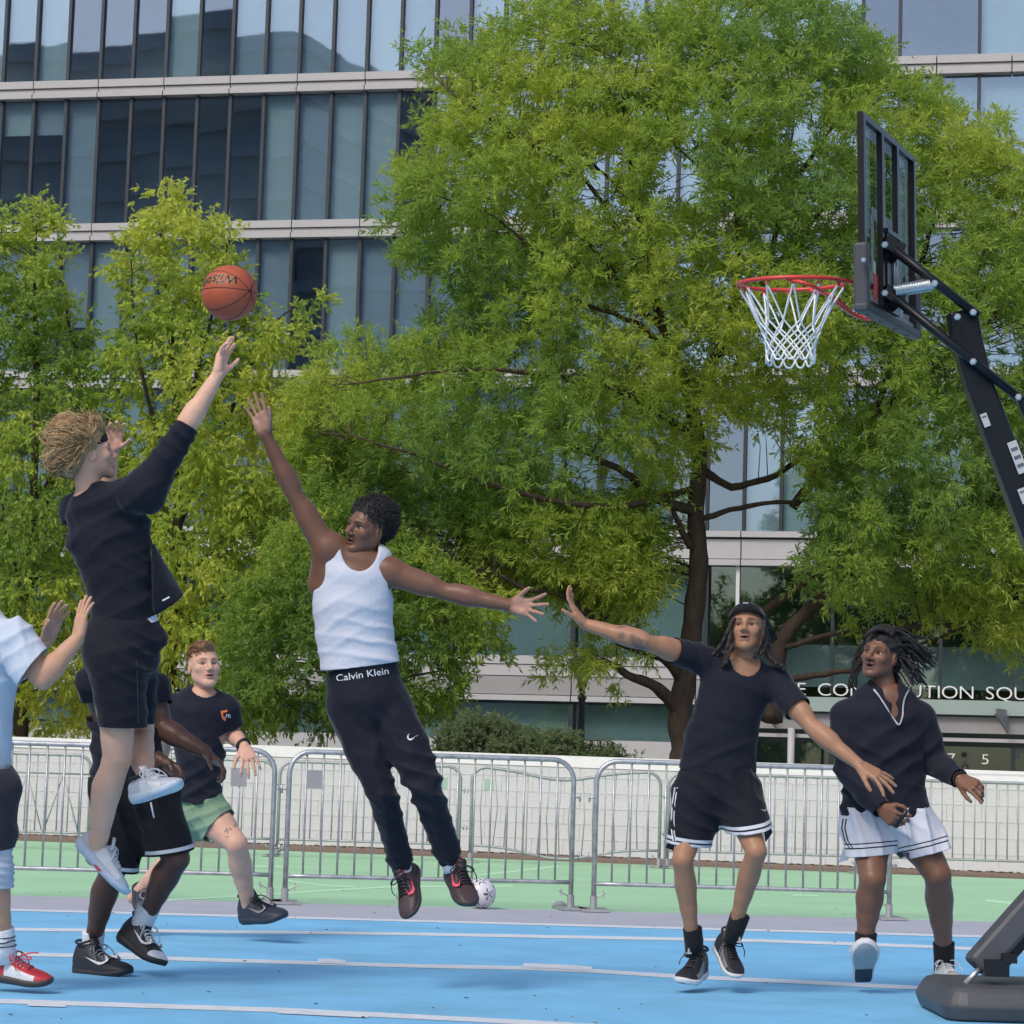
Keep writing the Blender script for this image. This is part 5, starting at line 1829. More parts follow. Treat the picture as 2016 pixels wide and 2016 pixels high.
# ------------------------------------------------------------------ shoes
def shoe(fig, heel, toe, up, style, width=1.0, collar=.10, name='shoe'):
    """heel, toe: world points of the sole's ends; up: direction out of the shoe's opening"""
    Y = toe - heel; L = np.linalg.norm(Y); Y = Y / L
    Z = nrm(up - Y * np.dot(up, Y)); X = np.cross(Y, Z)
    kz = L / .30
    T = [0, .03, .08, .16, .25, .33, .40, .48, .56, .64, .72, .80, .87, .93, .97, 1.0]
    wT = np.interp(T, [0, .03, .10, .25, .40, .55, .68, .80, .90, .96, 1], [.014, .029, .037, .038, .039, .045, .051, .050, .041, .029, .010]) * width * kz
    hT = np.interp(T, [0, .06, .16, .25, .33, .42, .55, .70, .85, .95, 1], [.088, collar + .015, collar + .012, collar + .014, collar + .018, .106, .084, .070, .060, .050, .034]) * kz
    zb = np.interp(T, [0, .06, .7, .9, 1], [.010, .0, .0, .006, .016]) * kz
    zs = zb + np.interp(T, [0, .3, .6, 1], [.042, .036, .031, .026]) * kz
    xo = np.interp(T, [0, .3, .7, 1], [0, .002, .0, .004])
    def W(x, y, z): return heel + X * x + Y * y * L + Z * z
    n = 15
    V = []; F = []; MI = []
    for i, t in enumerate(T):
        for k in range(n):
            a = math.pi * k / (n - 1)
            c, s_ = math.cos(a), math.sin(a)
            e = .72
            x = wT[i] * math.copysign(abs(c) ** e, c)
            z = zs[i] - .004 + (hT[i] - zs[i]) * abs(s_) ** (e * .95)
            if t < .36:                       # lean the collar inwards
                x *= 1 - .22 * abs(s_) ** 2
            V.append(W(x + xo[i], t, z))
    for i in range(len(T) - 1):
        for k in range(n - 1):
            F.append((i * n + k, (i + 1) * n + k, (i + 1) * n + k + 1, i * n + k + 1))
            tc = (T[i] + T[i + 1]) / 2
            low = k < 3 or k > n - 5
            m = 0
            if tc > .82: m = 1
            elif low and .35 < tc < .8: m = 2
            elif tc < .10: m = 3
            elif 5 <= k <= 8 and .36 < tc < .66: m = 4
            MI.append(m)
    F.append(tuple(range(n))); MI.append(3)
    sh = mesh_obj(name, V, F, [style['upper'], style['toe'], style['side'], style['heel'], style['tongue']], fig.root, True, MI)
    if style.get('label'): sh['label'] = style['label']
    # sole
    sb = MB(); Vs = []
    m_ = len(T)
    lev = [(-.006, 0.0), (.003, .25), (.005, .6), (.003, 1.0)]
    for dx, q in lev:
        ring = []
        for i in range(m_): ring.append(W(wT[i] + dx * kz + xo[i], T[i] + (.01 * dx / .004 if i in (0, m_ - 1) else 0) * (1 if i else -1) * .6, zb[i] + (zs[i] - zb[i]) * q))
        for i in range(m_ - 1, -1, -1): ring.append(W(-wT[i] - dx * kz + xo[i], T[i] + (.01 * dx / .004 if i in (0, m_ - 1) else 0) * (1 if i else -1) * .6, zb[i] + (zs[i] - zb[i]) * q))
        Vs += ring
    r_ = 2 * m_; Fs = []; Ms = []
    for j in range(len(lev) - 1):
        for k in range(r_):
            Fs.append((j * r_ + k, j * r_ + (k + 1) % r_, (j + 1) * r_ + (k + 1) % r_, (j + 1) * r_ + k)); Ms.append(0)
    for i in range(m_ - 1):
        Fs.append((i, r_ - 1 - i, r_ - 2 - i, i + 1))
        Ms.append(2 if T[i] < style.get('split', -1) else 1)
        j = len(lev) - 1
        Fs.append((j * r_ + i, j * r_ + i + 1, j * r_ + r_ - 2 - i, j * r_ + r_ - 1 - i)); Ms.append(0)
    mesh_obj('sole', Vs, Fs, [style['sole'], style.get('tread', style['sole']), style.get('tread2', style['sole'])], sh, True, Ms)
    def top(t): return float(np.interp(t, T, hT))
    def wid(t): return float(np.interp(t, T, wT))
    # tongue
    tg = MB()
    tl = style.get('tongue_len', .035)
    a0, a1 = W(0, .42, top(.42) - .004), W(0, .315, top(.33) + tl * kz)
    sx = X
    dv = nrm(a1 - a0); nz = np.cross(sx, dv)
    for q0, q1, w0, w1 in ((0, .6, .021, .023), (.6, 1, .023, .017)):
        p0, p1 = a0 + (a1 - a0) * q0, a0 + (a1 - a0) * q1
        tg.hexa([p0 - sx * w0 - nz * .005, p0 + sx * w0 - nz * .005, p0 + sx * w0 + nz * .005, p0 - sx * w0 + nz * .005,
                 p1 - sx * w1 - nz * .005, p1 + sx * w1 - nz * .005, p1 + sx * w1 + nz * .004, p1 - sx * w1 + nz * .004])
    tg.build('tongue', style['tongue'], sh, True)
    # heel collar ring
    cr = MB()
    cr.tube([W(wid(.2) * .80 * math.cos(a), .19 + .135 * math.sin(a), (collar + .012) * kz + .002 + .010 * abs(math.sin(a)) * kz) for a in np.linspace(0, 2 * math.pi, 20)[:-1]], .006, 6, closed=True)
    cr.build('collar', style.get('collar', style['heel']), sh, True)
    # laces
    lc = MB()
    for i, t in enumerate(np.linspace(.385, .645, 6)):
        ww = wid(t) * .60; z = top(t) + .001
        dt = .022 * (1 if i % 2 else -1)
        lc.tube([W(-ww, t - dt, z - .011), W(-ww * .5, t - dt * .5, z + .001), W(0, t, z + .004), W(ww * .5, t + dt * .5, z + .001), W(ww, t + dt, z - .011)], .0030, 5)
        lc.tube([W(ww, t - dt, z - .011), W(ww * .5, t - dt * .5, z + .0005), W(0, t, z + .003), W(-ww * .5, t + dt * .5, z + .0005), W(-ww, t + dt, z - .011)], .0030, 5)
    zz = top(.39)
    for sg in (-1, 1):
        lc.tube(bezier_pts([W(0, .39, zz + .006), W(sg * .03, .40, zz + .014), W(sg * .055, .44, zz - .002), W(sg * .035, .43, zz - .012), W(0, .40, zz + .006)], 4), .0026, 5)
        lc.tube(bezier_pts([W(0, .39, zz + .006), W(sg * .035, .45, zz + .012), W(sg * .06, .52, zz - .02), W(sg * .062, .55, zz - .045)], 4), .0024, 5)
    lc.build('lace', style['lace'], sh, True)
    # side flash
    if style.get('flash'):
        for sg in (-1, 1):
            pts = []
            for a, b_ in SW:
                t = .30 + .42 * (1 - a)
                z = zs[0] + .006 + b_ * .050 * kz
                ww = wid(t)
                h_ = max(top(t), z + .004); q = min(.97, max(0, (z - zs[0]) / (h_ - zs[0])))
                xx = ww * (1 - q ** (1 / .70)) ** .36 if q > 0 else ww
                pts.append(W(sg * (min(ww, xx) + .004) + .001, t, z))
            mesh_obj('side_flash', pts, [tuple(range(len(SW)))], style['flash'], sh)
    return sh

def sock(fig, a, b, r0, r1, m, name='sock', label=None):
    B = MB(); pts = [a, a + (b - a) * .06, a + (b - a) * .5, b]
    B.tube(pts, [r0 * 1.0, r0 * 1.03, (r0 + r1) / 2, r1], 16)
    o = B.build(name, m, fig.root, True)
    if label: o['label'] = label
    return o
# ------------------------------------------------------------------ the players
def torso(B, f, rings, grow=0.0, k=.04):
    """rings: (x, y, half width px, half depth m, dz)"""
    pts = [(f.p(x, y, dz), (w * f.k + grow, b + grow)) for x, y, w, b, dz in rings]
    B.epoly([q[0] for q in pts], [q[1] for q in pts], CR, CB, k)

def sty(upper, sole, toe=None, side=None, heel=None, tongue=None, lace=None, **kw):
    d = dict(upper=upper, sole=sole, toe=toe or upper, side=side or upper, heel=heel or upper, tongue=tongue or upper, lace=lace or upper)
    d.update(kw)
    return d
def sm(name, c, r=.55, var=.08): return mat(name, c, r, var, 30, .15, 200, bdist=.002)
S_BLK = sm('black_shoe_leather', (.016, .016, .019)); S_WHT = sm('white_shoe_leather', (.62, .63, .66)); S_GRY = sm('grey_shoe_mesh', (.20, .20, .22))
S_PALE = sm('pale_grey_shoe_mesh', (.44, .47, .55)); S_RED = sm('red_shoe_mesh', (.50, .035, .045)); S_PINK = sm('bright_pink_shoe_trim', (.80, .10, .16))
S_MAR = sm('dark_maroon_shoe_mesh', (.055, .034, .038)); S_NVY = sm('dark_navy_shoe_mesh', (.025, .028, .045)); S_TEAL = sm('teal_shoe_sole', (.02, .20, .16))
S_GUM = sm('dark_rubber', (.045, .038, .036)); S_BEIGE = sm('beige_shoe_mesh', (.50, .49, .45)); S_ICE = sm('pale_blue_rubber', (.48, .55, .64)); S_TREAD = sm('grey_tread', (.30, .33, .36))

# ================= the shooter =================
f = Fig('blond player in black long sleeves leaping to shoot with his right arm stretched up', 10.82, foot=(232, 1930))
SK = (.68, .41, .295); SKP = (.70, .40, .30)
shR, elR, wrR = f.p(284, 968, -.12), f.p(364, 846, -.12), f.p(429, 738, -.08)
shL, elL, wrL = f.p(150, 1005, .14), f.p(205, 985, .38), f.p(221, 888, .30)
rings = [(196, 1000, 70, .10, 0), (212, 1050, 84, .125, 0), (232, 1120, 72, .12, 0), (243, 1190, 64, .115, 0), (243, 1235, 66, .12, 0)]
hips = [(243, 1235, 62, .12, 0), (240, 1285, 70, .14, 0)]
kA, aA = f.p(231, 1490, -.03), f.p(190, 1668, .07)
kB, aB = f.p(277, 1440, .26), f.p(288, 1537, -.02)
hA, hB = f.p(228, 1300, -.07), f.p(262, 1295, .09)
B = Blob()
torso(B, f, rings, -.016); torso(B, f, hips, -.018)
nk = f.p(178, 985, 0)
B.seg(nk, shR, .055, .05, .05); B.seg(nk, shL, .055, .05, .05)
limb_arm(B, shR, elR, wrR); limb_arm(B, shL, elL, wrL)
limb_leg(B, hA, kA, aA, nrm(IM(-.75, 0, .3)), 1.10); limb_leg(B, hB, kB, aB, nrm(IM(-.6, .3, .5)), 1.04)
V, F = B.mesh(.006, 1); f.put(V, F, SK)
build_head(f, f.p(176, 894, 0), IM(.90, .16, -.36), IM(-.20, .97, .05), nk, SK, (.46, .20, .18), (.13, .08, .045), mouth=.5, stubble=(.42, .25, .18), gaze=IM(.9, .35, -.3))
build_hand(f, elR, wrR, f.p(443, 688, -.04), IM(.42, -.1, -.9), IM(.9, -.3, .4), SK, SKP, 1.0, (.05, .10, .22, .40), .35, .55, .2)
build_hand(f, elL, wrL, f.p(226, 850, .27), IM(.9, .1, .2), IM(-.2, .2, .8), SK, SKP, .95, (.35, .45, .5, .6), .35, .9, .2)
f.finish_body(skin('pale_skin', SK))
# black long sleeved jersey
B = Blob()
torso(B, f, rings + [(243, 1270, 74, .135, 0)], 0.0)
B.seg(f.p(190, 990, 0), shR, .075, .080, .05); B.seg(f.p(190, 990, 0), shL, .075, .070, .05)
B.poly([shR, shR + (elR - shR) * .5, elR, elR + (wrR - elR) * .25], [.094, .066, .056, .053], .04)
B.seg(shL, elL, .07, .055, .03); B.seg(elL, elL + (wrL - elL) * .5, .055, .045, .02)
B.seg(f.p(171, 962, 0), f.p(150, 880, 0), .058, .075, .012, sub=True)
up_f = nrm(elR - shR)
f.garment('long_sleeve_jersey', B, M['blacktee'],
          cuts=[(elR + (wrR - elR) * .06, wrR - elR, .12), (elL + (wrL - elL) * .3, wrL - elL, .10), (f.p(245, 1236, 0), IM(.22, -1, 0), .32)],
          fold=[(IM(.35, 1, 0), .075, .008, f.p(235, 1175, 0), .16), (IM(-.5, 1, 0), .09, .006, None, 0), (up_f, .06, .007, elR, .13), (IM(1, .35, 0), .11, .006, f.p(210, 1040, 0), .2)], seed=2)
# the shirt tail flying out at the front
tail = MB(); 
top_, mid_, tipp = f.p(306, 1075, -.02), f.p(338, 1130, -.02), f.p(364, 1168, .02)
low_ = [f.p(310, 1205, -.06), f.p(335, 1187, -.04)]
g = [[f.p(300, 1060, -.05), f.p(300, 1110, -.09), f.p(300, 1160, -.10), f.p(302, 1214, -.10)],
     [f.p(310, 1080, -.02), f.p(318, 1120, -.06), f.p(316, 1165, -.09), f.p(316, 1207, -.08)],
     [f.p(326, 1112, .03), f.p(334, 1140, -.02), f.p(336, 1168, -.05), f.p(338, 1192, -.05)],
     [f.p(346, 1140, .08), f.p(352, 1153, .03), f.p(358, 1164, -.01), f.p(363, 1173, -.03)]]
Vt = [q for r in g for q in r]
Ft = [(r * 4 + c, r * 4 + c + 1, r * 4 + c + 5, r * 4 + c + 4) for r in range(3) for c in range(3)]
o = mesh_obj('jersey_tail', Vt, Ft, M['blacktee'], f.root, True)
sd = o.modifiers.new('sub', 'SUBSURF'); sd.levels = 2; sd.render_levels = 2
so_ = o.modifiers.new('thickness', 'SOLIDIFY'); so_.thickness = .005
mesh_obj('hem_print', [f.p(319, 1181, -.135), f.p(333, 1174, -.125), f.p(334, 1177, -.125), f.p(320, 1184, -.135)], [(0, 1, 2, 3)], M['printwhite'], f.root)
# shorts
B = Blob()
B.eseg(f.p(246, 1215, 0), f.p(243, 1250, 0), (64 * f.k, .118), (72 * f.k, .13), CR, CB, .03)
B.eseg(f.p(243, 1250, 0), f.p(243, 1300, 0), (74 * f.k, .14), (70 * f.k, .145), CR, CB, .03)
B.ell(f.p(207, 1278, .0), A(.098, .12, .115), None, .05)
B.seg(hA, f.p(246, 1450, -.05), .122, .100, .04); B.seg(hB, f.p(270, 1450, .14), .112, .078, .04)
B.ell(f.p(312, 1258, -.02), A(.04, .05, .05), None, .03)
f.garment('shorts', B, M['blackshort'], cuts=[(f.p(252, 1428, 0), IM(-.03, -1, 0), .35), (f.p(246, 1217, 0), IM(.1, 1, 0), .25)],
          fold=[(IM(.5, 1, 0), .06, .008, f.p(280, 1300, -.1), .10), (IM(-.2, 1, 0), .10, .005, None, 0), (IM(1, .5, 0), .07, .006, f.p(300, 1270, 0), .09)], seed=5)
b = MB(); b.tube([f.p(269, 1300, -.155), f.p(271, 1365, -.15), f.p(272, 1424, -.145)], .0015, 4); b.build('side_seam', M['gapdark'], f.root)
# white undershirt corner
b = MB(); b.eseg = None
mesh_obj('undershirt', [f.p(290, 1218, -.115), f.p(309, 1209, -.06), f.p(311, 1222, -.05), f.p(298, 1226, -.11)], [(0, 1, 2, 3)], M['whitetee'], f.root)
# headband and hair
c, l, fw, u, sc_ = f.head
b = MB()
ring = []
for a in np.linspace(0, 2 * math.pi, 33)[:-1]:
    ring.append(HP(f, .079 * math.sin(a), -.012 + .101 * math.cos(a), .040 + .020 * math.cos(a)))
Vb_ = []
for q in ring: Vb_ += [q - u * .014, q + u * .014]
nb_ = len(ring)
o = mesh_obj('headband', Vb_, [(2 * i, 2 * ((i + 1) % nb_), 2 * ((i + 1) % nb_) + 1, 2 * i + 1) for i in range(nb_)], M['band'], f.root, True)
so_ = o.modifiers.new('thickness', 'SOLIDIFY'); so_.thickness = .004
rg = np.random.default_rng(5)
hb = MB(); cols = []
B = Blob(); B.ell(HP(f, 0, -.035, .060), A(.098, .110, .086), [l, fw, u], .02); B.ell(HP(f, 0, -.090, .005), A(.085, .062, .095), [l, fw, u], .03); B.ell(HP(f, 0, .09, -.02), A(.09, .075, .062), [l, fw, u], .02, True); B.ell(HP(f, 0, .045, -.03), A(.12, .055, .060), [l, fw, u], .02, True)
V, F = B.mesh(.008, 1)
V = V + vnormals(V, F) * (.006 * pnoise(V, 60, 3))[:, None]
hair = mesh_obj('hair', V, F, M['hairblond'], f.root, True, None, np.array((.38, .25, .125)) * (1 + .35 * pnoise(V, 45, 9))[:, None])
def hair3(mb, pts, r):
    mb.tube(np.array(pts), [r, r * .95, r * .7, r * .12], 3, 0, caps=False)
for i in range(5200):
    v = rg.normal(size=3); v /= np.linalg.norm(v)
    th = v
    if th[2] < -.85 or (th[1] > .45 and th[2] < .35): continue
    if th[1] > .25 and th[2] < .05: continue
    if th[1] > -.12 and th[2] < -.12: continue
    p0 = HP(f, th[0] * .088, -.040 + th[1] * .104, .040 + th[2] * (.092 if th[2] > 0 else .105))
    n_ = nrm(l * th[0] + fw * th[1] + u * th[2])
    lock = math.sin(th[0] * 7 + 2) * .4 + math.sin(th[2] * 9 + th[1] * 6) * .4
    flow = nrm(-fw * (.8 if th[1] < .35 else -.35) + u * (.6 if th[2] > .1 else -.35) + l * lock * .8)
    tg = nrm(flow - n_ * np.dot(flow, n_))
    dr = nrm(n_ * .95 + tg * .7 + rg.normal(size=3) * .38)
    L = rg.uniform(.035, .080) * (1.45 if rg.random() < .28 else 1)
    p1 = p0 + dr * L * .45; p2 = p1 + nrm(dr * .6 + tg * .8 + rg.normal(size=3) * .25) * L * .35
    p3 = p2 + nrm(tg - n_ * .3 + rg.normal(size=3) * .4) * L * .25
    nv0 = hb.n
    hair3(hb, [p0 - n_ * .015, p1, p2, p3], rg.uniform(.0016, .0034))
    sh_ = .85 + .22 * math.sin(th[0] * 8 + th[2] * 6) + rg.uniform(-.15, .2)
    base = (np.array((.42, .27, .13)) if rg.random() < .6 else np.array((.58, .42, .23))) * max(.45, sh_)
    cols.append(np.tile(base, (hb.n - nv0, 1)))
mesh_obj('hair_strands', np.concatenate(hb.V), hb.F, M['hairblond'], hair, True, None, np.concatenate(cols))
WS = sty(S_PALE, S_ICE, S_PALE, S_WHT, S_PALE, S_WHT, S_WHT, tread=S_WHT, collar=S_BLK, label='pale grey high basketball shoe with loose white laces')
shoe(f, f.p(144, 1664, .08), f.p(243, 1768, .02), IM(.62, .72, -.25), WS, 1.05, .085)
shoe(f, f.p(267, 1584, -.10), f.p(357, 1553, -.30), IM(.05, .95, .12), WS, 1.05, .085)
tr = f.bvh()
mk, mf = [(183, 1700), (191, 1704), (199, 1712), (202, 1716), (194, 1715), (187, 1708)], [(0, 1, 2, 3, 4, 5)]
b = MB(); b.add([f.p(184, 1702, -.075), f.p(193, 1705, -.075), f.p(201, 1716, -.075), f.p(194, 1716, -.075)], [(0, 1, 2, 3)])
mesh_obj('shoe_mark', [f.p(183, 1701, -.062), f.p(191, 1704, -.062), f.p(201, 1716, -.065), f.p(193, 1715, -.065)], [(0, 1, 2, 3)], S_RED, f.root)
FIG1 = f

# ================= the defender in the white tank =================
f = Fig('jumping defender in white tank top and black track pants with both arms flung out', 11.06, foot=(850, 1925))
SK = (.175, .083, .052); SKP = (.42, .235, .17)
shR, elR, wrR = f.p(643, 1082, -.02), f.p(577, 970, -.04), f.p(524, 857, -.06)
shL, elL, wrL = f.p(772, 1128, -.02), f.p(886, 1168, -.05), f.p(1006, 1192, -.10)
rings = [(704, 1105, 56, .085, 0), (698, 1135, 72, .105, 0), (694, 1190, 73, .118, 0), (698, 1250, 71, .11, 0), (708, 1300, 71, .112, 0)]
hips = [(712, 1310, 70, .115, 0), (722, 1370, 80, .13, 0)]
hR, kR, aR = f.p(690, 1395, 0), f.p(752, 1562, -.08), f.p(791, 1705, .10)
hL, kL, aL = f.p(765, 1390, 0), f.p(836, 1545, -.10), f.p(886, 1692, .08)
B = Blob()
torso(B, f, rings, -.008); torso(B, f, hips, -.012)
nk = f.p(708, 1106, .01)
B.seg(nk, shR, .052, .052, .05); B.seg(nk, shL, .052, .052, .05)
B.ell(f.p(655, 1075, -.02), A(.055, .055, .06), None, .04); B.ell(f.p(764, 1122, -.02), A(.058, .058, .055), None, .04)
B.seg(f.p(632, 1150, .03), shR, .06, .05, .05)
limb_arm(B, shR, elR, wrR, .93); limb_arm(B, shL, elL, wrL, .93)
limb_leg(B, hR, kR, aR, IM(0, .2, -1), .86); limb_leg(B, hL, kL, aL, IM(0, .2, -1), .86)
V, F = B.mesh(.006, 1); f.put(V, F, SK)
build_head(f, f.p(723, 1042, 0), IM(-.68, .12, .72), IM(.20, .97, .02), nk, SK, (.16, .07, .06), (.012, .008, .007), mouth=.45, stubble=(.05, .025, .02), gaze=IM(-.85, .35, .35), hair_col=(.02, .013, .011), neck_r=.050, hairline=.075, nose=1.25, lipfull=1.3)
build_hand(f, elR, wrR, f.p(510, 818, -.05), IM(.7, .3, .3), IM(.25, .1, .9), SK, SKP, 1.02, (.06, .05, .08, .15), .30, .72, .15)
build_hand(f, elL, wrL, f.p(1040, 1196, -.14), IM(.25, .9, 0), IM(-.1, -.1, 1), SK, SKP, 1.02, (.15, .15, .2, .2), .55, .75, .1)
f.finish_body(skin('dark_brown_skin', SK, .42, .5))
B = Blob()
torso(B, f, rings + [(712, 1340, 74, .120, 0)], .013, .03)
B.seg(f.p(664, 1086, -.01), f.p(655, 1140, 0), .056, .05, .05); B.seg(f.p(745, 1098, 0), f.p(755, 1150, 0), .056, .05, .05)
B.ell(f.p(708, 1076, -.08), A(.080, .22, .108), None, .008, True)                   # scoop of the neck
B.ell(f.p(606, 1104, -.02), A(.075, .17, .13), nrm(IM(1, 0, 0)) is None or [nrm(IM(.93, .35, 0)), IM(0, 0, 1), nrm(IM(-.35, .93, 0))], .008, True)
B.ell(f.p(796, 1136, -.01), A(.070, .17, .11), [nrm(IM(.98, -.18, 0)), IM(0, 0, 1), nrm(IM(.18, .98, 0))], .008, True)
f.garment('tank_top', B, M['whitetank'], .0065, cuts=[(f.p(710, 1310, 0), IM(.12, -1, 0), .3)],
          fold=[(IM(.25, 1, 0), .055, .006, f.p(765, 1220, -.05), .12), (IM(.15, 1, 0), .075, .006, f.p(720, 1275, -.05), .15), (IM(-.6, 1, 0), .08, .004, f.p(660, 1240, -.05), .13)], seed=11)
B = Blob()
B.eseg(f.p(712, 1296, 0), f.p(716, 1338, 0), (70 * f.k, .116), (72 * f.k, .120), CR, CB, .01)
f.garment('waistband', B, M['blacktee'], .006, cuts=[(f.p(715, 1334, 0), IM(.1, -1, 0), .3), (f.p(712, 1300, 0), IM(-.1, 1, 0), .3)])
tr = f.bvh(False)
f.text('lettering', 'Calvin Klein', 662, 1342, 14, M['printwhite'], -.145, 1.14, tr, 0, .002, .004)
B = Blob()
B.eseg(f.p(715, 1335, 0), f.p(722, 1375, 0), (73 * f.k, .124), (78 * f.k, .132), CR, CB, .03)
B.eseg(f.p(722, 1375, 0), f.p(726, 1405, 0), (77 * f.k, .132), (70 * f.k, .122), CR, CB, .03)
B.poly([hR, hR + (kR - hR) * .5, kR, aR + (kR - aR) * .14], [.104, .090, .069, .060], .016); B.seg(aR + (kR - aR) * .10, aR + (aR - kR) * .03, .060, .046, .02)
B.poly([hL, hL + (kL - hL) * .5, kL, aL + (kL - aL) * .16], [.106, .096, .075, .066], .016); B.seg(aL + (kL - aL) * .12, aL + (aL - kL) * .03, .064, .048, .02)
f.garment('track_pants', B, M['blackpant'], cuts=[(aR + (aR - kR) * .02, aR - kR, .10), (aL + (aL - kL) * .02, aL - kL, .10), (f.p(713, 1333, 0), IM(-.1, 1, 0), .25)],
          fold=[(IM(.3, 1, 0), .07, .007, kL, .13), (IM(.6, 1, 0), .07, .007, kR, .13), (IM(.8, .5, 0), .06, .008, f.p(725, 1400, -.1), .12), (IM(.4, 1, 0), .045, .009, aL, .10), (IM(.3, 1, 0), .045, .008, aR, .10), (IM(1, .2, 0), .12, .005, None, 0)], seed=21)
tr = f.bvh(False)
vs, fs = swoosh_px(801, 1458, 23, 19)
f.decal('logo', vs, fs, M['printwhite'], tree=tr)
sock(f, aR + (kR - aR) * .02, f.p(797, 1730, .09), .043, .041, M['sockwhite']); sock(f, aL + (kL - aL) * .02, f.p(893, 1716, .07), .043, .041, M['sockwhite'])
KD = sty(S_MAR, S_GUM, S_MAR, S_MAR, S_RED, S_MAR, S_BLK, flash=S_PINK, collar=S_PINK, tread=S_GUM, label='dark maroon basketball shoe with bright pink trim and black laces')
shoe(f, f.p(818, 1712, .17), f.p(811, 1812, -.03), IM(-.55, .35, .75), KD, 1.08, .09)
shoe(f, f.p(886, 1726, .16), f.p(926, 1792, -.10), IM(.30, .55, .75), KD, 1.08, .09)
# short curls on top, faded sides
rg = np.random.default_rng(8)
c, l, fw, u, sc_ = f.head
B = Blob(); B.ell(HP(f, 0, -.030, .066), A(.082, .098, .080), [l, fw, u], .03); B.ell(HP(f, 0, -.075, .040), A(.070, .058, .085), [l, fw, u], .03)
B.ell(HP(f, 0, .09, -.01), A(.07, .06, .065), [l, fw, u], .02, True)
V, F = B.mesh(.006, 1); N = vnormals(V, F)
V = V + N * (.010 * np.abs(pnoise(V, 95, 4)) + .004 * pnoise(V, 160, 5))[:, None]
hair = mesh_obj('hair', V, F, M['hairblack'], f.root, True)
hb = MB()
for i in rg.choice(len(V), 1300):
    p0 = V[i]; n_ = N[i]
    lc_ = p0 - c
    if lc_ @ fw > .058 and lc_ @ u < .092: continue
    s1, s2 = frame(n_)
    a = rg.uniform(0, 6.28); e_ = s1 * math.cos(a) + s2 * math.sin(a)
    tuft(hb, [p0 - n_ * .004, p0 + n_ * .010 + e_ * .006, p0 + n_ * .016 - e_ * .004 + s2 * rg.normal() * .004], .0034, 4)
hb.build('curl', M['hairblack'], hair, True)
FIG2 = f

# ================= the player in the backward cap =================
f = Fig('player in black tee and backward black cap with long braids reaching both arms out', 11.50, foot=(1360, 1935))
SK = (.37, .19, .112); SKP = (.54, .31, .22)
shR, elR, wrR = f.p(1378, 1296, 0), f.p(1268, 1264, -.14), f.p(1150, 1228, -.06)
shL, elL, wrL = f.p(1528, 1344, 0), f.p(1604, 1438, -.18), f.p(1692, 1506, -.30)
rings = [(1458, 1316, 56, .08, 0), (1450, 1348, 72, .105, 0), (1434, 1400, 66, .115, 0), (1418, 1460, 72, .11, 0), (1413, 1512, 75, .112, 0)]
hips = [(1412, 1515, 70, .112, 0), (1412, 1560, 76, .125, 0)]
hR, kR, aR = f.p(1378, 1570, 0), f.p(1344, 1692, -.12), f.p(1362, 1840, .0)
hL, kL, aL = f.p(1446, 1565, 0), f.p(1489, 1676, -.22), f.p(1450, 1812, -.06)
B = Blob()
torso(B, f, rings, -.016); torso(B, f, hips, -.02)
nk = f.p(1464, 1318, .02)
B.seg(nk, shR, .052, .05, .05); B.seg(nk, shL, .052, .05, .05)
limb_arm(B, shR, elR, wrR, .95); limb_arm(B, shL, elL, wrL, .95)
limb_leg(B, hR, kR, aR, IM(0, .1, -1), .84); limb_leg(B, hL, kL, aL, IM(0, .1, -1), .84)
V, F = B.mesh(.006, 1)
C = np.tile(np.array(SK), (len(V), 1))
# forearm tattoo: soft grey lines along the raised forearm
t_ = ((V - elR) @ nrm(wrR - elR)) / np.linalg.norm(wrR - elR)
rr_ = np.linalg.norm(V - (elR + np.outer(np.clip(t_, 0, 1), wrR - elR)), axis=1)
ms = (rr_ < .06) * np.clip((t_ + .12) / .08, 0, 1) * np.clip((.86 - t_) / .1, 0, 1)
pat = np.clip(pnoise(V, 38, 31) * 2.2 + .1, 0, 1) * .75
C = C * (1 - (ms * pat)[:, None]) + np.array((.10, .075, .07)) * (ms * pat)[:, None]
f.put(V, F, C)
build_head(f, f.p(1470, 1241, 0), IM(-.18, .34, .92), IM(.05, .94, -.30), nk, SK, (.33, .15, .13), (.03, .018, .012), mouth=.5, stubble=(.16, .085, .055), gaze=IM(-.18, .52, .85), jaw=.95, nose=1.12, lipfull=1.2, hair_col=(.02, .014, .012), hairline=.085)
build_hand(f, elR, wrR, f.p(1127, 1196, -.05), IM(-.25, .2, .9), IM(-.7, -.7, .2), SK, SKP, 1.0, (-.25, -.3, -.3, -.25), .2, .55, .15)
build_hand(f, elL, wrL, f.p(1728, 1528, -.33), IM(.2, -.55, .75), IM(-.3, -.8, -.3), SK, SKP, 1.04, (.20, .12, .10, .12), .60, .60, .15)
f.finish_body(skin('light_brown_skin', SK, .45, .45))
B = Blob()
torso(B, f, rings + [(1413, 1560, 78, .118, 0)], 0.0)
B.seg(f.p(1462, 1330, .01), shR, .058, .062, .04); B.seg(f.p(1462, 1330, .01), shL, .058, .062, .04)
B.seg(shR, shR + (elR - shR) * .62, .066, .060, .03); B.seg(shL, shL + (elL - shL) * .72, .068, .066, .03)
B.seg(f.p(1466, 1308, -.03), f.p(1470, 1240, -.06), .068, .085, .010, sub=True)
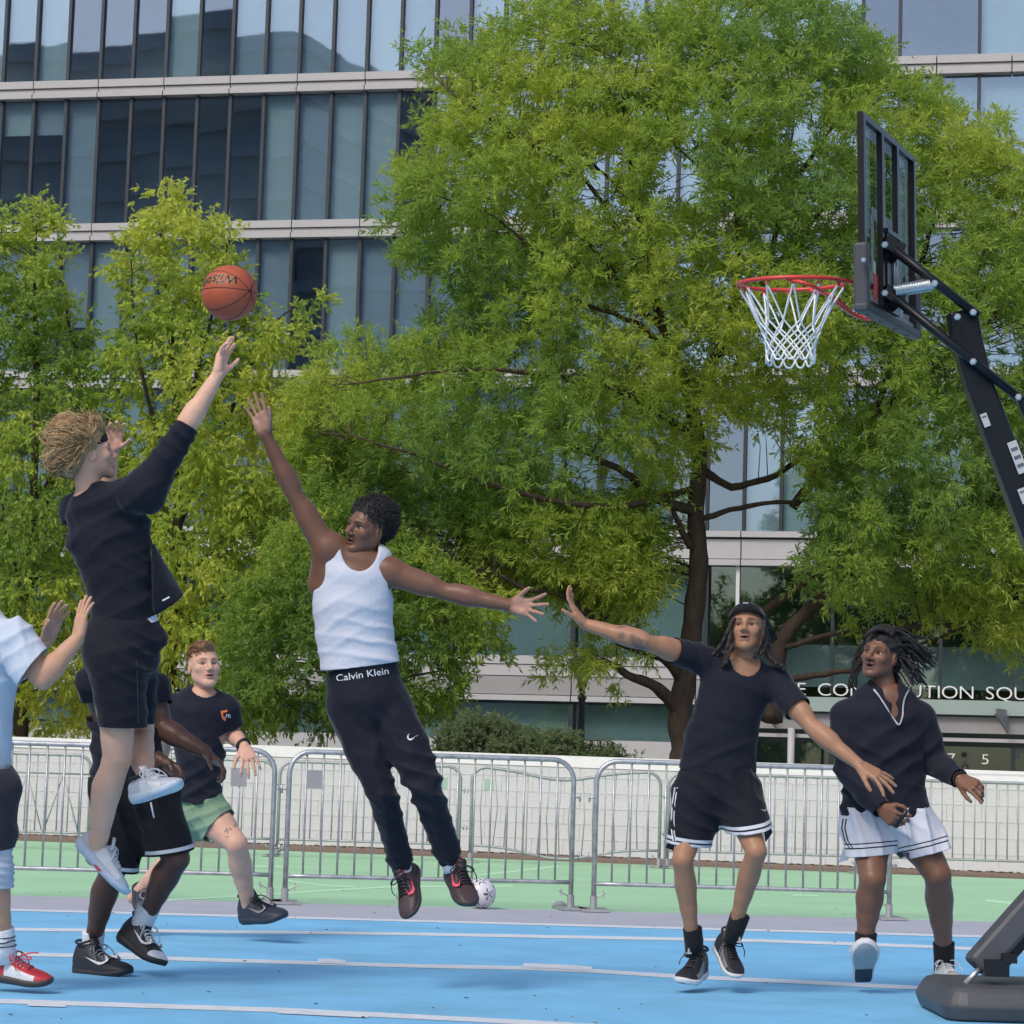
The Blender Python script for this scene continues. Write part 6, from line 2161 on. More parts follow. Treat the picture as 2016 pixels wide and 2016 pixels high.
f.garment('black_tee', B, M['blacktee'], cuts=[(shR + (elR - shR) * .47, elR - shR, .13), (shL + (elL - shL) * .56, elL - shL, .13), (f.p(1412, 1516, 0), IM(-.06, -1, 0), .3)],
          fold=[(IM(1, .6, 0), .09, .007, f.p(1440, 1400, -.1), .14), (IM(-.5, 1, 0), .08, .006, f.p(1430, 1470, -.1), .14), (IM(.5, 1, 0), .07, .006, f.p(1500, 1375, -.05), .10), (IM(1, .2, 0), .06, .005, shR, .12)], seed=31)
B = Blob()
B.eseg(f.p(1412, 1505, 0), f.p(1412, 1555, 0), (72 * f.k, .118), (84 * f.k, .135), CR, CB, .03)
eR, eL = f.p(1348, 1690, -.06), f.p(1487, 1655, -.16)
B.seg(hR, eR, .125, .094, .05); B.seg(hL, eL, .125, .094, .05)
axR, axL = nrm(f.p(1350, 1660, -.05) - hR), nrm(f.p(1483, 1630, -.12) - hL)
cR, cL = f.p(1352, 1662, -.05), f.p(1482, 1632, -.12)
nR, nL = nrm(IM(-.12, -1, 0)), nrm(IM(.18, -1, -.05))
def hem4(V):
    dR = np.abs((np.asarray(V) - cR) @ nR); dL = np.abs((np.asarray(V) - cL) @ nL)
    side = np.asarray(V) @ CR
    isL = side > (f.p(1412, 1600)) @ CR
    d = np.where(isL, dL, dR)
    # side stripe on the outer edge
    return d
M['trim4'] = stepmat('black_shorts_white_trim', [(0, (.54, .56, .62)), (.012, (.02, .02, .03)), (.020, (.54, .56, .62)), (.034, (.013, .0135, .020))])
f.garment('shorts', B, M['trim4'], .007, cuts=[(cR, nR, .19), (cL, nL, .16), (f.p(1412, 1510, 0), IM(0, 1, 0), .25)],
          fold=[(IM(.5, 1, 0), .07, .007, f.p(1420, 1570, -.1), .14), (IM(1, .2, 0), .09, .008, None, 0)], seed=35, hem=hem4)
tr = f.bvh(False)
vs, fs = swoosh_px(1497, 1597, 12, 8, True)
f.decal('logo', vs, fs, M['printwhite'], tree=tr)
# outer side stripe, white with black, and the flying vents
for w_, m_, off in ((7, 'printwhite', .004), (2.2, 'blackshort', .006)):
    pl = [(1327, 1550), (1322, 1580), (1320, 1610), (1321, 1640), (1324, 1656)]
    vs = []; 
    for x, y in pl: vs += [(x - w_ / 2 + 4, y), (x + w_ / 2 + 4, y)]
    f.decal('side_stripe', vs, [(2 * i, 2 * i + 1, 2 * i + 3, 2 * i + 2) for i in range(len(pl) - 1)], M[m_], tree=tr, off=off)
    pl = [(1504, 1565), (1511, 1590), (1514, 1612)]
    vs = []
    for x, y in pl: vs += [(x - w_ / 2, y), (x + w_ / 2, y)]
    f.decal('side_stripe', vs, [(2 * i, 2 * i + 1, 2 * i + 3, 2 * i + 2) for i in range(len(pl) - 1)], M[m_], tree=tr, off=off)
for pts, mm in (([(1326, 1640, .05), (1310, 1668, .10), (1330, 1678, .08), (1332, 1660, .02)], 'blackshort'), ([(1512, 1615, .02), (1519, 1638, .08), (1506, 1656, .06), (1503, 1628, 0)], 'blackshort')):
    o = mesh_obj('shorts_vent', [f.p(*q) for q in pts], [(0, 1, 2, 3)], M[mm], f.root)
    so_ = o.modifiers.new('thickness', 'SOLIDIFY'); so_.thickness = .006
sock(f, f.p(1363, 1826, .0), f.p(1368, 1880, .02), .043, .043, M['sockblack']); sock(f, f.p(1458, 1800, -.06), f.p(1440, 1850, -.03), .044, .043, M['sockblack'])
J4 = sty(S_BLK, S_WHT, S_BLK, S_GRY, S_BLK, S_BLK, S_BLK, tread=S_GUM, tongue_len=.06, label='black basketball shoe with grey mesh panels and white midsole')
shoe(f, f.p(1380, 1924, .10), f.p(1343, 1942, -.17), IM(.05, 1, .15), J4, 1.12, .125)
shoe(f, f.p(1412, 1868, .12), f.p(1452, 1932, -.10), IM(.30, .75, .55), J4, 1.12, .125)
for (x, y) in ((1356, 1874), (1456, 1852)):
    tr = None
    b = MB(); q0 = f.p(x, y, -.075)
    for dx, dy, w_, h_ in ((0, 0, .010, .020), (-.009, -.006, .008, .006), (.009, -.006, .008, .006), (0, .014, .006, .006)):
        b.box(q0 + CR * dx + CU * dy, (w_, .002, h_), (CR, CB, CU))
    b.build('tongue_emblem', M['printgrey'], f.root)
vs, fs = swoosh_px(1443, 1818, 12, 8, True)
f.decal('sock_logo', vs, fs, M['printwhite'], tree=f.bvh())
# cap
c, l, fw, u, sc_ = f.head
B = Blob(); B.ell(HP(f, 0, -.012, .048), A(.084, .102, .086), [l, fw, u], .01)
B.ell(HP(f, -.03, -.10, .0), A(.06, .05, .09), [l, fw, u], .04)
f.garment('backward_cap', B, M['capblack'], .006, cuts=[(HP(f, 0, .06, .070), -u * .9 + fw * .42, .12)], fold=[(u, .05, .003, None, 0)], seed=3)
b = MB()
pts = [(.082 * math.sin(a), -.010 + .104 * math.cos(a), .048 + .012 * math.cos(a)) for a in np.linspace(-1.5, 1.5, 24)]
Vb_ = []
for x, y, z in pts: q = HP(f, x, y, z); Vb_ += [q + u * .000, q + u * .026]
o = mesh_obj('cap_band', Vb_, [(2 * i, 2 * i + 2, 2 * i + 3, 2 * i + 1) for i in range(len(pts) - 1)], M['capblack'], f.root, True)
so_ = o.modifiers.new('thickness', 'SOLIDIFY'); so_.thickness = .004
# the bill, pointing back and down on his left
bl = [f.p(1497, 1205, .05), f.p(1522, 1240, .10), f.p(1527, 1258, .14), f.p(1512, 1268, .10), f.p(1500, 1262, .04), f.p(1494, 1235, .02)]
o = mesh_obj('cap_bill', bl, [(0, 1, 2, 3, 4, 5)], M['capblack'], f.root)
so_ = o.modifiers.new('thickness', 'SOLIDIFY'); so_.thickness = .012
b = MB(); b.box(f.p(1468, 1187, -.125), (.022, .002, .006), (CR, CB, CU)); b.build('cap_print', M['printgrey'], f.root)
# braids
rg = np.random.default_rng(4)
def braid(pts, r):
    pts = bezier_pts([f.p(*q) for q in pts], 7)
    n_ = len(pts)
    rr = r * (1 + .28 * np.abs(np.sin(np.arange(n_) * 1.25))) * np.linspace(1, .75, n_)
    s1, s2 = frame(pts[-1] - pts[0])
    pts = pts + np.outer(np.sin(np.arange(n_) * 1.25) * r * .35, s1)
    b = MB(); b.tube(pts, rr * .85, 8)
    b.build('braid', M['braid'], f.root, True)
for pl, r in [
    ([(1445, 1215, -.06), (1434, 1240, -.08), (1424, 1262, -.07), (1409, 1283, -.06), (1398, 1292, -.05)], .0105),
    ([(1441, 1222, -.05), (1436, 1260, -.09), (1431, 1280, -.09), (1425, 1305, -.08), (1423, 1312, -.08)], .0115),
    ([(1441, 1240, -.03), (1440, 1270, -.09), (1433, 1292, -.10), (1428, 1308, -.10)], .011),
    ([(1438, 1235, -.02), (1424, 1268, -.05), (1412, 1290, -.05), (1404, 1296, -.05)], .010),
    ([(1504, 1220, -.06), (1503, 1245, -.09), (1496, 1270, -.10), (1488, 1288, -.10), (1486, 1294, -.10)], .0105),
    ([(1508, 1235, -.03), (1508, 1262, -.07), (1502, 1280, -.09), (1495, 1290, -.10)], .0105),
    ([(1508, 1245, .0), (1514, 1270, -.03), (1520, 1292, -.05), (1532, 1304, -.05), (1542, 1312, -.05)], .0125),
    ([(1506, 1255, .0), (1510, 1282, -.05), (1524, 1302, -.07), (1538, 1310, -.07), (1546, 1320, -.07)], .0125),
    ([(1502, 1262, .02), (1508, 1285, -.02), (1518, 1296, -.05), (1528, 1304, -.06)], .012),
    ([(1500, 1240, .05), (1508, 1275, .03), (1515, 1295, .02), (1530, 1300, .02)], .013),
    ([(1445, 1240, .04), (1440, 1275, .02), (1430, 1295, .0), (1420, 1300, .0)], .012)]:
    braid(pl, r)
# chain
ch = MB()
pts = [nk + (CR * math.cos(a) * .075 + CB * math.sin(a) * .075) + A(0, 0, .035 - .06 * max(0, math.sin(a))) for a in np.linspace(-.3, math.pi + .3, 30)]
ch.tube(pts, .0022, 5); ch.build('neck_chain', M['silver'], f.root, True)
FIG4 = f

# ================= the player in white shorts =================
f = Fig('player with flying dreadlocks in dark quarter zip top and white shorts', 11.75, foot=(1780, 1950))
SK = (.195, .094, .058); SKP = (.38, .205, .145)
shR, elR, wrR = f.p(1664, 1410, 0), f.p(1672, 1520, -.06), f.p(1735, 1592, -.24)
shL, elL, wrL = f.p(1812, 1412, 0), f.p(1838, 1500, .02), f.p(1889, 1533, -.18)
rings = [(1742, 1376, 58, .085, 0), (1740, 1408, 80, .105, 0), (1738, 1460, 76, .12, 0), (1740, 1540, 76, .115, 0), (1742, 1595, 82, .125, 0)]
hips = [(1744, 1590, 78, .12, 0), (1742, 1630, 82, .13, 0)]
hR, kR, aR = f.p(1712, 1620, 0), f.p(1718, 1730, -.20), f.p(1703, 1846, -.12)
hL, kL, aL = f.p(1788, 1620, 0), f.p(1846, 1722, -.12), f.p(1858, 1862, .10)
B = Blob()
torso(B, f, rings, -.018); torso(B, f, hips, -.018)
nk = f.p(1746, 1375, 0)
B.seg(nk, shR, .06, .055, .05); B.seg(nk, shL, .06, .055, .05)
limb_arm(B, shR, elR, wrR, .92); limb_arm(B, shL, elL, wrL, .92)
limb_leg(B, hR, kR, aR, IM(0, .1, -1), 1.08); limb_leg(B, hL, kL, aL, IM(0, .1, -1), 1.10)
V, F = B.mesh(.006, 1); f.put(V, F, SK)
build_head(f, f.p(1733, 1292, 0), IM(-.56, .24, .79), IM(.20, .96, -.12), nk, SK, (.22, .10, .09), (.014, .009, .008), mouth=.75, stubble=(.05, .026, .02), gaze=IM(-.80, .14, .6), jaw=1.15, neck_r=.058, nose=1.3, lipfull=1.35, hair_col=(.02, .013, .011), hairline=.078)
tipsR = build_hand(f, elR, wrR, f.p(1758, 1610, -.30), IM(.5, .6, .5), IM(-.35, -.2, -.7), SK, SKP, 1.02, (.75, .9, 1.0, 1.05), .2, .7, .45)
build_hand(f, elL, wrL, f.p(1924, 1552, -.26), IM(-.1, -.6, .8), IM(-.4, -.8, .2), SK, SKP, 1.05, (.12, .75, .9, .95), .25, .45, .2)
f.finish_body(skin('deep_brown_skin', SK, .42, .5))
B = Blob()
torso(B, f, rings + [(1744, 1640, 86, .138, 0)], .012)
B.seg(f.p(1746, 1388, .0), shR, .068, .068, .04); B.seg(f.p(1746, 1388, .0), shL, .068, .066, .04)
B.poly([shR, shR + (elR - shR) * .5, elR, elR + (wrR - elR) * .5, wrR], [.074, .075, .068, .060, .046], .012); B.seg(wrR, wrR + (wrR - elR) * .2, .042, .042, .01)
B.poly([shL, shL + (elL - shL) * .5, elL, elL + (wrL - elL) * .5, wrL], [.072, .072, .066, .058, .045], .012); B.seg(wrL, wrL + (wrL - elL) * .2, .041, .041, .01)
B.seg(f.p(1742, 1362, .01), f.p(1744, 1345, .01), .076, .074, .03)                      # stand up collar
B.seg(f.p(1742, 1330, -.01), f.p(1746, 1382, -.01), .066, .060, .006, sub=True)
B.ell(f.p(1762, 1360, -.145), A(.062, .09, .085), None, .005, True)
B.ell(f.p(1766, 1398, -.150), A(.030, .075, .070), None, .005, True)
f.garment('quarter_zip_top', B, M['navytop'], cuts=[(wrR + (wrR - elR) * .02, wrR - elR, .10), (wrL - (wrL - elL) * .03, wrL - elL, .10), (f.p(1742, 1616, 0), IM(0, -1, 0), .30)],
          fold=[(IM(-.6, 1, 0), .10, .009, f.p(1770, 1500, -.1), .14), (IM(.5, 1, 0), .08, .008, elR, .14), (IM(.4, 1, 0), .06, .008, f.p(1855, 1515, 0), .10), (IM(1, .3, 0), .10, .007, f.p(1700, 1480, -.1), .14)], seed=41)
tr = f.bvh(False)
zl_ = [(1720, 1357), (1732, 1372), (1745, 1392), (1757, 1411), (1767, 1425), (1772, 1424), (1777, 1408), (1778, 1390), (1782, 1372), (1793, 1352)]
vs = []
zp = bezier_pts([A(x, y, 0) for x, y in zl_], 5)
for i, q in enumerate(zp):
    d_ = nrm(zp[min(i + 1, len(zp) - 1)] - zp[max(i - 1, 0)]); n_ = A(-d_[1], d_[0], 0)
    vs += [(q[0] - n_[0] * 1.5, q[1] - n_[1] * 1.5), (q[0] + n_[0] * 1.5, q[1] + n_[1] * 1.5)]
o = f.decal('zip', vs, [(2 * i, 2 * i + 1, 2 * i + 3, 2 * i + 2) for i in range(len(zp) - 1)], M['printgrey'], off=.008)
# shorts
B = Blob()
B.eseg(f.p(1744, 1580, 0), f.p(1742, 1625, 0), (76 * f.k, .122), (92 * f.k, .15), CR, CB, .03)
cR5, cL5 = f.p(1708, 1684, -.10), f.p(1826, 1680, -.08)
B.seg(hR, f.p(1712, 1725, -.14), .13, .108, .05); B.seg(hL, f.p(1842, 1710, -.10), .13, .112, .05)
nR5, nL5 = nrm(IM(.08, -1, .1)), nrm(IM(.25, -1, .1))
def hem5(V):
    V = np.asarray(V)
    isL = (V @ CR) > (f.p(1758, 1650) @ CR)
    return np.where(isL, np.abs((V - cL5) @ nL5), np.abs((V - cR5) @ nR5))
M['trim5'] = stepmat('white_shorts_black_trim', [(0, (.56, .58, .66)), (.034, (.02, .022, .035)), (.040, (.56, .58, .66)), (.054, (.02, .022, .035)), (.060, (.56, .58, .66))])
f.garment('shorts', B, M['trim5'], .007, cuts=[(cR5, nR5, .19), (cL5, nL5, .19), (f.p(1744, 1586, 0), IM(0, 1, 0), .25)],
          fold=[(IM(.6, 1, 0), .07, .008, f.p(1760, 1630, -.1), .12), (IM(1, .1, 0), .08, .010, None, 0)], seed=45, hem=hem5)
tr = f.bvh(False)
pl = [(1660, 1612), (1657, 1630), (1663, 1655), (1674, 1672)]
for dx in (0, 6):
    vs = []
    for x, y in pl: vs += [(x + dx - 1.2, y), (x + dx + 1.2, y)]
    f.decal('side_stripe', vs, [(2 * i, 2 * i + 1, 2 * i + 3, 2 * i + 2) for i in range(len(pl) - 1)], M['blackshort'], tree=tr)
o = mesh_obj('shorts_vent', [f.p(1666, 1655, .03), f.p(1651, 1698, .08), f.p(1668, 1694, .06), f.p(1676, 1675, 0)], [(0, 1, 2, 3)], M['trim5'], f.root)
so_ = o.modifiers.new('thickness', 'SOLIDIFY'); so_.thickness = .006
sock(f, f.p(1705, 1836, -.12), f.p(1703, 1875, -.12), .050, .048, M['sockblack']); sock(f, f.p(1858, 1854, .10), f.p(1859, 1910, .10), .050, .048, M['sockblack'])
CS = sty(S_BEIGE, S_WHT, S_BEIGE, S_WHT, S_WHT, S_BEIGE, S_WHT, tread=S_TREAD, tread2=S_NVY, split=.36, label='pale running shoe showing its grey and black tread')
shoe(f, f.p(1699, 1938, -.02), f.p(1706, 1862, -.24), IM(0, .45, -.9), CS, 1.18, .09)
CS2 = dict(CS); CS2['label'] = 'pale beige basketball shoe half hidden behind the hoop base'
shoe(f, f.p(1848, 1938, .16), f.p(1888, 1946, -.12), IM(0, 1, .05), CS2, 1.05, .10)
f.text('sock_print', 'PSD', 1845, 1874, 7, M['printwhite'], 0, 1.0, f.bvh())
# beaded bracelet and the pen in the right hand
for k in range(12):
    pass
b = MB(); s1, s2 = frame(wrL - elL); bc_ = wrL + (wrL - elL) * .01
for k in range(16):
    a = 2 * math.pi * k / 16
    b.sphere(bc_ + (s1 * math.cos(a) + s2 * math.sin(a)) * .033, .0065, 8)
b.build('bracelet', M['penblack'], f.root, True)
pn = f.p(1774, 1616, -.40)
pt = thing('pen', 'small black pen held in the fist of the player in white shorts', 'pen', pn)
b = MB(); a0, a1 = f.p(1764, 1627, -.37), f.p(1785, 1596, -.40)
b.tube([a0, a1], .010, 10); b.build('barrel', M['penblack'], pt, True)
b = MB(); b.tube([a1, f.p(1790, 1590, -.40)], .002, 5); b.build('tip', M['silver'], pt, True)
# dreadlocks
rg = np.random.default_rng(14)
c, l, fw, u, sc_ = f.head
B = Blob(); B.ell(HP(f, 0, -.022, .052), A(.084, .100, .078), [l, fw, u], .02); B.ell(HP(f, .01, -.085, .01), A(.066, .05, .09), [l, fw, u], .03)
B.ell(HP(f, 0, .10, -.02), A(.08, .06, .085), [l, fw, u], .02, True)
V, F = B.mesh(.006, 1); V = V + vnormals(V, F) * (.008 * pnoise(V, 130, 4))[:, None]
hair = mesh_obj('hair', V, F, M['hairblack'], f.root, True)
def dread(pts, r):
    pts = bezier_pts([f.p(*q) for q in pts], 4)
    n_ = len(pts)
    pts[1:] += rg.normal(size=(n_ - 1, 3)) * .0025
    b = MB(); b.tube(pts, r * np.linspace(1.0, .55, n_) * (1 + .12 * np.sin(np.arange(n_) * 1.9)), 6)
    b.build('dreadlock', M['hairblack'], hair, True)
for i in range(62):        # streaming out on his left, the right side of the picture
    q = i / 61
    y0 = 1246 + 62 * q + rg.normal() * 5; x0 = 1748 + 16 * math.sin(q * 3) + rg.normal() * 5
    xe = 1826 + 12 * math.sin(q * 6.0) + rg.uniform(-26, 10); ye = 1276 + 78 * q + rg.normal() * 6
    z0 = rg.uniform(-.05, .06); ze = z0 + rg.uniform(-.08, .12)
    dread([(x0, y0, z0), (x0 + (xe - x0) * .35, y0 + (ye - y0) * .20 - 5, z0 + .02), (x0 + (xe - x0) * .7, y0 + (ye - y0) * .58 - 3, (z0 + ze) / 2), (xe, ye, ze)], rg.uniform(.0055, .0085))
for i in range(20):        # behind the face on the other side
    q = i / 19
    x0 = 1700 + rg.normal() * 3; y0 = 1262 + 50 * q
    dread([(x0, y0, .05), (x0 - 9 - rg.uniform(0, 8), y0 + 18, .06), (x0 - 16 - rg.uniform(0, 8), y0 + 40, .06), (1682 + rg.uniform(-14, 8), min(1354, y0 + 70 + rg.uniform(-12, 12)), .06)], rg.uniform(.004, .006))
for i in range(26):        # along the top
    q = i / 25
    x0 = 1705 + 50 * q
    dread([(x0, 1252 - 12 * math.sin(q * 3.1), -.06), (x0 + 10, 1240 - 8 * math.sin(q * 3.1), -.03), (x0 + 30, 1243, .02), (x0 + 52, 1262 + rg.normal() * 5, .05)], .0075)
FIG5 = f

# ================= the player in black behind the shooter =================
f = Fig('player in black tee and black shorts with white hem stripe striding behind the shooter', 11.45, foot=(215, 1920))
SK = (.105, .050, .034); SKP = (.26, .15, .12)
shR, elR, wrR = f.p(188, 1345, -.04), f.p(214, 1442, .06), f.p(322, 1500, -.06)
shL, elL, wrL = f.p(296, 1356, .04), f.p(318, 1434, .0), f.p(404, 1480, -.12)
rings = [(240, 1334, 58, .09, 0), (242, 1362, 72, .115, 0), (246, 1420, 66, .12, 0), (250, 1480, 68, .12, 0), (256, 1530, 76, .13, 0)]
hips = [(258, 1530, 76, .13, 0), (266, 1575, 80, .14, 0)]
hR, kR, aR = f.p(236, 1570, 0), f.p(222, 1712, -.10), f.p(184, 1845, .06)
hL, kL, aL = f.p(296, 1570, 0), f.p(347, 1690, -.10), f.p(291, 1798, .02)
B = Blob()
torso(B, f, rings, -.016); torso(B, f, hips, -.02)
nk = f.p(240, 1335, 0)
B.seg(nk, shR, .06, .056, .05); B.seg(nk, shL, .06, .056, .05)
limb_arm(B, shR, elR, wrR, 1.12); limb_arm(B, shL, elL, wrL, 1.12)
limb_leg(B, hR, kR, aR, IM(-.6, .1, -.7), 1.05); limb_leg(B, hL, kL, aL, IM(-.6, .1, -.7), 1.08)
V, F = B.mesh(.006, 1); f.put(V, F, SK)
build_head(f, f.p(243, 1280, 0), IM(.70, -.05, .7), IM(0, 1, 0), nk, SK, (.14, .06, .05), (.012, .008, .007), neck_r=.062, hair_col=(.012, .009, .008), hairline=.05, nose=1.2)
build_hand(f, elR, wrR, f.p(347, 1520, -.10), IM(.4, .4, .7), IM(-.5, -.5, -.2), SK, SKP, 1.08, (.45, .5, .55, .6), .2, .6, .3)
build_hand(f, elL, wrL, f.p(428, 1500, -.15), IM(.1, .2, .9), IM(-.6, -.6, .1), SK, SKP, 1.06, (.35, .5, .6, .65), .25, .6, .3)
f.finish_body(skin('very_dark_skin', SK, .42, .5))
B = Blob()
torso(B, f, rings + [(258, 1570, 80, .135, 0)], .002)
B.seg(f.p(240, 1345, 0), shR, .075, .08, .05); B.seg(f.p(240, 1345, 0), shL, .075, .08, .05)
B.seg(shR, shR + (elR - shR) * .55, .082, .075, .03); B.seg(shL, shL + (elL - shL) * .7, .082, .074, .03)
B.seg(f.p(241, 1335, 0), f.p(243, 1285, 0), .068, .08, .01, sub=True)
f.garment('black_tee', B, M['blacktee'], cuts=[(shR + (elR - shR) * .22, elR - shR, .13), (shL + (elL - shL) * .45, elL - shL, .12), (f.p(258, 1545, 0), IM(0, -1, 0), .3)],
          fold=[(IM(.4, 1, 0), .08, .008, None, 0), (IM(1, .2, 0), .1, .006, None, 0)], seed=51)
B = Blob()
B.eseg(f.p(258, 1525, 0), f.p(264, 1570, 0), (78 * f.k, .135), (84 * f.k, .15), CR, CB, .03)
cR6, cL6 = f.p(238, 1713, -.07), f.p(343, 1678, -.08)
nR6, nL6 = nrm(IM(-.2, -1, 0)), nrm(IM(.15, -1, 0))
B.seg(hR, f.p(226, 1740, -.08), .135, .098, .05); B.seg(hL, f.p(348, 1710, -.09), .135, .100, .05)
def hem6(V):
    V = np.asarray(V)
    isL = (V @ CR) > (f.p(292, 1650) @ CR)
    return np.where(isL, np.abs((V - cL6) @ nL6), np.abs((V - cR6) @ nR6))
M['trim6'] = stepmat('black_shorts_single_stripe', [(0, (.014, .014, .018)), (.010, (.55, .57, .62)), (.026, (.014, .014, .018))])
f.garment('shorts', B, M['trim6'], .008, cuts=[(cR6, nR6, .17), (cL6, nL6, .17), (f.p(258, 1530, 0), IM(0, 1, 0), .28)],
          fold=[(IM(1, .3, 0), .09, .010, None, 0), (IM(.5, 1, 0), .07, .008, f.p(290, 1600, -.1), .14)], seed=55, hem=hem6)
b = MB(); b.tube(bezier_pts([f.p(297, 1580, -.18), f.p(300, 1595, -.19), f.p(303, 1610, -.18)], 4), .004, 6); b.build('drawstring', M['sockwhite'], f.root, True)
sock(f, f.p(184, 1834, .06), f.p(182, 1874, .07), .050, .047, M['sockwhite']); sock(f, f.p(294, 1784, .02), f.p(274, 1832, .05), .052, .048, M['sockwhite'])
ZG = sty(S_BLK, S_BLK, S_BLK, S_BLK, S_BLK, S_BLK, S_GRY, flash=S_WHT, tread=S_WHT, tongue_len=.05, label='black basketball shoe with a white flash planted on the court')
shoe(f, f.p(152, 1922, .06), f.p(258, 1924, -.12), IM(0, 1, 0), ZG, 1.15, .125)
ZG2 = sty(S_BLK, S_BLK, S_WHT, S_BLK, S_BLK, S_BLK, S_WHT, flash=S_WHT, tread=S_WHT, tongue_len=.05, label='black basketball shoe with white toe lifted off the court')
shoe(f, f.p(234, 1852, .08), f.p(318, 1908, -.12), IM(.55, .75, .1), ZG2, 1.15, .12)
FIG6 = f

# ================= the player in green shorts =================
f = Fig('young player in black tee and sage green shorts lunging in front of the left barrier', 14.1, foot=(470, 1850))
SK = (.62, .36, .265); SKP = (.64, .36, .28)
shR, elR, wrR = f.p(338, 1396, .04), f.p(322, 1470, .18), f.p(300, 1530, .30)
shL, elL, wrL = f.p(444, 1398, .0), f.p(458, 1448, .04), f.p(482, 1470, -.12)
rings = [(398, 1378, 42, .09, 0), (394, 1398, 54, .115, 0), (396, 1450, 51, .12, 0), (390, 1520, 41, .115, 0), (390, 1572, 40, .115, 0)]
hips = [(390, 1572, 38, .11, 0), (394, 1602, 44, .13, 0)]
hL, kL, aL = f.p(412, 1605, -.03), f.p(466, 1662, -.20), f.p(488, 1775, -.05)
hR, kR, aR = f.p(376, 1605, .03), f.p(344, 1690, .05), f.p(272, 1758, .22)
B = Blob()
torso(B, f, rings, -.014); torso(B, f, hips, -.012)
nk = f.p(400, 1376, 0)
B.seg(nk, shR, .055, .05, .05); B.seg(nk, shL, .055, .05, .05)
limb_arm(B, shR, elR, wrR, 1.0); limb_arm(B, shL, elL, wrL, 1.0)
limb_leg(B, hR, kR, aR, IM(.3, .5, -.6), 1.05); limb_leg(B, hL, kL, aL, IM(-.3, .1, -.9), 1.08)
V, F = B.mesh(.0065, 1); f.put(V, F, SK)
build_head(f, f.p(402, 1313, 0), IM(.40, .22, .89), IM(-.08, .97, -.2), nk, SK, (.46, .20, .18), (.10, .06, .035), sc=1.10, mouth=.3, gaze=IM(.5, .35, .8), iris=(.10, .14, .16), neck_r=.055, hair_col=(.20, .12, .065), hairline=.068)
build_hand(f, elR, wrR, f.p(292, 1552, .34), IM(.3, .3, .8), IM(-.5, -.5, 0), SK, None, 1.1, (.4, .4, .4, .4))
build_hand(f, elL, wrL, f.p(489, 1492, -.18), IM(-.9, -.1, .3), IM(-.2, -.3, -.8), SK, SKP, 1.12, (.35, .30, .28, .3), .45, .75, .2)
f.finish_body(skin('fair_skin', SK))
B = Blob()
torso(B, f, rings[:-1] + [(390, 1560, 42, .132, 0), (390, 1605, 47, .150, 0)], 0.012)
B.seg(f.p(400, 1385, .0), shR, .074, .078, .05); B.seg(f.p(400, 1385, .0), shL, .074, .078, .05)
B.seg(shR, shR + (elR - shR) * .8, .082, .074, .03); B.seg(shL, shL + (elL - shL) * .95, .082, .070, .03)
B.seg(f.p(402, 1374, -.02), f.p(404, 1320, -.05), .066, .085, .01, sub=True)
f.garment('black_tee', B, M['navytop'], cuts=[(shR + (elR - shR) * .6, elR - shR, .14), (shL + (elL - shL) * .66, elL - shL, .14), (f.p(390, 1575, 0), IM(-.05, -1, 0), .25)],
          fold=[(IM(.6, 1, 0), .10, .008, None, 0), (IM(-.5, 1, 0), .08, .007, f.p(395, 1540, -.1), .15)], seed=61)
tr = f.bvh(False)
f.decal('shirt_emblem', [(434, 1400), (447, 1397), (448, 1401), (439, 1404), (440, 1411), (445, 1412), (444, 1420), (438, 1416)], [(0, 1, 2, 3), (0, 3, 4, 7), (4, 5, 6, 7)], M['printorange'], tree=tr)
f.text('shirt_lettering', 'FR', 444, 1413, 8, M['printwhite'], .1, .9, tree=tr)
B = Blob()
B.eseg(f.p(390, 1556, 0), f.p(392, 1598, 0), (40 * f.k, .118), (48 * f.k, .145), CR, CB, .03)
cL7, cR7 = f.p(431, 1624, -.08), f.p(364, 1640, .04)
B.seg(hL, f.p(452, 1650, -.13), .125, .112, .05); B.seg(hR, f.p(352, 1672, .05), .12, .10, .05)
f.garment('shorts', B, M['greenshort'], cuts=[(cL7, IM(.78, -.62, .3), .27), (cR7, IM(-.4, -.9, 0), .18), (f.p(390, 1552, 0), IM(0, 1, 0), .25)],
          fold=[(IM(.8, .6, 0), .07, .009, f.p(410, 1600, -.1), .16), (IM(-.4, 1, 0), .06, .006, None, 0)], seed=65)
tr = f.bvh()
# thigh tattoo
rg = np.random.default_rng(9)
for i in range(16):
    x, y = 447 + rg.normal() * 5.5, 1635 + rg.normal() * 4.5
    a = rg.uniform(0, 3.1); L_ = rg.uniform(3, 7)
    dx, dy = math.cos(a) * L_, math.sin(a) * L_
    f.decal('tattoo', [(x - dx / 2, y - dy / 2), (x - dx / 2 + .9, y - dy / 2 + .9), (x + dx / 2 + .9, y + dy / 2 + .9), (x + dx / 2, y + dy / 2)], [(0, 1, 2, 3)], M['ink'], tree=tr, off=.0015)
f.text('tattoo', 'XI', 460, 1630, 6, M['ink'], -.4, .9, tree=tr, off=.0015)
NG = sty(S_NVY, S_NVY, S_NVY, S_NVY, S_NVY, S_NVY, S_BLK, flash=S_GRY, tread=S_TEAL, label='dark navy basketball shoe with teal tread')
shoe(f, f.p(480, 1818, .02), f.p(564, 1812, -.20), IM(-.12, 1, .1), NG, 1.15, .12)
shoe(f, f.p(264, 1748, .28), f.p(270, 1806, .06), IM(.45, .6, -.4), NG, 1.1, .11)
wt = MB(); s1, s2 = frame(wrL - elL)
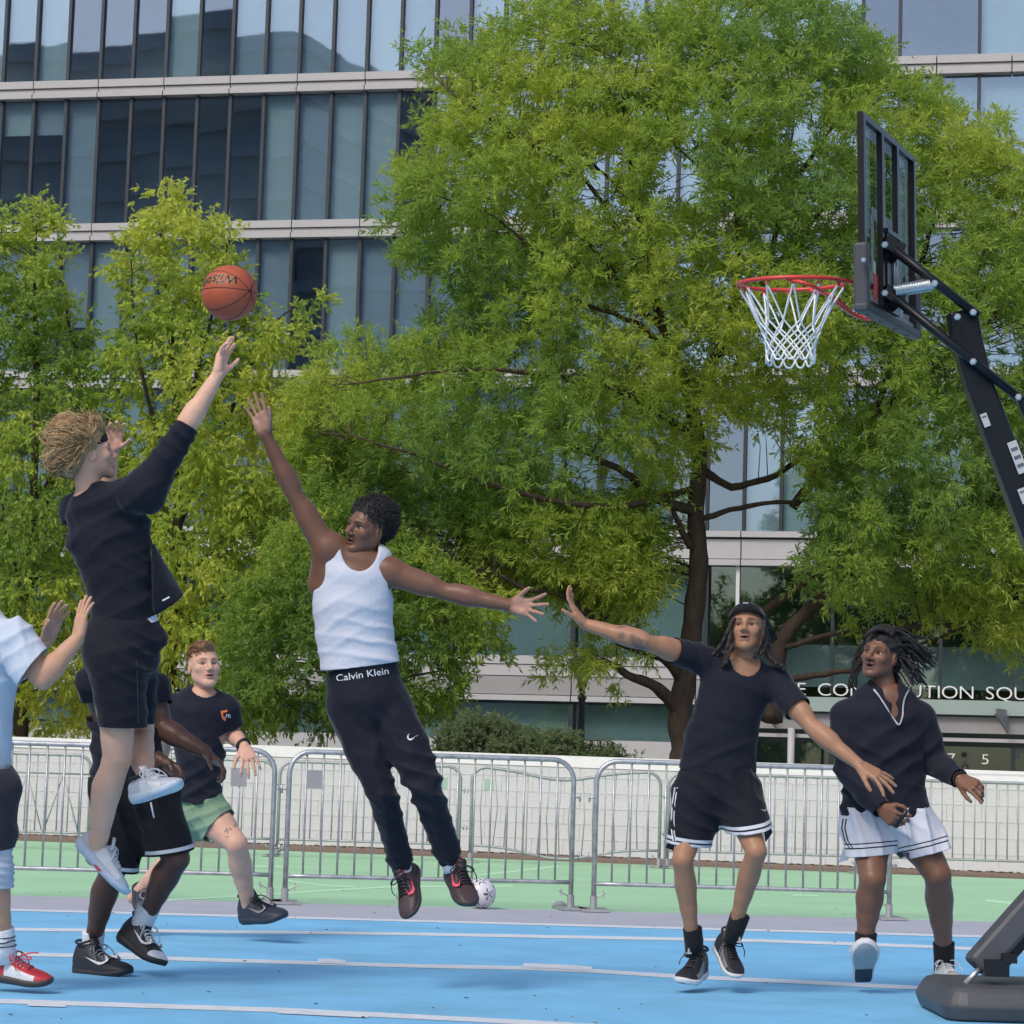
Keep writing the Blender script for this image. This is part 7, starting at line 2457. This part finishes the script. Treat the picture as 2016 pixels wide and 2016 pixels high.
wt.tube([wrL - (wrL - elL) * .12 + (s1 * math.cos(a) + s2 * math.sin(a)) * .034 for a in np.linspace(0, 6.283, 17)[:-1]], .010, 6, closed=True); wt.build('watch', M['watch'], f.root, True)
ch = MB(); ch.tube([nk + (CR * math.cos(a) * .072 + CB * math.sin(a) * .07) + A(0, 0, .03 - .05 * max(0, math.sin(a))) for a in np.linspace(-.2, math.pi + .2, 24)], .002, 5); ch.build('neck_chain', M['gold'], f.root, True)
# side parted hair
c, l, fw, u, sc_ = f.head
rg = np.random.default_rng(12)
B = Blob(); B.ell(HP(f, 0, -.020, .046), A(.0785, .098, .082), [l, fw, u], .02); B.ell(HP(f, 0, .03, .098), A(.055, .055, .026), [l, fw, u], .03)
B.ell(HP(f, 0, .105, .0), A(.09, .065, .068), [l, fw, u], .015, True); B.ell(HP(f, 0, .02, -.05), A(.12, .075, .075), [l, fw, u], .012, True)
V, F = B.mesh(.006, 1)
hair = mesh_obj('hair', V, F, M['hairbrown'], f.root, True)
N = vnormals(V, F); hb = MB()
zz = (V - c) @ u / sc_
for i in rg.choice(np.where(zz > .045)[0], 420):
    p0 = V[i]; n_ = N[i]
    dr = nrm(n_ * .28 + fw * .45 + l * (-.9) + u * .1 + rg.normal(size=3) * .07)
    L_ = .032 if zz[i] > .07 else .016
    tuft(hb, [p0 - n_ * .005, p0 + dr * L_ * .6, p0 + dr * L_ * .8 + nrm(dr - n_ * .9) * L_ * .5], .0042, 4)
hb.build('hair_strands', M['hairbrown'], hair, True)
FIG7 = f

# ================= the player entering at the left edge =================
f = Fig('player in pale tee and charcoal shorts cut by the left edge with both palms raised', 10.40, foot=(-30, 1948))
SK = (.52, .295, .195); SKP = (.46, .27, .21)
shR, elR, wrR = f.p(28, 1262, -.10), f.p(84, 1338, -.16), f.p(152, 1258, -.10)
shL, elL, wrL = f.p(-60, 1260, .22), f.p(10, 1330, .34), f.p(92, 1262, .22)
rings = [(-48, 1236, 56, .12, 0), (-40, 1270, 66, .15, 0), (-38, 1340, 68, .15, 0), (-44, 1430, 64, .14, 0), (-46, 1512, 64, .14, 0)]
hips = [(-46, 1512, 60, .13, 0), (-44, 1560, 66, .15, 0)]
hR, kR, aR = f.p(-22, 1560, -.08), f.p(-8, 1712, -.10), f.p(6, 1862, -.02)
hL, kL, aL = f.p(-60, 1560, .1), f.p(-110, 1720, .12), f.p(-170, 1862, .2)
B = Blob()
torso(B, f, rings, -.02); torso(B, f, hips, -.02)
nk = f.p(-62, 1226, 0)
B.seg(nk, shR, .06, .055, .05); B.seg(nk, shL, .06, .055, .05)
limb_arm(B, shR, elR, wrR, 1.08); limb_arm(B, shL, elL, wrL, 1.08)
limb_leg(B, hR, kR, aR, IM(-1, .1, -.1), 1.05); limb_leg(B, hL, kL, aL, IM(-1, .1, -.1), 1.05)
V, F = B.mesh(.006, 1); f.put(V, F, SK)
build_head(f, f.p(-84, 1150, 0), IM(.95, .12, -.2), IM(-.05, 1, 0), nk, SK, (.40, .18, .16), (.06, .04, .03), hair_col=(.04, .025, .018), hairline=.06)
build_hand(f, elR, wrR, f.p(163, 1212, -.06), IM(-.35, .35, -.75), IM(.8, .1, -.5), SK, SKP, 1.04, (.05, .05, .08, .12), .30, .6, .15)
build_hand(f, elL, wrL, f.p(108, 1222, .20), IM(-.5, .3, .7), IM(.8, .2, .3), SK, SKP, 1.04, (.12, .12, .15, .2), .2, .5, .15)
f.finish_body(skin('tan_skin', SK))
B = Blob()
torso(B, f, rings + [(-46, 1550, 68, .15, 0)], .006)
B.seg(f.p(-40, 1250, 0), shR, .085, .088, .05); B.seg(f.p(-40, 1250, 0), shL, .085, .085, .05)
B.seg(shR, shR + (elR - shR) * .8, .088, .095, .03); B.seg(shL, shL + (elL - shL) * .8, .088, .095, .03)
B.seg(f.p(-62, 1228, 0), f.p(-80, 1160, 0), .07, .085, .01, sub=True)
f.garment('pale_tee', B, M['whitetee'], cuts=[(f.p(70, 1306, -.12), IM(.72, -.55, 0), .15), (shL + (elL - shL) * .55, elL - shL, .14), (f.p(-46, 1515, 0), IM(0, -1, 0), .3)],
          fold=[(IM(.3, 1, 0), .08, .008, f.p(0, 1360, -.1), .16), (IM(1, .3, 0), .10, .007, None, 0), (IM(-.6, 1, 0), .07, .007, shR, .12)], seed=71)
B = Blob()
B.eseg(f.p(-46, 1500, 0), f.p(-44, 1556, 0), (66 * f.k, .15), (70 * f.k, .16), CR, CB, .03)
B.seg(hR, f.p(-12, 1705, -.09), .13, .082, .05); B.seg(hL, f.p(-105, 1705, .12), .13, .09, .05)
f.garment('shorts', B, M['darkgreyshort'], cuts=[(f.p(-10, 1672, -.09), IM(.1, -1, 0), .2), (f.p(-95, 1672, .12), IM(-.2, -1, 0), .18), (f.p(-46, 1508, 0), IM(0, 1, 0), .25)],
          fold=[(IM(1, .3, 0), .09, .007, None, 0)], seed=75)
B = Blob(); B.seg(f.p(-12, 1650, -.095), f.p(-8, 1712, -.10), .073, .068, .02); B.seg(f.p(-8, 1712, -.10), f.p(-4, 1775, -.08), .068, .070, .02)
f.garment('knee_sleeve', B, M['kneesleeve'], .007, cuts=[(f.p(-6, 1747, -.08), IM(.05, -1, 0), .12)], fold=[(IM(.2, 1, 0), .03, .003, None, 0)], seed=77)
M['sockstripe'] = stepmat('white_sock_black_stripes', [(0, (.70, .70, .74)), (.030, (.02, .02, .025)), (.036, (.70, .70, .74)), (.045, (.02, .02, .025)), (.052, (.70, .70, .74))], rough=.9)
so1 = sock(f, f.p(2, 1828, -.03), f.p(10, 1895, -.02), .052, .046, M['sockwhite'])
for yy in (1844, 1852, 1861):
    b = MB(); c_ = f.p(4 + (yy - 1828) * .12, yy, -.028)
    b.tube([c_ + (CR * math.cos(a) + CB * math.sin(a)) * .0495 + CU * (.004 * math.sin(3 * a) if yy == 1852 else 0) for a in np.linspace(0, 6.283, 25)[:-1]], .0025, 5, closed=True)
    b.build('sock_stripe', M['sockblack'], so1, True)
sock(f, f.p(-160, 1835, .19), f.p(-172, 1890, .21), .05, .046, M['sockwhite'])
RD = sty(S_RED, S_GUM, S_RED, S_WHT, S_RED, S_WHT, S_RED, tread=S_GUM, label='red and white basketball shoe tipped onto its toe')
shoe(f, f.p(-28, 1926, .02), f.p(102, 1944, -.05), IM(.0, 1, .05), RD, 1.1, .105)
shoe(f, f.p(-205, 1930, .25), f.p(-80, 1935, .20), IM(0, 1, 0), RD, 1.1, .105)
b = MB()
b.tube(bezier_pts([f.p(40, 1882, -.08), f.p(60, 1876, -.10), f.p(76, 1876, -.11)], 4), .003, 5); b.tube(bezier_pts([f.p(40, 1884, -.08), f.p(54, 1890, -.11), f.p(62, 1886, -.11), f.p(46, 1880, -.09)], 4), .003, 5)
b.build('lace_end', S_RED, f.root, True)
FIG8 = f
